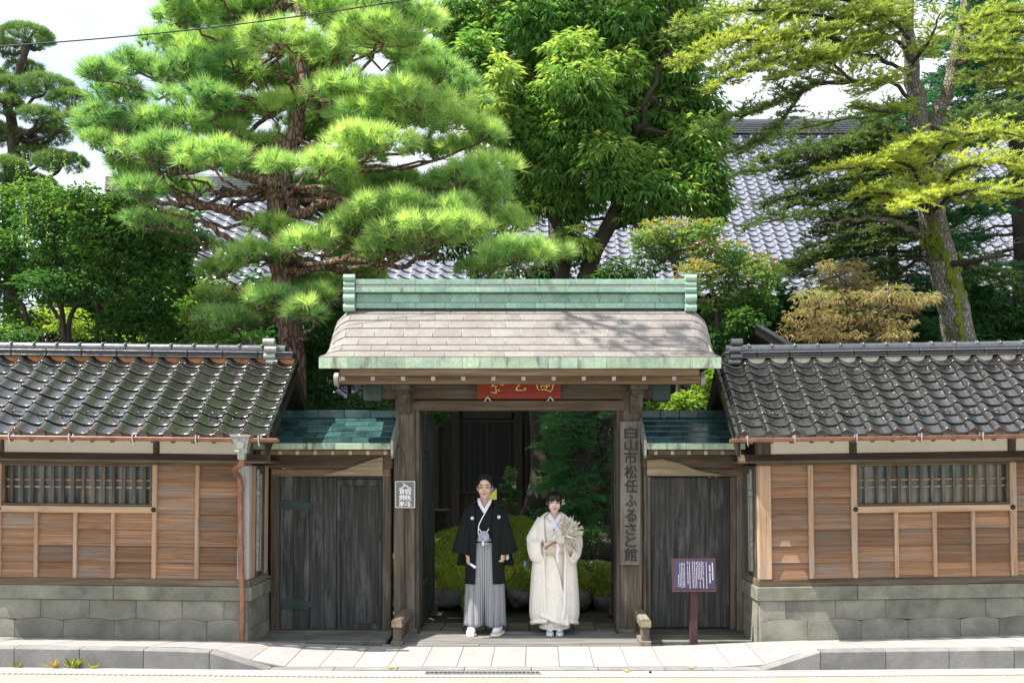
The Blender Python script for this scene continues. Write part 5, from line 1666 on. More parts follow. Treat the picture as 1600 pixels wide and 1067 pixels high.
# --- leafy crowns made of many small leaf whorls
def leafy(clumps, per, k, Lg, Wd, D, droop, base, depth=.6, spread=1.0):
    PV, PC, cs = [], [], []
    for (px, py, rx, ry, *dd) in clumps:
        Dd = D + (dd[0] if dd else rb.uniform(-depth, depth))
        c = W3(px, py, Dd); s = Dd / F
        n = max(6, int(per * rx * ry / 1000))
        p = rng.normal(0, 1, (n, 3)); p = unit(p) * (rng.random((n, 1)) ** .45)
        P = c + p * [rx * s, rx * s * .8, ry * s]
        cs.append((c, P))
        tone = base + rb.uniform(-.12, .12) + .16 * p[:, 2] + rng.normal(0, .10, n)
        C = np.repeat(P, k, 0)
        a = rng.random(n * k) * 2 * np.pi
        out = np.stack([np.cos(a), np.sin(a), np.full(n * k, -droop) + rng.normal(0, .25, n * k)], 1) * [spread, spread, 1]
        d = out + np.repeat(p, k, 0) * .6
        C = C + unit(out) * Lg * .25
        V, vv = leaves(C, d, np.tile([[0, 0, 1.0]], (n * k, 1)) + rng.normal(0, .25, (n * k, 3)), Lg * (.7 + .5 * rng.random(n * k)), Wd * (.8 + .4 * rng.random(n * k)), np.repeat(tone, k) + rng.normal(0, .06, n * k))
        PV.append(V); PC.append(vv)
    return np.concatenate(PV), np.concatenate(PC), cs
def twigs(g, cs, nodes, r=.03, k=3):
    for c, P in cs:
        best = min(nodes, key=lambda q: np.linalg.norm(q - c) + (1.5 if q[2] > c[2] + .2 else 0))
        limb(g, [best, (best + c) / 2 + rng.normal(0, .06, 3) - [0, 0, .06], c], r, r * .35, 4, .03, 5)
        for q in range(k):
            t = P[rb.randrange(len(P))]; limb(g, [c, t], r * .3, r * .12, 3, .02, 4)

bt = thing('broadleaf_tree', 'tall evergreen broadleaf tree with drooping glossy leaves above the gate roof', 'tree', (PX(930, 15.5), 15.5, 0))
D = 15.5
g = G()
t1 = [W3(905, 760, D), W3(915, 480, D), W3(925, 405, D), W3(955, 340, D), W3(968, 290, D), W3(960, 230, D), W3(980, 160, D)]
limb(g, t1, .19, .06, 5, .02, 10)
t2 = [W3(880, 500, 15.7), W3(878, 380, 15.7), W3(860, 300, 15.6), W3(835, 230, 15.5), W3(850, 120, 15.5), W3(880, 20, 15.5), W3(870, -80, 15.5)]
limb(g, t2, .13, .05, 5, .03, 10)
t3 = [W3(948, 358, D), W3(990, 345, D), W3(1030, 325, D), W3(1060, 300, 15.3)]
limb(g, t3, .07, .03, 5, .03)
t4 = [W3(962, 250, D), W3(1000, 200, 15.3), W3(1010, 150, 15.2), W3(1040, 90, 15.2)]
limb(g, t4, .06, .03, 5, .03)
cl = []
for (px, py, rx, ry, q) in [(745, 90, 42, 50, -.6), (760, 150, 40, 46, -.5), (795, 205, 44, 44, -.3), (790, 130, 40, 45, 0), (770, 40, 50, 46, .4), (720, 20, 50, 40, .5), (830, 30, 56, 46, -.2), (850, 90, 50, 50, .5), (900, 20, 56, 46, 0),
                         (890, 80, 46, 40, -.7), (900, 125, 60, 40, -.9), (860, 160, 50, 44, -.2), (840, 215, 50, 44, .4), (880, 210, 54, 40, -.4), (820, 270, 46, 40, .3), (870, 260, 52, 38, -.2), (930, 180, 54, 42, -.6), (960, 110, 52, 44, -.2),
                         (960, 30, 56, 44, -.1), (1020, 40, 56, 46, .2), (1010, 110, 56, 44, .3), (1050, 90, 50, 44, .1), (1080, 40, 52, 46, .2), (1000, 190, 54, 40, .2), (940, 240, 54, 36, -.6), (985, 250, 50, 36, -.3), (1050, 170, 54, 44, .4),
                         (1090, 150, 44, 44, .3), (1090, 215, 48, 42, .0), (1050, 250, 50, 38, .1), (1100, 275, 44, 40, -.1), (1020, 295, 52, 34, -.4), (1070, 310, 48, 30, -.2), (1115, 320, 34, 28, .0), (960, 285, 44, 26, -.5), (870, 300, 40, 30, .0),
                         (830, 320, 36, 26, .3), (890, 330, 34, 24, .2), (1000, 330, 40, 22, -.1), (920, 300, 34, 26, .1), (1110, 200, 30, 40, .5), (700, 60, 34, 36, .6), (800, -30, 70, 40, 0), (920, -40, 80, 40, 0), (1040, -30, 80, 40, 0),
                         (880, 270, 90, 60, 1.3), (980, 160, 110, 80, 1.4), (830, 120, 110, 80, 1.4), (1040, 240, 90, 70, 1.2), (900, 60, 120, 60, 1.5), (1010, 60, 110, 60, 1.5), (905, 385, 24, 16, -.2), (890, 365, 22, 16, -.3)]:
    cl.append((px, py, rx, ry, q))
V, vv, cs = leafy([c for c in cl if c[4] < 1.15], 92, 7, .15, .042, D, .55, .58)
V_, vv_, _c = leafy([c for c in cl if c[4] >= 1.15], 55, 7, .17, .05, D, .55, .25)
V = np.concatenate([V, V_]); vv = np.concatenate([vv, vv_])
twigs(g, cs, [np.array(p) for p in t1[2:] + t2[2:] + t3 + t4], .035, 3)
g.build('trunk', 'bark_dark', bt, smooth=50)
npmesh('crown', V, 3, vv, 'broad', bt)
# brighter-toned leaves low down and at left, where sunlight is put into the colour
V, vv, cs = leafy([(815, 330, 22, 20, -.3), (905, 370, 26, 18, -.4), (915, 385, 20, 14, -.4), (785, 110, 26, 34, -1.0), (765, 165, 30, 30, -.9), (745, 215, 26, 22, -.8)], 60, 6, .15, .045, D, .5, .85)
npmesh('lit_leaves', V, 3, vv, 'broad', bt)

# --- conifers: sprays of short needles along flat twigs
def sprays(path, r_side, every, tone, up=.1, nl=.045, nw_=.010, per=26, droop=0.0):
    """flat sprays along a bough given as a polyline of points"""
    pp = np.array(wob(path, 6, .02))
    Cs, ds, ln = [], [], []
    L = np.concatenate([[0], np.cumsum(np.linalg.norm(np.diff(pp, axis=0), axis=1))])
    for s in np.arange(L[-1] * .18, L[-1], every):
        i = min(len(pp) - 2, int(np.searchsorted(L, s) - 1))
        p = pp[i] + (pp[i + 1] - pp[i]) * (s - L[i]) / max(1e-6, L[i + 1] - L[i])
        t = unit(pp[i + 1] - pp[i])
        sd = np.cross(t, [0, 0, 1.0]); sd = sd / max(1e-6, np.linalg.norm(sd))
        for sgn in (-1, 1):
            w = r_side * (.55 + .6 * rng.random()) * (.5 + .5 * math.sin(math.pi * min(1, s / L[-1] * .9 + .1)))
            d = unit(t * .75 + sd * sgn + np.array([0, 0, up - droop * rng.random()]) + rng.normal(0, .27, 3))
            Cs.append(p); ds.append(d); ln.append(w)
            for k in range(3):
                f = .25 + .25 * k
                d2 = unit(d * .8 + np.cross(d, [0, 0, 1.0]) * (1 if k % 2 else -1) * .9 + np.array([0, 0, rng.normal(up * .5, .12)]))
                Cs.append(p + d * w * f); ds.append(d2); ln.append(w * .5 * (.7 + .5 * rng.random()))
    Cs, ds, ln = np.array(Cs), np.array(ds), np.array(ln)
    n = len(Cs)
    cnt = np.maximum(5, (per * ln / .3).astype(int))
    idx = np.repeat(np.arange(n), cnt)
    q = rng.random((len(idx), 1))
    B = Cs[idx] + ds[idx] * ln[idx][:, None] * q + rng.normal(0, .004, (len(idx), 3))
    rad = rng.normal(0, 1, (len(idx), 3)); rad[:, 2] = np.abs(rad[:, 2]) * .8
    d = unit(ds[idx] * .55 + unit(rad) * .75)
    sd = unit(np.cross(d, rng.normal(0, 1, (len(idx), 3)))) * nw_ / 2
    tip = B + d * nl * (.7 + .5 * rng.random((len(idx), 1)))
    V = np.stack([B - sd, B + sd, tip], 1).reshape(-1, 3)
    vv = np.repeat(np.clip(np.repeat(tone + rng.normal(0, .09, n), cnt) + .12 * q[:, 0], 0, 1), 3)
    return V, vv, (Cs, ds, ln)
def twig_tubes(g, rec, frac=.5, r=.005):
    Cs, ds, ln = rec
    for i in range(0, len(Cs)):
        if rng.random() < frac: g.tube([Cs[i], Cs[i] + ds[i] * ln[i] * .9], [r, r * .5], 3, cap=False)

sp = thing('spruce_tree', 'old spruce with mossy leaning trunk and yellow lit sprays behind the right wall', 'tree', (PX(1500, 14.4), 14.4, 0))
D = 14.4
g = G()
st = [W3(1530, 700, D), W3(1502, 545, D), W3(1482, 450, D), W3(1458, 345, D), W3(1450, 262, D), W3(1432, 165, D), W3(1420, 70, D), W3(1412, -50, D)]
limb(g, st[:5], .26, .17, 5, .01, 14)
limb(g, st[4:], .16, .08, 5, .02, 10)
limb(g, [W3(1455, 205, D), W3(1478, 150, D), W3(1490, 90, D), W3(1505, 20, D), W3(1510, -60, D)], .12, .05, 5, .02, 10)
limb(g, [W3(1432, 366, D), W3(1405, 352, 14.1), W3(1370, 341, 13.9), W3(1330, 345, 13.8), W3(1270, 352, 13.7)], .05, .015, 5, .02)
limb(g, [W3(1435, 366, 14.2), W3(1470, 362, 14.0), W3(1520, 354, 13.9)], .03, .012, 4, .02)
g.build('trunk', 'bark_grey', sp, smooth=50)
g2 = G()
limb(g2, [W3(1488, 412, 14.2), W3(1515, 410, 14.0), W3(1548, 402, 13.8), W3(1580, 398, 13.7)], .05, .02, 4, .01)
g2.build('branch', 'bark_moss', sp, smooth=50)
gm = G()                                               # moss strip down the trunk
pts = [W3(1497, 540, 14.17), W3(1490, 470, 14.18), W3(1473, 400, 14.2), W3(1455, 352, 14.22)]
for a in range(160):
    q = rng.random() * 3; i = min(2, int(q)); p = pts[i] + (pts[i + 1] - pts[i]) * (q - i)
    off = rng.normal(.10, .05) if i < 2 else rng.normal(.0, .10)
    gm.ell(p + np.array([off, -.02 + abs(off) * .5 + .0, rng.normal(0, .03)]), (.025 + .03 * rng.random(), .02, .04 + .04 * rng.random()), 7, 5)
tag(gm.build('moss', 'moss', sp, smooth=True), kind='stuff')
PV, PC = [], []
gb = G()
boughs = [  # path in photo pixels and depth, side length, tone with light and shade put in
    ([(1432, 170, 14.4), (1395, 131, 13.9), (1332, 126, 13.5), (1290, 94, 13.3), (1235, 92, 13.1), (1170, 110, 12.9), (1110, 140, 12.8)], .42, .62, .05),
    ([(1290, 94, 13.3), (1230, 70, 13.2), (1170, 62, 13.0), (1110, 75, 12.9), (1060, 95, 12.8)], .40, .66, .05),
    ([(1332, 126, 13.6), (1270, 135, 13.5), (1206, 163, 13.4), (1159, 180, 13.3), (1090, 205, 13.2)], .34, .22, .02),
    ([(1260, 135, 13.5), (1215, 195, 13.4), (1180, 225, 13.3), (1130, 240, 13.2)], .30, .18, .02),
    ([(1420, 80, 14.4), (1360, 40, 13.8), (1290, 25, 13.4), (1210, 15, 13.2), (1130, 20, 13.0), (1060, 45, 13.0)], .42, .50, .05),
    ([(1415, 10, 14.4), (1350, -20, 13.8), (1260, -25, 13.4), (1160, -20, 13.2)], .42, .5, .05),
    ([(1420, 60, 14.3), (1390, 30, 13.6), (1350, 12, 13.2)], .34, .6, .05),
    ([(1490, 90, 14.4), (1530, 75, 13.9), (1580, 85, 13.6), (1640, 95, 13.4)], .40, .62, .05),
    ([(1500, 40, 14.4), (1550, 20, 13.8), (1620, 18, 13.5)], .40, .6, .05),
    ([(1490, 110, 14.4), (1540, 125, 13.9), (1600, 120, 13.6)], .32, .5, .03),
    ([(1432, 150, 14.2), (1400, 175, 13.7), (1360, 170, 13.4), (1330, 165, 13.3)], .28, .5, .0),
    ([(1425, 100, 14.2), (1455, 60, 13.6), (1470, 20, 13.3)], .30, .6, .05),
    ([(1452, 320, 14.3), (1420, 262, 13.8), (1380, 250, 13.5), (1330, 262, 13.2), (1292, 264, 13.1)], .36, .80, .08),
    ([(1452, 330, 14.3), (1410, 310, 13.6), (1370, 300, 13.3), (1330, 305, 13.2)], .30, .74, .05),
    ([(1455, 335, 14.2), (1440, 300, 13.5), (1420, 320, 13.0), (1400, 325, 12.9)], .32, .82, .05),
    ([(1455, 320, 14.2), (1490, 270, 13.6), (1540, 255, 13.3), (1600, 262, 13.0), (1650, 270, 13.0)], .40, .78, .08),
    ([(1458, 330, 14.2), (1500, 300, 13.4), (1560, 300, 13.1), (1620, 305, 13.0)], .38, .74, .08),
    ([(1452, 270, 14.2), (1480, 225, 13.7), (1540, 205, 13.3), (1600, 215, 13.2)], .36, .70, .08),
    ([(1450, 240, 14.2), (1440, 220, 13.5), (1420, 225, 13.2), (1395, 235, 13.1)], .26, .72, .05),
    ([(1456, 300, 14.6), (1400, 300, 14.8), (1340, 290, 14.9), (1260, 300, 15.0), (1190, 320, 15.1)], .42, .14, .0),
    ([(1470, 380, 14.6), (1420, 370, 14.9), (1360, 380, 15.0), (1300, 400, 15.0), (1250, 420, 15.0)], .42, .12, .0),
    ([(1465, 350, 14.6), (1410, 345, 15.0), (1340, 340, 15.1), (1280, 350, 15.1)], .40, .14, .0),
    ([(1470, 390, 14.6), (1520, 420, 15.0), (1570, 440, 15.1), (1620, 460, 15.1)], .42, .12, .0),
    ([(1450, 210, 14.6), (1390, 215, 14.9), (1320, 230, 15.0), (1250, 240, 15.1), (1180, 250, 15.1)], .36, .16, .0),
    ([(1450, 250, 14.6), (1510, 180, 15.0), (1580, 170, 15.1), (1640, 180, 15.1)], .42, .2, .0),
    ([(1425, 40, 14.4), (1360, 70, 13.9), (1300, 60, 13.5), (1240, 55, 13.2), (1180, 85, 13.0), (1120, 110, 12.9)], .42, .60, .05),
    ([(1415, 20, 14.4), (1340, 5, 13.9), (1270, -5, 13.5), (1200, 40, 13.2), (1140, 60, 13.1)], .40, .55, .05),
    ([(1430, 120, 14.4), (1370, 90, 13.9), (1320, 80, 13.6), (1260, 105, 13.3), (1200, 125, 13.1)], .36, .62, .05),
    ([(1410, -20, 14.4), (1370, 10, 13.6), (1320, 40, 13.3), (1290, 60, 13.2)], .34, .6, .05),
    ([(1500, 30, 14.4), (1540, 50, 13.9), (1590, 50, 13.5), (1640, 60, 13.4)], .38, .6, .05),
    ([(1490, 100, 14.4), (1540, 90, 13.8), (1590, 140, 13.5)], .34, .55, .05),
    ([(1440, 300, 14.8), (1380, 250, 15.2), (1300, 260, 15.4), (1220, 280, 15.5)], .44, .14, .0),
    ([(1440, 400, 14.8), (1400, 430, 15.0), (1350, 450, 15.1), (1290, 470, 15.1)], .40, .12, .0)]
for path, side_, tone, upv in boughs:
    P = [W3(*p) for p in path]
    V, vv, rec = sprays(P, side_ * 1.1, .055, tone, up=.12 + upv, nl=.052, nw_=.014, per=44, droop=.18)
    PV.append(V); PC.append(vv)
    limb(gb, P, .035, .008, 5, .015, 6)
    twig_tubes(gb, rec, .35, .005)
for k in range(14):                                     # drooping boughs before the far roof, shade put into their dark tone
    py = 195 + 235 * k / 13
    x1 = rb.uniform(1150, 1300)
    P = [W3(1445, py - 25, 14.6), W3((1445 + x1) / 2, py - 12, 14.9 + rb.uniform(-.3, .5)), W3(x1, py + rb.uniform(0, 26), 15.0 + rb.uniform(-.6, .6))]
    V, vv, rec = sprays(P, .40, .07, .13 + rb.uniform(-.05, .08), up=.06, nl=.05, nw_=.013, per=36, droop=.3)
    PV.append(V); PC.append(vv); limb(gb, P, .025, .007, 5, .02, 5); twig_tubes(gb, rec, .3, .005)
gb.build('branches', 'bark_dark', sp)
gt = G()                                                # bare dead twigs
for (px, py) in [(1560, 395), (1580, 380), (1545, 400), (1500, 60), (1530, 120), (1380, 20), (1420, 50), (1240, 190), (1270, 200), (1300, 200), (1570, 140)]:
    for k in range(7):
        a = W3(px + rb.uniform(-15, 15), py, 13.7); 
        e = a + np.array([rb.uniform(-.3, .35), rb.uniform(-.15, .15), rb.uniform(-.35, .12)])
        limb(gt, [a, (a + e) / 2 + rng.normal(0, .04, 3), e], .006, .002, 3, .015, 3)
tag(gt.build('dead_twigs', 'bark_grey', sp), kind='stuff')
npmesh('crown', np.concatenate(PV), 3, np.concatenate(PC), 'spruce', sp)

# --- dark conifer further back on the right
dc = thing('dark_conifer', 'dark green conifer filling the right edge behind the spruce trunk', 'tree', (PX(1600, 17), 17, 0))
D = 17.0
g = G(); tr = [W3(1606, 700, D), W3(1600, 400, D), W3(1590, 200, D), W3(1580, 0, D), W3(1580, -120, D)]
limb(g, tr, .26, .08, 5, .03, 10)
PV, PC = [], []
for k in range(64):
    py = -60 + 590 * k / 63
    sgn = rb.choice((-1, -1, 1)); ln = rb.uniform(90, 220) * (1.0 if py > 120 else .75)
    a = W3(1592, py - 20, D); 
    b = W3(1592 + sgn * ln * .55, py - 5, D + rb.uniform(-1.3, .9)); c = W3(1592 + sgn * ln, py + rb.uniform(15, 45), D + rb.uniform(-1.6, .9))
    V, vv, rec = sprays([a, b, c], .5, .10, .35 + rb.uniform(-.15, .15), up=-.05, nl=.06, nw_=.016, per=30, droop=.35)
    PV.append(V); PC.append(vv); limb(g, [a, b, c], .03, .008, 4, .02, 5)
g.build('trunk', 'bark_dark', dc, smooth=50)
npmesh('crown', np.concatenate(PV), 3, np.concatenate(PC), 'cypress', dc)
dk = thing('dark_conifer', 'dark green bushy conifer right behind the spruce trunk, below its lit sprays', 'tree', (PX(1400, 16.2), 16.2, 0))
D = 16.2
g = G(); tr = [W3(1400, 700, D), W3(1398, 480, D), W3(1392, 330, D), W3(1395, 160, D)]
limb(g, tr, .14, .04, 5, .03, 8)
PV, PC = [], []
for k in range(46):
    py = 175 + 365 * k / 45
    sgn = rb.choice((-1, 1)); ln = rb.uniform(50, 150) * (.45 + .55 * (k / 45))
    a = W3(1395, py - 12, D); b = W3(1395 + sgn * ln * .55, py - 4, D + rb.uniform(-1., .8)); c = W3(1395 + sgn * ln, py + rb.uniform(8, 34), D + rb.uniform(-1.2, .8))
    V, vv, rec = sprays([a, b, c], .42, .10, .33 + rb.uniform(-.15, .15), up=-.02, nl=.05, nw_=.014, per=30, droop=.3)
    PV.append(V); PC.append(vv); limb(g, [a, b, c], .025, .008, 4, .02, 5)
g.build('trunk', 'bark_dark', dk, smooth=50)
npmesh('crown', np.concatenate(PV), 3, np.concatenate(PC), 'cypress', dk)

# --- maples, bushes and the dark belt
def bush(name, label, cat, px, D, stems, clumps, per, k, Lg, Wd, mat, droop, base, bark='bark_dark', spread=1.0, r=.04):
    t = thing(name, label, cat, (PX(px, D), D, 0))
    g = G(); nodes = []
    for st_ in stems:
        P = [W3(*s) for s in st_]; limb(g, P, r * 1.3, r * .5, 5, .02, 7); nodes += P[1:]
    V, vv, cs = leafy(clumps, per, k, Lg, Wd, D, droop, base)
    twigs(g, cs, nodes, r * .45, 3)
    g.build('trunk', bark, t, smooth=50)
    npmesh('crown', V, 3, vv, mat, t)
    return t
lm = bush('maple_tree', 'rounded green maple with upright yellow shoots behind the left tiled roof', 'tree', 95, 13.6,
     [[(105, 760, 13.6), (100, 525, 13.6), (85, 490, 13.6), (60, 440, 13.5)], [(103, 560, 13.6), (112, 500, 13.6), (128, 455, 13.6)], [(100, 530, 13.6), (96, 480, 13.7), (100, 430, 13.7)], [(150, 760, 13.8), (152, 500, 13.8), (175, 450, 13.8)], [(60, 760, 13.9), (40, 500, 13.9), (10, 460, 13.8)]],
     [(20, 330, 60, 40), (80, 340, 60, 40), (150, 345, 60, 40), (210, 355, 56, 40), (250, 385, 46, 40), (20, 390, 60, 40), (90, 400, 60, 40), (160, 400, 60, 40), (220, 420, 56, 36), (10, 440, 50, 30), (70, 445, 50, 26), (130, 450, 54, 24), (190, 460, 54, 32), (245, 455, 44, 36), (225, 500, 50, 36), (180, 510, 40, 26), (-30, 380, 50, 60), (30, 490, 40, 24, .5), (270, 500, 40, 30), (15, 525, 50, 20, -.2), (290, 430, 24, 30), (60, 300, 40, 22), (130, 305, 40, 22), (190, 315, 40, 22)],
     105, 6, .085, .034, 'maple_green', .2, .54)
PV, PC = [], []
for k in range(50):                                    # upright shoots
    px = rb.uniform(-20, 245); py = rb.uniform(300, 395)
    a = W3(px, py, 13.2 + rb.uniform(-.5, .5)); h = rb.uniform(.35, .75)
    n = int(h * 34)
    q = np.linspace(0, 1, n)[:, None]
    tip = np.array([rb.uniform(-.10, .12), rb.uniform(-.1, .1), h])
    C = a + tip * q
    ang = rng.random(n) * 6.28
    d = np.stack([np.cos(ang), np.sin(ang), .7 + 0 * ang], 1)
    V, vv = leaves(C, d, np.tile([[0, 0, 1.]], (n, 1)) + rng.normal(0, .3, (n, 3)), .05 * (1.15 - .6 * q[:, 0]), .016, np.clip(.25 + .5 * q[:, 0] + rng.normal(0, .12, n), 0, 1))
    PV.append(V); PC.append(vv)
npmesh('shoots', np.concatenate(PV), 3, np.concatenate(PC), 'shoot', lm)
bush('shrub', 'yellow-green sunlit shrub glimpsed under the left maple crown', 'shrub', 70, 15.6, [[(70, 700, 15.6), (75, 500, 15.6)]], [(70, 495, 46, 24), (110, 505, 40, 22), (30, 510, 40, 20), (150, 515, 36, 18), (215, 525, 30, 14)], 110, 6, .08, .04, 'shoot', .2, .55)
bush('shrub', 'bright green bamboo-like shrub right of the left maple under the pine', 'shrub', 290, 14.2, [[(290, 700, 14.2), (292, 480, 14.2)], [(320, 700, 14.2), (315, 480, 14.2)]], [(290, 480, 40, 40), (320, 505, 40, 34), (265, 520, 36, 22), (330, 450, 30, 30), (300, 525, 44, 18), (375, 530, 40, 16)], 110, 6, .10, .026, 'broad', .35, .55)
bush('shrub', 'dark evergreen shrub between the pine trunk and the gate roof', 'shrub', 550, 13.4, [[(545, 760, 13.4), (545, 560, 13.4)], [(580, 760, 13.4), (590, 600, 13.4)]],
     [(505, 480, 34, 36), (500, 540, 30, 40), (540, 560, 40, 36), (500, 610, 34, 34), (560, 640, 50, 24), (600, 645, 40, 20), (520, 520, 40, 40), (485, 600, 24, 50), (520, 650, 40, 20), (560, 590, 16, 14), (475, 560, 20, 40)], 130, 6, .075, .03, 'dark_leaf', .3, .5)
bush('shrub', 'sunlit low green shrub between the gate roof and right tiled wall', 'shrub', 1085, 13.2, [[(1080, 760, 13.2), (1080, 640, 13.2)], [(1112, 760, 13.2), (1110, 600, 13.2)]],
     [(1070, 625, 34, 14), (1100, 610, 24, 24), (1060, 640, 30, 12), (1115, 585, 16, 22), (1030, 630, 26, 14)], 150, 6, .07, .03, 'shoot', .2, .35)
bush('bush', 'red tipped evergreen bush behind the right end of the gate ridge', 'shrub', 1120, 14.0, [[(1120, 760, 14), (1120, 520, 14), (1110, 430, 14)], [(1160, 760, 14), (1155, 520, 14), (1170, 440, 14)], [(1060, 760, 14), (1060, 470, 14), (1050, 400, 14)]],
     [(1035, 365, 40, 24), (1075, 370, 44, 26), (1020, 390, 36, 20), (1060, 400, 46, 24), (1105, 395, 44, 26), (1090, 430, 40, 24), (1140, 430, 46, 26), (1185, 420, 40, 24), (1150, 400, 36, 20), (1205, 435, 30, 18), (1125, 470, 44, 24), (1170, 460, 40, 22), (1110, 360, 30, 18), (1000, 375, 24, 14)], 135, 7, .075, .026, 'photinia', -.2, .55)
bush('bush', 'dark green low bush beside the right end of the gate roof', 'shrub', 1150, 13.7, [[(1150, 760, 13.7), (1150, 560, 13.7)]],
     [(1130, 500, 36, 24), (1165, 500, 34, 22), (1120, 530, 26, 24), (1150, 525, 36, 20), (1195, 480, 26, 18), (985, 420, 50, 18, .8), (955, 430, 40, 12, .8), (1170, 530, 30, 14)], 130, 6, .08, .028, 'maple_green', .3, .5)
bush('maple_tree', 'low russet lace-leaf maple in front of the spruce trunk', 'tree', 1340, 13.0, [[(1335, 760, 13), (1338, 540, 13), (1325, 480, 13), (1310, 430, 13)], [(1338, 560, 13), (1360, 500, 13), (1400, 470, 13)], [(1336, 550, 13), (1300, 510, 13), (1270, 490, 13)]],
     [(1315, 422, 40, 14), (1290, 440, 30, 12), (1340, 440, 44, 14), (1275, 462, 40, 14), (1330, 465, 50, 16), (1385, 458, 40, 12), (1430, 465, 40, 10), (1395, 480, 44, 12), (1265, 490, 44, 15), (1320, 495, 56, 16), (1380, 502, 50, 14), (1250, 515, 40, 14), (1300, 520, 50, 14), (1350, 525, 50, 12), (1400, 520, 30, 10), (1290, 412, 16, 10), (1335, 410, 14, 8), (1455, 460, 20, 7)], 125, 7, .085, .012, 'maple_red', .45, .64, 'bark_dark', 1.0, .03)
# evergreen belt that closes the garden behind the walls
def belt(label, px0, px1, py0, py1, D, n, mat, base):
    bl = [(rb.uniform(px0, px1), rb.uniform(py0, py1), rb.uniform(40, 60), rb.uniform(30, 44), rb.uniform(-.5, .5)) for _ in range(n)]
    bush('hedge', label, 'hedge', (px0 + px1) / 2, D, [[((px0 + px1) / 2, 760, D), ((px0 + px1) / 2, (py0 + py1) / 2, D)], [(px0 + 30, 760, D), (px0 + 40, py1, D)], [(px1 - 30, 760, D), (px1 - 40, py1, D)]], bl, 55, 6, .13, .06, mat, .3, base)
belt('dark evergreen hedge at the far left behind the maple', -60, 330, 330, 560, 16.5, 44, 'dark_leaf', .4)
belt('dark evergreen hedge behind the pine trunk', 330, 640, 440, 600, 16.0, 22, 'dark_leaf', .4)
belt('dark evergreen hedge behind the russet maple', 1190, 1650, 470, 560, 16.4, 26, 'dark_leaf', .35)

# --- garden trees seen through the gate
mt = thing('garden_tree', 'thick mossy trunk with flared roots behind the moss mound', 'tree', (PX(858, 17), 17, 0))
D = 17.0
g = G()
limb(g, [W3(850, 860, D), W3(852, 800, D), W3(858, 740, D), W3(856, 660, D), W3(850, 560, D), W3(845, 420, D)], .40, .26, 5, .01, 14)
limb(g, [W3(800, 830, 16.9), W3(825, 805, 16.9), W3(845, 750, 17)], .10, .16, 5, .01, 8)
limb(g, [W3(905, 830, 16.9), W3(885, 800, 16.9), W3(868, 740, 17)], .10, .16, 5, .01, 8)
limb(g, [W3(868, 720, 16.9), W3(880, 670, 16.7), W3(893, 620, 16.6), W3(900, 540, 16.6)], .11, .07, 5, .01, 8)
g.build('trunk', 'bark_moss', mt, smooth=60)
V, vv, cs = leafy([(700, 378, 70, 28, -.6), (755, 385, 60, 28, -.6), (650, 368, 70, 30, -.6), (632, 345, 90, 40, -2.), (720, 340, 80, 36, -2.), (560, 370, 80, 36, -2.), (850, 420, 120, 40), (800, 460, 90, 36), (910, 450, 100, 36), (870, 500, 100, 30)], 40, 6, .13, .05, D, .4, .4)  # clumps on the pine side are added to shade the trunk
npmesh('crown', V, 3, vv, 'dark_leaf', mt)
fp = thing('weeping_cypress', 'feathery dark green cypress sprays hanging over the mound beside the mossy trunk', 'shrub', (PX(930, 15.6), 15.6, 0))
D = 15.6
g = G(); tr = [W3(950, 870, D), W3(948, 780, D), W3(940, 700, D), W3(935, 620, D), W3(930, 540, D)]
limb(g, tr, .09, .04, 5, .03, 8)
PV, PC = [], []
for k in range(44):
    py = 630 + 190 * k / 43; sgn = rb.choice((-1, -1, 1)); ln = rb.uniform(35, 105) * (1 if sgn < 0 else .6)
    a = W3(942, py - 10, D); b = W3(942 + sgn * ln * .55, py, D + rb.uniform(-.8, .6)); c = W3(942 + sgn * ln, py + rb.uniform(8, 26), D + rb.uniform(-.9, .6))
    V, vv, rec = sprays([a, b, c], .34, .07, .6 + rb.uniform(-.2, .2), up=-.02, nl=.04, nw_=.010, per=30, droop=.25)
    PV.append(V); PC.append(vv); limb(g, [a, b, c], .014, .004, 4, .02, 4)
g.build('trunk', 'bark_dark', fp, smooth=50)
npmesh('crown', np.concatenate(PV), 3, np.concatenate(PC), 'cypress', fp)
bush('shrub', 'thin leafy sapling in the dark between groom head and mossy trunk', 'shrub', 797, 16.5, [[(797, 830, 16.5), (797, 770, 16.5), (798, 735, 16.5)]], [(797, 745, 9, 9), (792, 760, 10, 8), (803, 770, 10, 9), (797, 785, 11, 8), (797, 735, 6, 6)], 300, 5, .07, .03, 'dark_leaf', .2, .75, r=.015)
bush('shrub', 'dark leafy branch in the top left corner of the gate opening', 'shrub', 668, 14.5, [[(655, 860, 14.5), (655, 700, 14.5), (665, 640, 14.5)]], [(690, 645, 22, 12), (672, 660, 18, 12), (700, 635, 16, 8)], 170, 5, .07, .03, 'dark_leaf', .2, .55, r=.02)
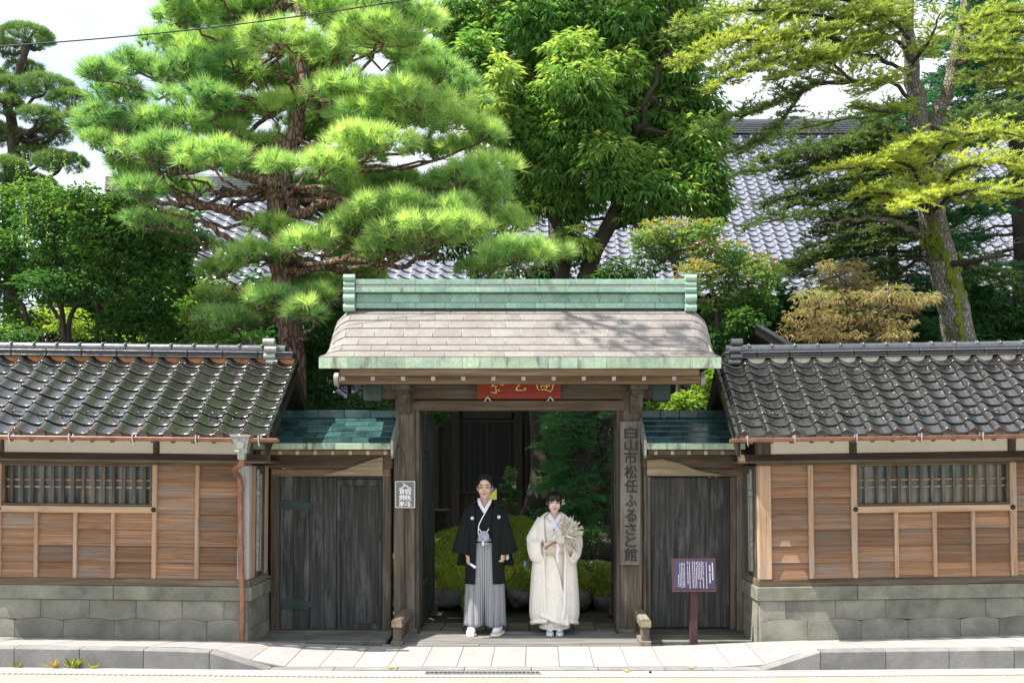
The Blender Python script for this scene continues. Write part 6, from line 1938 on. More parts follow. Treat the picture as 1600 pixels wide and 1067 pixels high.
# ------------------------------------------------------------------ the couple
MAT['skin'] = None
def skinmat(name, c):
    m, nt, b = new_mat(name)
    v, raw = coords(nt)
    n1 = noise(nt, raw, 14, 3, .5)
    nt.links.new(ramp(nt, n1, [(.35, tuple(x * .93 for x in c)), (.65, tuple(min(1, x * 1.05) for x in c))]), b.inputs['Base Color'])
    b.inputs['Roughness'].default_value = .5
    b.inputs['Subsurface Weight'].default_value = .12
    b.inputs['Subsurface Radius'].default_value = (.01, .004, .002)
    return m
MAT['skin_m'] = skinmat('groom_skin', (.60, .40, .29))
MAT['skin_f'] = skinmat('bride_skin', (.70, .51, .42))
def cloth(name, c, c2=None, weave=160, rough=.85, patt=0, pattcol=(1, 1, 1), sheen=.2):
    m, nt, b = new_mat(name)
    v, raw = coords(nt, rnd=False)
    n1 = noise(nt, raw, 5, 4, .5)
    n2 = noise(nt, raw, weave, 2, .5)
    cc = mix(nt, ramp(nt, n1, [(.3, 0.), (.7, 1.)]), c, c2 or tuple(x * .9 for x in c))
    if patt:
        n3 = noise(nt, raw, 13, 3, .55, 1.6)
        cc = mix(nt, ramp(nt, n3, [(.50, 0.), (.53, patt), (.60, patt), (.64, 0.)]), cc, pattcol)
    nt.links.new(cc, b.inputs['Base Color'])
    b.inputs['Roughness'].default_value = rough
    b.inputs['Sheen Weight'].default_value = sheen
    b.inputs['Specular IOR Level'].default_value = .25
    bump(nt, b, n2, .15, .002)
    return m
MAT['haori'] = cloth('black_silk', (.004, .006, .0065), (.006, .0085, .009), rough=.8, sheen=.02)
MAT['white_cloth'] = cloth('white_silk', (.76, .76, .80))
MAT['lavender'] = cloth('lavender_white_silk', (.72, .72, .84))
MAT['brocade'] = cloth('cream_brocade', (.80, .765, .69), (.77, .72, .63), patt=.35, pattcol=(.62, .58, .52))
MAT['brocade_grey'] = cloth('grey_brocade', (.76, .73, .67), (.70, .66, .60), patt=.6, pattcol=(.45, .43, .42))  # greyer version of the brocade, used on one sleeve
MAT['cream'] = cloth('cream_silk', (.82, .78, .70), (.79, .74, .64))
MAT['ivory_lining'] = cloth('gold_cream_lining', (.62, .48, .27), (.68, .55, .35))
MAT['hair'] = plain('black_hair', (.010, .009, .008), .42, 0, 90, .3, .25)
MAT['eye_white'] = plain('eye_white', (.34, .30, .28), .3, 0, 10, .02, 0)
MAT['iris'] = plain('dark_iris', (.012, .008, .006), .2, 0, 10, .05, 0)
MAT['brow'] = plain('eyebrow_hair', (.045, .03, .024), .7, 0, 60, .2, 0)
MAT['lip_m'] = plain('lips_natural', (.36, .16, .13), .45, 0, 30, .1, 0)
MAT['lip_f'] = plain('lips_red', (.48, .10, .09), .35, 0, 30, .1, 0)
MAT['tabi'] = cloth('white_footwear', (.74, .74, .76))
def stripes():
    m, nt, b = new_mat('striped_skirt_silk')
    uv = nd(nt, 'ShaderNodeAttribute', attribute_name='s')
    mu = nd(nt, 'ShaderNodeMath', {0: uv.outputs['Fac'], 1: 1.0}, operation='FRACT')
    c = ramp(nt, mu.outputs[0], [(0, (.13, .135, .15)), (.40, (.14, .145, .16)), (.48, (.36, .36, .375)), (.86, (.38, .38, .39)), (.94, (.13, .135, .15))])
    nt.links.new(c, b.inputs['Base Color'])
    b.inputs['Roughness'].default_value = .7
    return m
MAT['stripes'] = stripes()

def apply_mods(o, mods):
    """run modifiers once and keep the plain result"""
    for typ, kw in mods:
        m = o.modifiers.new(typ.lower(), typ)
        for k, v in kw.items(): setattr(m, k, v)
    dg = bpy.context.evaluated_depsgraph_get()
    dg.update()
    me = bpy.data.meshes.new_from_object(o.evaluated_get(dg))
    o.modifiers.clear()
    old = o.data
    o.data = me
    bpy.data.meshes.remove(old)
    me.polygons.foreach_set('use_smooth', [True] * len(me.polygons))
    return o

def head_shapes(g, c, k, female=False):
    def E(x, y, z, a, b, d, rot=None): g.ell((c[0] + x * k, c[1] + y * k, c[2] + z * k), (a * k, b * k, d * k), 20, 14, rot)
    E(0, .012, .035, .076, .094, .088)
    E(0, -.018, -.02, .068, .076, .088)
    E(0, -.030, -.072, .050 if not female else .044, .055, .046)
    E(0, -.058, -.098, .024 if not female else .019, .026, .020)
    E(-.034, -.062, -.034, .030, .026, .028); E(.034, -.062, -.034, .030, .026, .028)
    E(0, -.072, .052, .050, .024, .034)
    E(-.036, -.078, .020, .024, .012, .008); E(.036, -.078, .020, .024, .012, .008)
    rx = Matrix.Rotation(R(-20), 3, 'X')
    E(0, -.096, -.012, .0095, .012, .030, rx)
    E(0, -.108, -.034, .0125, .012, .0105); E(-.010, -.099, -.037, .008, .010, .008); E(.010, -.099, -.037, .008, .010, .008)
    E(0, -.088, -.062, .024, .012, .014)
    for s in (-1, 1): E(s * .076, .006, -.010, .011, .020, .031, Matrix.Rotation(R(s * 14), 3, 'Y'))
    g.tube([(c[0], c[1] + .02 * k, c[2] - .05 * k), (c[0], c[1] + .030 * k, c[2] - .13 * k), (c[0], c[1] + .035 * k, c[2] - .21 * k)], [.050 * k, .049 * k, .062 * k] if not female else [.043 * k, .041 * k, .052 * k], 16)

def face_parts(parent, c, k, lip, female=False):
    for s in (-1, 1):
        g = G(); g.ell((c[0] + s * .031 * k, c[1] - .0845 * k, c[2] + .001 * k), (.0145 * k, .007 * k, .0046 * k), 14, 8, Matrix.Rotation(R(s * -4), 3, 'Y')); e = g.build('eye', 'eye_white', parent, smooth=True)
        g = G(); g.ell((c[0] + s * .031 * k, c[1] - .0895 * k, c[2] + .001 * k), (.0078 * k, .004 * k, .0050 * k), 12, 8); g.build('iris', 'iris', e, smooth=True)
        g = G(); h = .0085
        g.tube([(c[0] + s * .014 * k, c[1] - .0885 * k, c[2] + .003 * k), (c[0] + s * .030 * k, c[1] - .0915 * k, c[2] + h * k), (c[0] + s * .048 * k, c[1] - .080 * k, c[2] + .003 * k)], [.0016 * k, .0026 * k, .0018 * k], 6); g.build('eyelid', 'brow', e, smooth=True)
        g = G(); z = .026 if not female else .024
        g.tube([(c[0] + s * .013 * k, c[1] - .0920 * k, c[2] + z * k), (c[0] + s * .032 * k, c[1] - .0905 * k, c[2] + (z + .006) * k), (c[0] + s * .052 * k, c[1] - .0745 * k, c[2] + (z - .001) * k)], [.0036 * k, .0042 * k, .0016 * k] if not female else [.0022 * k, .0028 * k, .0012 * k], 6)
        g.build('eyebrow', 'brow', parent, smooth=True)
    g = G()
    y = c[1] - .0985 * k; z = c[2] - .064 * k
    w = .023 if not female else .021
    g.ell((c[0], y, z + .0035 * k), (w * k, .0065 * k, .0036 * k), 14, 8); g.ell((c[0], y + .001 * k, z - .0040 * k), (w * .8 * k, .007 * k, .0046 * k), 14, 8)
    g.build('lips', lip, parent, smooth=True)

def hand_shapes(g, wrist, d, nrm, k, curl, thumb_side, spread=.04):
    """palm, four unequal curled fingers and a thumb; d points along the fingers, nrm out of the palm"""
    w = Vector(wrist); d = Vector(d).normalized(); nrm = Vector(nrm); nrm = (nrm - d * nrm.dot(d)).normalized()
    t = d.cross(nrm) * thumb_side
    def E(p, a, b, cc):
        rot = Matrix((t, nrm, d)).transposed()
        g.ell(p, (a * k, b * k, cc * k), 12, 10, rot)
    E(w + d * .045 * k, .038, .016, .052); E(w + d * .070 * k, .040, .014, .030); E(w + d * .035 * k + t * .022 * k + nrm * .008 * k, .018, .016, .030)
    g.tube([w - d * .05 * k, w + d * .02 * k], [.027 * k, .026 * k], 12)
    for i, (off, ln) in enumerate(((.031, .072), (.011, .080), (-.010, .074), (-.030, .058))):
        p = w + d * (.086 - abs(off - .005) * .25) * k + t * off * k
        dd = (d + t * off * spread * 20 * .1).normalized()
        pts = [p - d * .03 * k, p]
        a = 0
        for j, f in enumerate((.45, .31, .24)):
            a += curl * (1.0, 1.15, .8)[j]
            dv = dd * math.cos(a) + nrm * math.sin(a)
            pts.append(pts[-1] + dv * ln * f * k)
        g.tube(pts, [.0095 * k, .0095 * k, .0088 * k, .0080 * k, .0066 * k], 10)
    p = w + d * .022 * k + t * .030 * k + nrm * .006 * k
    d1 = (d * .62 + t * .62 + nrm * .35).normalized(); d2 = (d * .85 + t * .10 + nrm * .50).normalized()
    g.tube([p - d1 * .015 * k, p + d1 * .040 * k, p + d1 * .040 * k + d2 * .030 * k, p + d1 * .040 * k + d2 * .052 * k], [.014 * k, .012 * k, .0105 * k, .0085 * k], 10)

def loft(g, rings, n=56, gap=None, fold=None, jag=None):
    """rings: (z, cx, cy, rx, ry, p); gap: half opening angle at the front per ring; fold(theta, v) relative radius"""
    vs, fs = [], []
    m = len(rings)
    for j, (z, cx, cy, rx, ry, p) in enumerate(rings):
        v = j / (m - 1)
        gp_ = (gap[j] if gap else 0)
        for i in range(n + 1):
            th = gp_ + (2 * math.pi - 2 * gp_) * i / n
            s, c = math.sin(th), math.cos(th)
            x = rx * math.copysign(abs(s) ** (2 / p), s); y = -ry * math.copysign(abs(c) ** (2 / p), c)
            r_ = 1 + (fold(th, v) if fold else 0)
            dz = jag(th, v) if jag else 0
            vs.append((cx + x * r_, cy + y * r_, z + dz))
    for j in range(m - 1):
        for i in range(n):
            a = j * (n + 1) + i
            fs.append((a, a + 1, a + n + 2, a + n + 1))
    return g.add(vs, fs)
def interp_rings(rs, n):
    """smooth resampling of a ring table from top to bottom"""
    rs = np.array(rs, dtype=float); t = np.linspace(0, len(rs) - 1, n); out = []
    for q in t:
        i = min(int(q), len(rs) - 2); f = q - i
        p0, p1, p2, p3 = rs[max(0, i - 1)], rs[i], rs[i + 1], rs[min(len(rs) - 1, i + 2)]
        out.append(tuple(.5 * (2 * p1 + (p2 - p0) * f + (2 * p0 - 5 * p1 + 4 * p2 - p3) * f * f + (3 * p1 - p0 - 3 * p2 + p3) * f ** 3)))
    return out
def garment(name, g, mat, parent, thick=.008, sub=1):
    o = g.build(name, mat, parent, smooth=True, recalc=False)
    m = o.modifiers.new('cloth_thickness', 'SOLIDIFY'); m.thickness = thick; m.offset = 0
    return o
def sheetband(g, pts, w, axis_out, th=.006):
    """flat band following points, facing axis_out"""
    pts = [Vector(p) for p in pts]; out = Vector(axis_out).normalized()
    vs, fs = [], []
    for i, p in enumerate(pts):
        t = (pts[min(i + 1, len(pts) - 1)] - pts[max(0, i - 1)]).normalized()
        sd = t.cross(out).normalized() * (w[i] if isinstance(w, (list, tuple)) else w) / 2
        vs += [p - sd, p + sd, p + sd + out * th, p - sd + out * th]
    for i in range(len(pts) - 1):
        for k in range(4): fs.append((4 * i + k, 4 * i + (k + 1) % 4, 4 * i + 4 + (k + 1) % 4, 4 * i + 4 + k))
    fs += [(3, 2, 1, 0), tuple(4 * (len(pts) - 1) + k for k in range(4))]
    return g.add(vs, fs)

def hair_cap(g, c, k, keep, rad=(.085, .103, .100), nu=64, nv=40, amp=.02, cz=.035, cy=.016):
    vs, fs = [], []
    for j in range(nv + 1):
        ph = math.pi * j / nv * .86
        for i in range(nu):
            th = 2 * math.pi * i / nu
            r_ = 1 + amp * math.sin(13 * th + 3 * ph) * math.sin(ph) + amp * .7 * math.sin(29 * th - 5 * ph)
            vs.append((c[0] + rad[0] * k * math.sin(ph) * math.sin(th) * r_, c[1] + cy * k - rad[1] * k * math.sin(ph) * math.cos(th) * r_, c[2] + cz * k + rad[2] * k * math.cos(ph) * r_))
    for j in range(nv):
        for i in range(nu):
            f = (j * nu + i, j * nu + (i + 1) % nu, (j + 1) * nu + (i + 1) % nu, (j + 1) * nu + i)
            q = [sum(vs[a][d] for a in f) / 4 for d in range(3)]
            if keep((q[0] - c[0]) / k, (q[1] - c[1]) / k, (q[2] - c[2]) / k): fs.append(f)
    g.add(vs, fs)

# ---------------- groom
GX, GY = PX(757.5, 10.93), 10.93
groom = thing('person', 'person in black crested kimono jacket and grey striped pleated skirt, holding a white fan', 'person', (GX, GY, 0))
def gl(x, y, z): return (GX + x, GY + y, z)
hc = gl(0, -.005, 1.594); hk = 1.03
g = G()
head_shapes(g, hc, hk)
g.ell(gl(0, .01, 1.25), (.165, .105, .16), 20, 14); g.ell(gl(0, .01, 1.08), (.15, .105, .20), 20, 14); g.ell(gl(0, .01, .95), (.155, .11, .13), 20, 14)
g.tube([gl(-.13, .02, 1.34), gl(0, .02, 1.37), gl(.13, .02, 1.34)], [.055, .06, .055], 14)
for s, wx, wz, el in ((-1, -.185, .885, 1.10), (1, .205, .905, 1.11)):
    g.tube([gl(s * .155, .02, 1.33), gl(s * .215, .02, el), gl(wx, -.082, wz)], [.052, .042, .028], 14)
    g.tube([gl(s * .08, .01, .95), gl(s * .10, .0, .50), gl(s * .125, .01, .09)], [.085, .06, .045], 14)
    g.ell(gl(s * .135, -.05, .045), (.045, .12, .042), 14, 10)
hand_shapes(g, gl(-.183, -.085, .872), (.06, -.12, -1), (.9, .35, 0), 1.08, .38, -1)
hand_shapes(g, gl(.205, -.085, .895), (-.06, -.12, -1), (-.9, .35, 0), 1.08, .85, 1)
body = g.build('body', 'skin_m', groom, recalc=True)
apply_mods(body, [('REMESH', dict(mode='VOXEL', voxel_size=.0042)), ('SMOOTH', dict(factor=.5, iterations=3)), ('DECIMATE', dict(ratio=.35))])
face_parts(groom, hc, hk, 'lip_m')
g = G()
def keep_m(x, y, z):
    if y > .015: return z > -.075
    hl = .070 - .30 * abs(x) ** 1.5 * 4
    if abs(x) > .062: return z > (-.030 if y > -.025 else .03)
    return z > max(.062 + .012 * math.sin(40 * x) - .25 * abs(x), .045)
hair_cap(g, hc, hk, keep_m, rad=(.0825, .102, .095), amp=.022)
for k in range(70):                                     # swept tufts on top
    a = rb.uniform(-.055, .055); b = rb.uniform(-.075, .05)
    p = Vector((hc[0] + a * hk, hc[1] + b * hk + .0, hc[2] + (.030 + .092 * math.sqrt(max(.05, 1 - (a / .085) ** 2 - ((b - .01) / .103) ** 2))) * hk))
    g.tube([p, p + Vector((.012 + .02 * a, .012, .012)), p + Vector((.03, .03, .008))], [.007, .006, .001], 5)
hr = g.build('hair', 'hair', groom, smooth=True, recalc=False)
m_ = hr.modifiers.new('thickness', 'SOLIDIFY'); m_.thickness = .010; m_.offset = -.3
# collars
g = G()
for s in (-1, 1):
    pts = [gl(s * .064, .035, 1.475), gl(s * .062, -.03, 1.452), gl(s * .048, -.075, 1.415), gl(s * .022, -.105, 1.372), gl(s * -.006, -.121, 1.325)]
    sheetband(g, pts, [.030, .034, .036, .034, .028], (0, -1, .45), .008)
g.build('under_collar', 'white_cloth', groom, smooth=40)
g = G()                                                  # fine white edge of the crossed kimono
sheetband(g, [gl(.05, -.092, 1.40), gl(.022, -.124, 1.345), gl(-.012, -.138, 1.285), gl(-.048, -.143, 1.215), gl(-.060, -.145, 1.18), gl(-.062, -.146, 1.09)], .010, (0, -1, .1), .006)
g.build('kimono_edge', 'white_cloth', groom)
g = G()
rs = interp_rings([(1.452, 0, .035, .068, .055, 2), (1.42, 0, .025, .105, .085, 2.1), (1.36, 0, .01, .17, .12, 2.3), (1.25, 0, .0, .185, .132, 2.3), (1.10, 0, .0, .178, .135, 2.3), (1.0, 0, .0, .175, .135, 2.3)], 16)
loft(g, rs, 48, jag=lambda th, v: -.085 * max(0, math.cos(th)) ** 2 * (1 - v) ** 3)
garment('kimono', g, 'haori', groom)
g = G()                                                  # jacket: open front, panels to the knee
rs = interp_rings([(1.455, 0, .04, .076, .062, 2), (1.425, 0, .03, .125, .090, 2.2), (1.365, 0, .012, .195, .125, 2.4), (1.26, 0, .0, .215, .145, 2.5), (1.10, 0, -.002, .212, .152, 2.5), (.92, 0, -.002, .208, .155, 2.4), (.72, 0, .0, .210, .158, 2.4), (.552, 0, .0, .216, .162, 2.4)], 30)
gp_ = [lerp(r_[0], [(.55, .40), (.9, .36), (1.1, .34), (1.26, .36), (1.37, .48), (1.455, 1.1)]) for r_ in rs]
loft(g, rs, 64, gap=gp_, fold=lambda th, v: .012 * math.sin(9 * th) * v + .010 * math.sin(17 * th + 1) * v * v)
garment('jacket', g, 'haori', groom, .010)
for s in (-1, 1):
    g = G(); n = 22; V_ = []
    rs = []
    for j in range(13):
        q = j / 12
        cx = s * (.165 + .083 * q); z = 1.365 - .49 * q
        rx = .050 + .060 * q ** .8; ry = .085 + .035 * q
        rs.append((z, cx, .01 - .02 * q, rx, ry, 2.5))
    loft(g, [(z, GX + cx, GY + cy, rx, ry, p) for z, cx, cy, rx, ry, p in rs], 36, fold=lambda th, v: .035 * math.sin(5 * th + s) * v + .02 * math.sin(11 * th) * v,
         jag=lambda th, v: v * (.025 * math.sin(th) * s) - .02 * v * math.cos(th) * 0)
    garment('sleeve', g, 'haori', groom, .010)
    g = G()                                              # dark inner sleeve hanging behind the hand
    loft(g, [(z, GX + s * (.20 + .05 * q), GY + .10, .05 + .012 * q, .035, 2.4) for z, q in ((.93, 0), (.86, .6), (.78, 1), (.735, 1))], 24)
    garment('inner_sleeve', g, 'haori', groom, .006)
    cx, cz = (-.128, 1.268) if s < 0 else (.160, 1.280)
    g = G(); yy = -.146 if s < 0 else -.140
    g.tube([gl(cx, yy, cz), gl(cx, yy - .010, cz)], .0175, 20)
    cr = g.build('crest', 'white_cloth', groom, smooth=40)
    g = G(); g.tube([gl(cx, yy - .0105, cz), gl(cx, yy - .0125, cz)], .0085, 14)
    g.build('crest_flower', 'sign_grey', cr)
# shift nested lofts to world coordinates where they were given locally
for o in list(groom.children):
    if o.name.split('.')[0] in ('kimono', 'jacket'): o.location = o.location + Vector((GX, GY, 0)); ORIGIN[o.name] = ORIGIN[o.name] + Vector((GX, GY, 0))
# striped pleated skirt, two legs with centre pleats
nh, mh = 150, 26
vs_, fs_, sv = [], [], []
for j in range(mh + 1):
    v = j / mh; z = 1.075 - (1.075 - .088) * v
    rx = lerp(v, [(0, .150), (.2, .185), (.6, .215), (1, .232)]); ry = lerp(v, [(0, .125), (.3, .145), (1, .165)])
    for i in range(nh + 1):
        th = 2 * math.pi * i / nh
        s_, c_ = math.sin(th), math.cos(th)
        x = rx * math.copysign(abs(s_) ** .85, s_); y = -ry * math.copysign(abs(c_) ** .8, c_)
        f = 0
        if c_ > 0:                                       # box pleats over the front, deep split between the legs low down
            u = x / .23
            tri = abs(((u * 3.2 + .5) % 1.0) - .5) * 2
            f = -.018 * (tri ** 3) * (.3 + v) - .10 * v ** 2.2 * math.exp(-(x / .026) ** 2)
        y2 = y - f * 1.0
        zz = z + (.012 * math.cos(6 * th) * v if j == mh else 0)
        vs_.append((GX + x * (1 + .012 * math.sin(14 * th) * v), GY + y2, zz))
        sv.append((th / (2 * math.pi)) * 84)
for j in range(mh):
    for i in range(nh):
        a = j * (nh + 1) + i; fs_.append((a, a + 1, a + nh + 2, a + nh + 1))
g = G(); g.add(vs_, fs_)
sk = g.build('pleated_skirt', 'stripes', groom, smooth=60, recalc=False)
at = sk.data.attributes.new('s', 'FLOAT', 'POINT'); at.data.foreach_set('value', np.array(sv, dtype=np.float32))
m_ = sk.modifiers.new('cloth_thickness', 'SOLIDIFY'); m_.thickness = .006; m_.offset = 0
# waist cords and the white tassel knot
g = G()
sheetband(g, [gl(-.075, -.150, 1.035), gl(0, -.160, 1.025), gl(.075, -.150, 1.035)], .030, (0, -1, 0), .012); sheetband(g, [gl(-.05, -.163, 1.0), gl(0, -.168, .992), gl(.05, -.163, 1.0)], .018, (0, -1, 0), .012)
wb = g.build('waist_cord', 'stripes', groom)
at = wb.data.attributes.new('s', 'FLOAT', 'POINT'); at.data.foreach_set('value', np.linspace(0, 3, len(wb.data.vertices)).astype(np.float32))
g = G(); sheetband(g, [gl(-.012, -.170, 1.055), gl(-.010, -.180, 1.01), gl(-.011, -.183, .975)], .024, (0, -1, 0), .010); g.build('cord_end', 'white_cloth', groom)
td_ = unit(rng.normal(0, 1, (420, 3)) * [1, .7, 1] + [0, -.3, 0])
V, vv = needles(np.array(gl(-.002, -.178, 1.072)) + td_ * [.044, .024, .042], td_, 9, .017, .005, 1.0, np.full(420, .5), .003)
npmesh('tassel', V, 3, None, 'lavender', groom)
g = G(); g.ell(gl(-.002, -.178, 1.072), (.048, .026, .046), 18, 12); g.build('tassel_core', 'lavender', groom, smooth=True)
g = G()
for s in (-1, 1): g.tube([gl(s * .02, -.165, 1.105), gl(s * .038, -.158, 1.130), gl(s * .052, -.150, 1.155)], [.006, .0055, .005], 8)
g.build('tassel_cord', 'white_cloth', groom, smooth=True)
for s, rz in ((-1, -8), (1, 14)):
    g = G(); rot = Matrix.Rotation(R(-rz), 3, 'Z')
    c0 = Vector(gl(s * .145, -.085, 0))
    sole = [(-.045, .13), (-.05, .0), (-.052, -.09), (-.03, -.135), (.02, -.14), (.05, -.10), (.05, 0), (.043, .13)]
    P = [c0 + rot @ Vector((x, y, 0)) for x, y in sole]
    g.prism([(p.x, p.y) for p in P], 'z', .0, .024); ft = g.build('sandal', 'cream', groom)
    g = G()
    g.ell(c0 + rot @ Vector((0, -.035, .052)), (.044, .085, .034), 18, 12, rot); g.ell(c0 + rot @ Vector((s * -.014, -.098, .044)), (.020, .030, .020), 12, 8, rot); g.ell(c0 + rot @ Vector((0, .05, .07)), (.038, .06, .05), 14, 10, rot)
    g.build('split_toe_sock', 'tabi', ft, smooth=True)
    g = G()
    for q in (-1, 1): g.tube([c0 + rot @ Vector((s * -.004, -.085, .074)), c0 + rot @ Vector((q * .03, -.045, .078)), c0 + rot @ Vector((q * .048, .0, .035))], .007, 6)
    g.build('sandal_strap', 'white_cloth', ft, smooth=True)
fan = thing('folding_fan', 'small closed white folding fan held low in the groom hand', 'fan', gl(-.15, -.10, .76))
g = G(); a, b = Vector(gl(-.175, -.165, .790)), Vector(gl(-.088, -.190, .735))
sheetband(g, [a, b], [.018, .026], (0, -1, .2), .008); g.build('ribs', 'sign_grey', fan)
g = G(); sheetband(g, [a + (b - a) * .35 + Vector((0, -.009, .004)), b + Vector((0, -.009, .003))], [.022, .030], (0, -1, .2), .004); g.build('paper', 'white_cloth', fan)
pch = thing('pouch', 'small white and dark pouch behind the groom left hand', 'pouch', gl(.235, .0, .80))
g = G(); g.ell(gl(.245, -.01, .835), (.022, .02, .035), 12, 8); g.build('bag', 'cream', pch, smooth=True)
g = G(); g.tube([gl(.225, -.01, .80), gl(.235, -.02, .77), gl(.25, -.01, .785)], .005, 6); g.build('cord', 'black_iron', pch, smooth=True)

# ---------------- bride
BX, BY = PX(866.5, 10.93), 10.93
bride = thing('person', 'person in cream wedding kimono with padded hem and hair flower, holding a dried bouquet', 'person', (BX, BY, 0))
def bl_(x, y, z): return (BX + x, BY + y, z)
hc = bl_(-.002, -.01, 1.428); hk = .97
g = G()
head_shapes(g, hc, hk, True)
g.ell(bl_(0, .01, 1.12), (.14, .095, .14), 20, 14); g.ell(bl_(0, .01, .96), (.125, .095, .18), 20, 14); g.ell(bl_(0, .01, .82), (.145, .105, .13), 20, 14)
g.tube([bl_(-.11, .02, 1.20), bl_(0, .02, 1.23), bl_(.11, .02, 1.20)], [.048, .052, .048], 14)
for s, w in ((-1, (-.075, -.205, .985)), (1, (.115, -.19, .995))):
    g.tube([bl_(s * .13, .02, 1.19), bl_(s * .20, -.01, .985), bl_(*w)], [.045, .037, .023], 14)
    g.tube([bl_(s * .07, .01, .82), bl_(s * .075, .0, .42), bl_(s * .06, .01, .07)], [.08, .055, .04], 14)
    g.ell(bl_(s * .055, -.04, .04), (.038, .10, .036), 14, 10)
hand_shapes(g, bl_(-.072, -.215, .990), (1, -.12, .12), (.0, .75, .5), .88, .48, 1)
hand_shapes(g, bl_(.118, -.205, 1.010), (-1, -.25, .10), (.0, .75, .55), .88, .60, -1)
body = g.build('body', 'skin_f', bride)
apply_mods(body, [('REMESH', dict(mode='VOXEL', voxel_size=.0040)), ('SMOOTH', dict(factor=.5, iterations=3)), ('DECIMATE', dict(ratio=.35))])
face_parts(bride, hc, hk, 'lip_f', True)
g = G()
def keep_f(x, y, z):
    if y > .02: return z > -.085
    if abs(x) > .060: return z > -.055 if y > -.03 else z > -.02 - .3 * abs(y + .03)
    return z > .066 + .008 * math.sin(55 * x) - .35 * abs(x)
hair_cap(g, hc, hk, keep_f, rad=(.086, .107, .108), amp=.012)
for k in range(34):                                      # wispy fringe
    x = -.060 + .120 * k / 33 + rb.uniform(-.003, .003)
    y0 = -.104 * math.sqrt(max(.1, 1 - (x / .088) ** 2)) + .003
    if k in (11, 15, 19, 20, 24): continue
    z0 = .085; z1 = .026 + rb.uniform(-.008, .010) - .12 * abs(x)
    p = lambda xx, yy, zz: (hc[0] + xx * hk, hc[1] + yy * hk, hc[2] + zz * hk)
    g.tube([p(x * .8, y0 + .030, z0 + .026), p(x * .95, y0 + .004, .072), p(x, y0 - .002, .050), p(x + rb.uniform(-.006, .006), y0 - .003, z1)], [.0055, .0050, .0034, .0007], 5)
for s in (-1, 1):                                        # side locks
    g.tube([(hc[0] + s * .070 * hk, hc[1] - .045 * hk, hc[2] + .05 * hk), (hc[0] + s * .074 * hk, hc[1] - .052 * hk, hc[2] - .0 * hk), (hc[0] + s * .070 * hk, hc[1] - .045 * hk, hc[2] - .060 * hk)], [.012, .008, .0015], 6)
g.ell((hc[0] + .01, hc[1] + .105 * hk, hc[2] - .01), (.055, .045, .05), 16, 10)
hr = g.build('hair', 'hair', bride, smooth=True, recalc=False)
m_ = hr.modifiers.new('thickness', 'SOLIDIFY'); m_.thickness = .008; m_.offset = -.3
hf = []
C = np.array([[hc[0] + .085, hc[1] - .03, hc[2] + .028]] * 9 + [[hc[0] + .092, hc[1] - .02, hc[2] - .005]] * 7)
d = rng.normal(0, 1, (16, 3)) + [.6, -.5, .1]
V, vv = leaves(C, d, rng.normal(0, 1, (16, 3)), .032, .018, np.clip(.75 + rng.normal(0, .15, 16), 0, 1))
fl = thing('hair_flower', 'small cream hair flower beside the bride ear', 'flower', (hc[0] + .088, hc[1] - .02, hc[2]))
npmesh('petals', V, 3, vv, 'straw', fl)
# collars
g = G()
for s in (-1, 1):
    sheetband(g, [bl_(s * .056, .03, 1.315), bl_(s * .058, -.03, 1.300), bl_(s * .045, -.075, 1.268), bl_(s * .020, -.105, 1.228), bl_(s * -.010, -.122, 1.185)], [.030, .036, .042, .044, .040], (0, -1, .45), .010)
g.build('collar', 'white_cloth', bride, smooth=40)
g = G(); sheetband(g, [bl_(-.055, -.118, 1.19), bl_(-.015, -.136, 1.16), bl_(.03, -.14, 1.12)], [.075, .10, .07], (0, -1, .2), .010); g.build('chest_fold', 'white_cloth', bride, smooth=40)
# inner kimono, long, slightly trailing
g = G()
rs = interp_rings([(1.305, BX, BY + .03, .060, .05, 2), (1.27, BX, BY + .02, .105, .08, 2.1), (1.20, BX, BY + .005, .155, .115, 2.3), (1.05, BX, BY, .150, .125, 2.3), (.86, BX, BY, .155, .130, 2.3), (.55, BX, BY, .165, .145, 2.2), (.25, BX, BY, .158, .150, 2.2), (.075, BX, BY - .005, .150, .145, 2.2)], 30)
loft(g, rs, 56, fold=lambda th, v: .018 * math.sin(7 * th + 2) * v + .012 * math.sin(15 * th) * v * v, jag=lambda th, v: -.06 * max(0, math.cos(th)) ** 2 * (1 - v) ** 4)
garment('inner_kimono', g, 'cream', bride)
g = G(); g.tube([(BX + .150 * math.sin(q) * 1.02, BY - .005 - .145 * math.cos(q) * 1.02, .075) for q in [2 * math.pi * i / 40 for i in range(41)]], .020, 8, cap=False); g.build('inner_hem', 'cream', bride, smooth=True)
# sash and waist folds
g = G(); rs = [(1.10, BX, BY, .158, .135, 2.3), (1.06, BX, BY, .163, .140, 2.3), (.90, BX, BY, .166, .145, 2.3), (.865, BX, BY, .160, .138, 2.3)]
loft(g, interp_rings(rs, 10), 48); garment('sash', g, 'brocade', bride, .008)
g = G(); sheetband(g, [bl_(-.13, -.10, .868), bl_(-.06, -.148, .872), bl_(.02, -.155, .880), (BX + .09, BY - .135, .886), (BX + .13, BY - .10, .885)], .020, (0, -1, .1), .010); g.build('sash_cord', 'ivory_lining', bride, smooth=40)
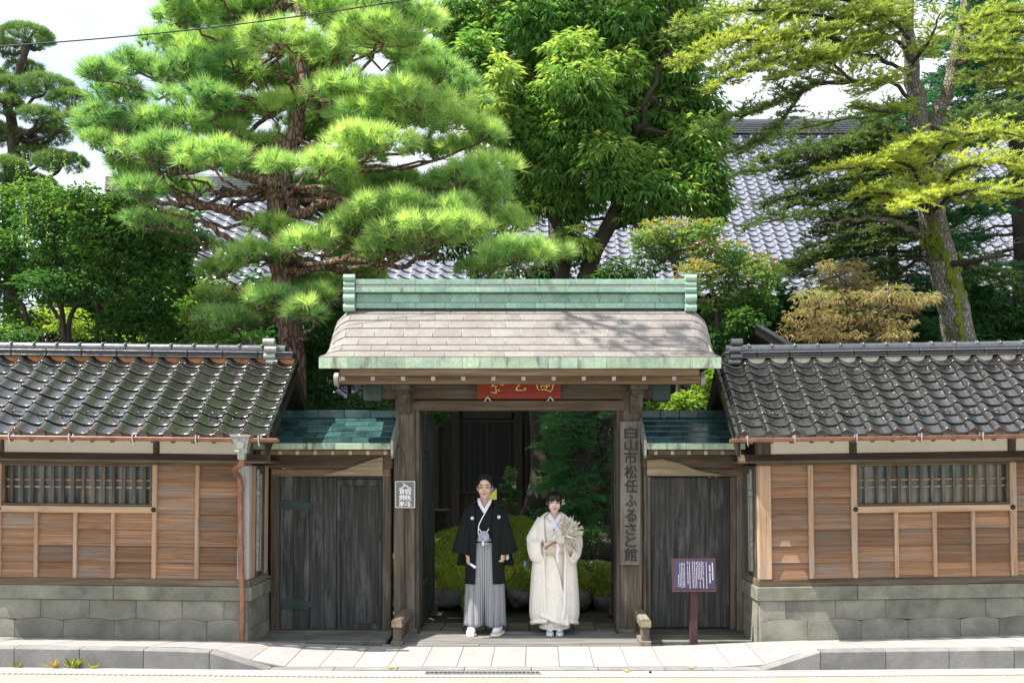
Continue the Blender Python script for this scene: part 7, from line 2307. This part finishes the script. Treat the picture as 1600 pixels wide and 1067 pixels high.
# over-kimono: open front, widening to the padded hem that is lifted in front
def robe(th, v):
    return .020 * math.sin(6 * th + .8) * v + .014 * math.sin(13 * th + 2) * v * v + .010 * math.sin(23 * th) * v ** 3
rs = interp_rings([(1.318, 0, .045, .074, .06, 2), (1.285, 0, .035, .125, .09, 2.2), (1.225, 0, .015, .185, .125, 2.4), (1.10, 0, .0, .205, .150, 2.4), (.90, 0, -.005, .222, .175, 2.3), (.66, 0, .0, .245, .200, 2.2), (.40, 0, .01, .262, .220, 2.2), (.22, 0, .015, .266, .225, 2.2), (.115, 0, .02, .245, .215, 2.2)], 40)
rs = [(z, BX + cx - .004, BY + cy, rx, ry, p) for z, cx, cy, rx, ry, p in rs]
gaps = [lerp(r_[0], [(.115, .30), (.25, .36), (.6, .44), (.86, .50), (1.0, .46), (1.12, .55), (1.225, .62), (1.318, 1.2)]) for r_ in rs]
g = G(); loft(g, rs, 84, gap=gaps, fold=robe, jag=lambda th, v: .05 * max(0, math.cos(th)) * v ** 4)
rb_ = garment('over_kimono', g, 'brocade', bride, .016)
# padded rolled edges: hem and both front edges
n_ = 84; ring = g.V
last = ring[len(ring) - (n_ + 1):]
g = G(); g.tube([(x, y, z - .004) for x, y, z in last], .024, 10); g.build('padded_hem', 'cream', bride, smooth=True)
for side_i in (0, n_):
    e = [ring[j * (n_ + 1) + side_i] for j in range(6, 40)]
    g = G(); g.tube([(x, y - .004, z) for x, y, z in e], [.010 + .010 * (i / 33) for i in range(34)], 8); g.build('front_edge', 'cream', bride, smooth=True)
# front overlap falling diagonally from the waist
g = G()
vs_, fs_ = [], []
nu_, nv_ = 14, 26
for j in range(nv_ + 1):
    v = j / nv_
    xl = -.125 - .035 * v; xr = -.02 + .165 * v ** .8
    zt = .862 - .685 * v
    for i in range(nu_ + 1):
        u = i / nu_
        x = xl + (xr - xl) * u
        ya = -.150 - .075 * v - .018 * math.sin(u * 9 + v * 3) * v + .06 * (abs(x) / .2) ** 2
        z = zt + (.05 - .11 * u) * v ** 2 + .0
        vs_.append(bl_(x, ya, z))
for j in range(nv_):
    for i in range(nu_):
        a = j * (nu_ + 1) + i; fs_.append((a, a + 1, a + nu_ + 2, a + nu_ + 1))
g.add(vs_, fs_); ov = garment('front_overlap', g, 'brocade', bride, .012)
g = G(); g.tube([vs_[j * (nu_ + 1) + nu_] for j in range(nv_ + 1)], [.006 + .012 * j / nv_ for j in range(nv_ + 1)], 8); g.build('overlap_edge', 'cream', bride, smooth=True)
g = G(); g.tube([vs_[nv_ * (nu_ + 1) + i] for i in range(nu_ + 1)], .022, 8); g.build('overlap_hem', 'cream', bride, smooth=True)
# sleeves: upper arm down, forearm across, deep bag hanging below
for s, wr in ((-1, (-.085, -.19, .985)), (1, (.135, -.18, .995))):
    path = [Vector(p) for p in wob([bl_(s * .135, .02, 1.245), bl_(s * .195, .0, 1.13), bl_(s * .222, -.04, 1.02), bl_(s * .205, -.12, .975), bl_(wr[0] + s * .045, wr[1] + .02, wr[2])], 5, 0)]
    m = len(path); n = 32
    vs_, fs_ = [], []
    for j, p in enumerate(path):
        v = j / (m - 1)
        t = (path[min(j + 1, m - 1)] - path[max(0, j - 1)]).normalized()
        sd = t.cross(Vector((0, 0, 1)))
        sd = sd.normalized() if sd.length > .25 else Vector((0, -1, 0))
        up = sd.cross(t).normalized()
        a = lerp(v, [(0, .075), (.4, .085), (.7, .075), (1, .062)])
        hang = lerp(v, [(0, .09), (.35, .12), (.6, .155), (.85, .165), (1, .13)]); top_ = lerp(v, [(0, .05), (.4, .055), (1, .042)])
        for i in range(n):
            th = 2 * math.pi * i / n
            c_, s_ = math.cos(th), math.sin(th)
            f = 1 + .06 * math.sin(4 * th + 7 * v) * v + .03 * math.sin(9 * th - 5 * v)
            q = p + sd * (a * s_ * f) + (up * top_ * c_ if c_ > 0 else (up * .4 + Vector((0, 0, .8))) * hang * c_ * f)
            vs_.append(q)
    for j in range(m - 1):
        for i in range(n):
            fs_.append((j * n + i, j * n + (i + 1) % n, (j + 1) * n + (i + 1) % n, (j + 1) * n + i))
    g = G(); g.add(vs_, fs_); sv_ = garment('sleeve', g, 'brocade' if s < 0 else 'brocade_grey', bride, .010)
    g = G(); g.tube(vs_[(m - 1) * n:] + [vs_[(m - 1) * n]], .009, 8, cap=False); g.build('sleeve_edge', 'cream', bride, smooth=True)
for s in (-1, 1):
    g = G(); c0 = Vector(bl_(s * .052, -.10, 0))
    P = [(c0.x + x, c0.y + y) for x, y in [(-.036, .12), (-.04, -.05), (-.02, -.095), (.02, -.095), (.04, -.05), (.036, .12)]]
    g.prism(P, 'z', .0, .035); ft = g.build('sandal', 'white_cloth', bride)
    g = G(); g.ell(c0 + Vector((0, -.01, .060)), (.036, .078, .030), 16, 10); g.ell(c0 + Vector((-s * .012, -.065, .052)), (.017, .026, .017), 12, 8); g.build('split_toe_sock', 'lavender', ft, smooth=True)
    g = G()
    for q in (-1, 1): g.tube([c0 + Vector((0, -.06, .078)), c0 + Vector((q * .028, -.02, .074)), c0 + Vector((q * .038, .02, .04))], .006, 6)
    g.build('sandal_strap', 'white_cloth', ft, smooth=True)
# bouquet
bq = thing('bouquet', 'bouquet of cream roses, dried palm leaves and pampas plumes in the bride hands', 'bouquet', bl_(.06, -.27, 1.02))
PV, PC = [], []
cen = np.array(bl_(.075, -.275, 1.075))
for k in range(30):
    a = R(-55 + 150 * rng.random()); el = rng.normal(-.1, .45)
    d = unit(np.array([math.cos(a), el * .6 - .1, math.sin(a)]))
    L_ = .13 + .11 * rng.random()
    n = 130
    q = rng.random((n, 1)) ** .8
    B = cen + d * L_ * (.15 + .85 * q) + rng.normal(0, .006, (n, 3))
    dd = unit(d * 1.1 + rng.normal(0, .45, (n, 3)))
    V, vv = leaves(B, dd, rng.normal(0, 1, (n, 3)), .045 * (1.1 - .5 * q[:, 0]), .008, np.clip(.35 + .5 * rng.random() + rng.normal(0, .12, n), 0, 1))
    PV.append(V); PC.append(vv)
for k in range(26):                                      # pleated palm blades
    a = R(-35 + 110 * rng.random())
    d = np.array([math.cos(a), -.15 + .2 * rng.normal(), math.sin(a)])
    V, vv = leaves(cen[None] + rng.normal(0, .01, (1, 3)), d[None], rng.normal(0, 1, (1, 3)) + [0, -1, 0], .19 + .07 * rng.random(), .028, np.array([.3 + .6 * rng.random()]))
    PV.append(V); PC.append(vv)
npmesh('plumes', np.concatenate(PV), 3, np.concatenate(PC), 'straw', bq)
for x, y, z, r_ in ((-.01, -.30, 1.085, .052), (.055, -.315, 1.055, .046), (.03, -.31, 1.12, .040)):
    PV, PC = [], []
    for ring_ in range(4):
        n = 5 + 2 * ring_; a = np.arange(n) / n * 6.28 + ring_
        C = np.tile([bl_(x, y, z)], (n, 1)) + np.stack([np.cos(a), 0 * a - .3, np.sin(a)], 1) * r_ * .10
        d = np.stack([np.cos(a) * (.35 + .25 * ring_), -1.3 + .35 * ring_ + 0 * a, np.sin(a) * (.35 + .25 * ring_)], 1)
        V, vv = leaves(C, d, np.stack([-np.cos(a), 0 * a - .6, -np.sin(a)], 1), r_ * (.75 + .12 * ring_), r_ * .95, np.clip(.80 + rng.normal(0, .06, n), 0, 1), .1)
        PV.append(V); PC.append(vv)
    rose = npmesh('rose', np.concatenate(PV), 3, np.concatenate(PC), 'straw', bq)
    g = G(); g.ell(bl_(x, y + .004, z), (r_ * .55, r_ * .45, r_ * .55), 14, 10); g.build('rose_heart', 'cream', rose, smooth=True)
g = G(); g.tube([bl_(-.005, -.295, 1.10), bl_(-.012, -.31, 1.165)], [.010, .007], 8); g.build('spadix', 'warm_x', bq, smooth=True)
g = G(); g.tube([bl_(.03, -.275, 1.04), bl_(-.04, -.262, .995), bl_(-.12, -.25, .935)], [.012, .009, .006], 8); g.build('stems', 'cane', bq, smooth=True)
g = G(); sheetband(g, [bl_(.02, -.285, 1.0), bl_(.035, -.29, .95), bl_(.02, -.285, .88), bl_(.03, -.28, .80)], .022, (0, -1, 0), .003); g.build('ribbon', 'white_cloth', bq)
V, vv = leaves(np.array([bl_(-.10, -.262, .94)] * 14), rng.normal(0, 1, (14, 3)) * [1, .5, .8] + [-.4, -.3, -.5], rng.normal(0, 1, (14, 3)), .05, .016, np.clip(.6 + rng.normal(0, .2, 14), 0, 1))
npmesh('dried_leaves', V, 3, vv, 'straw', bq)
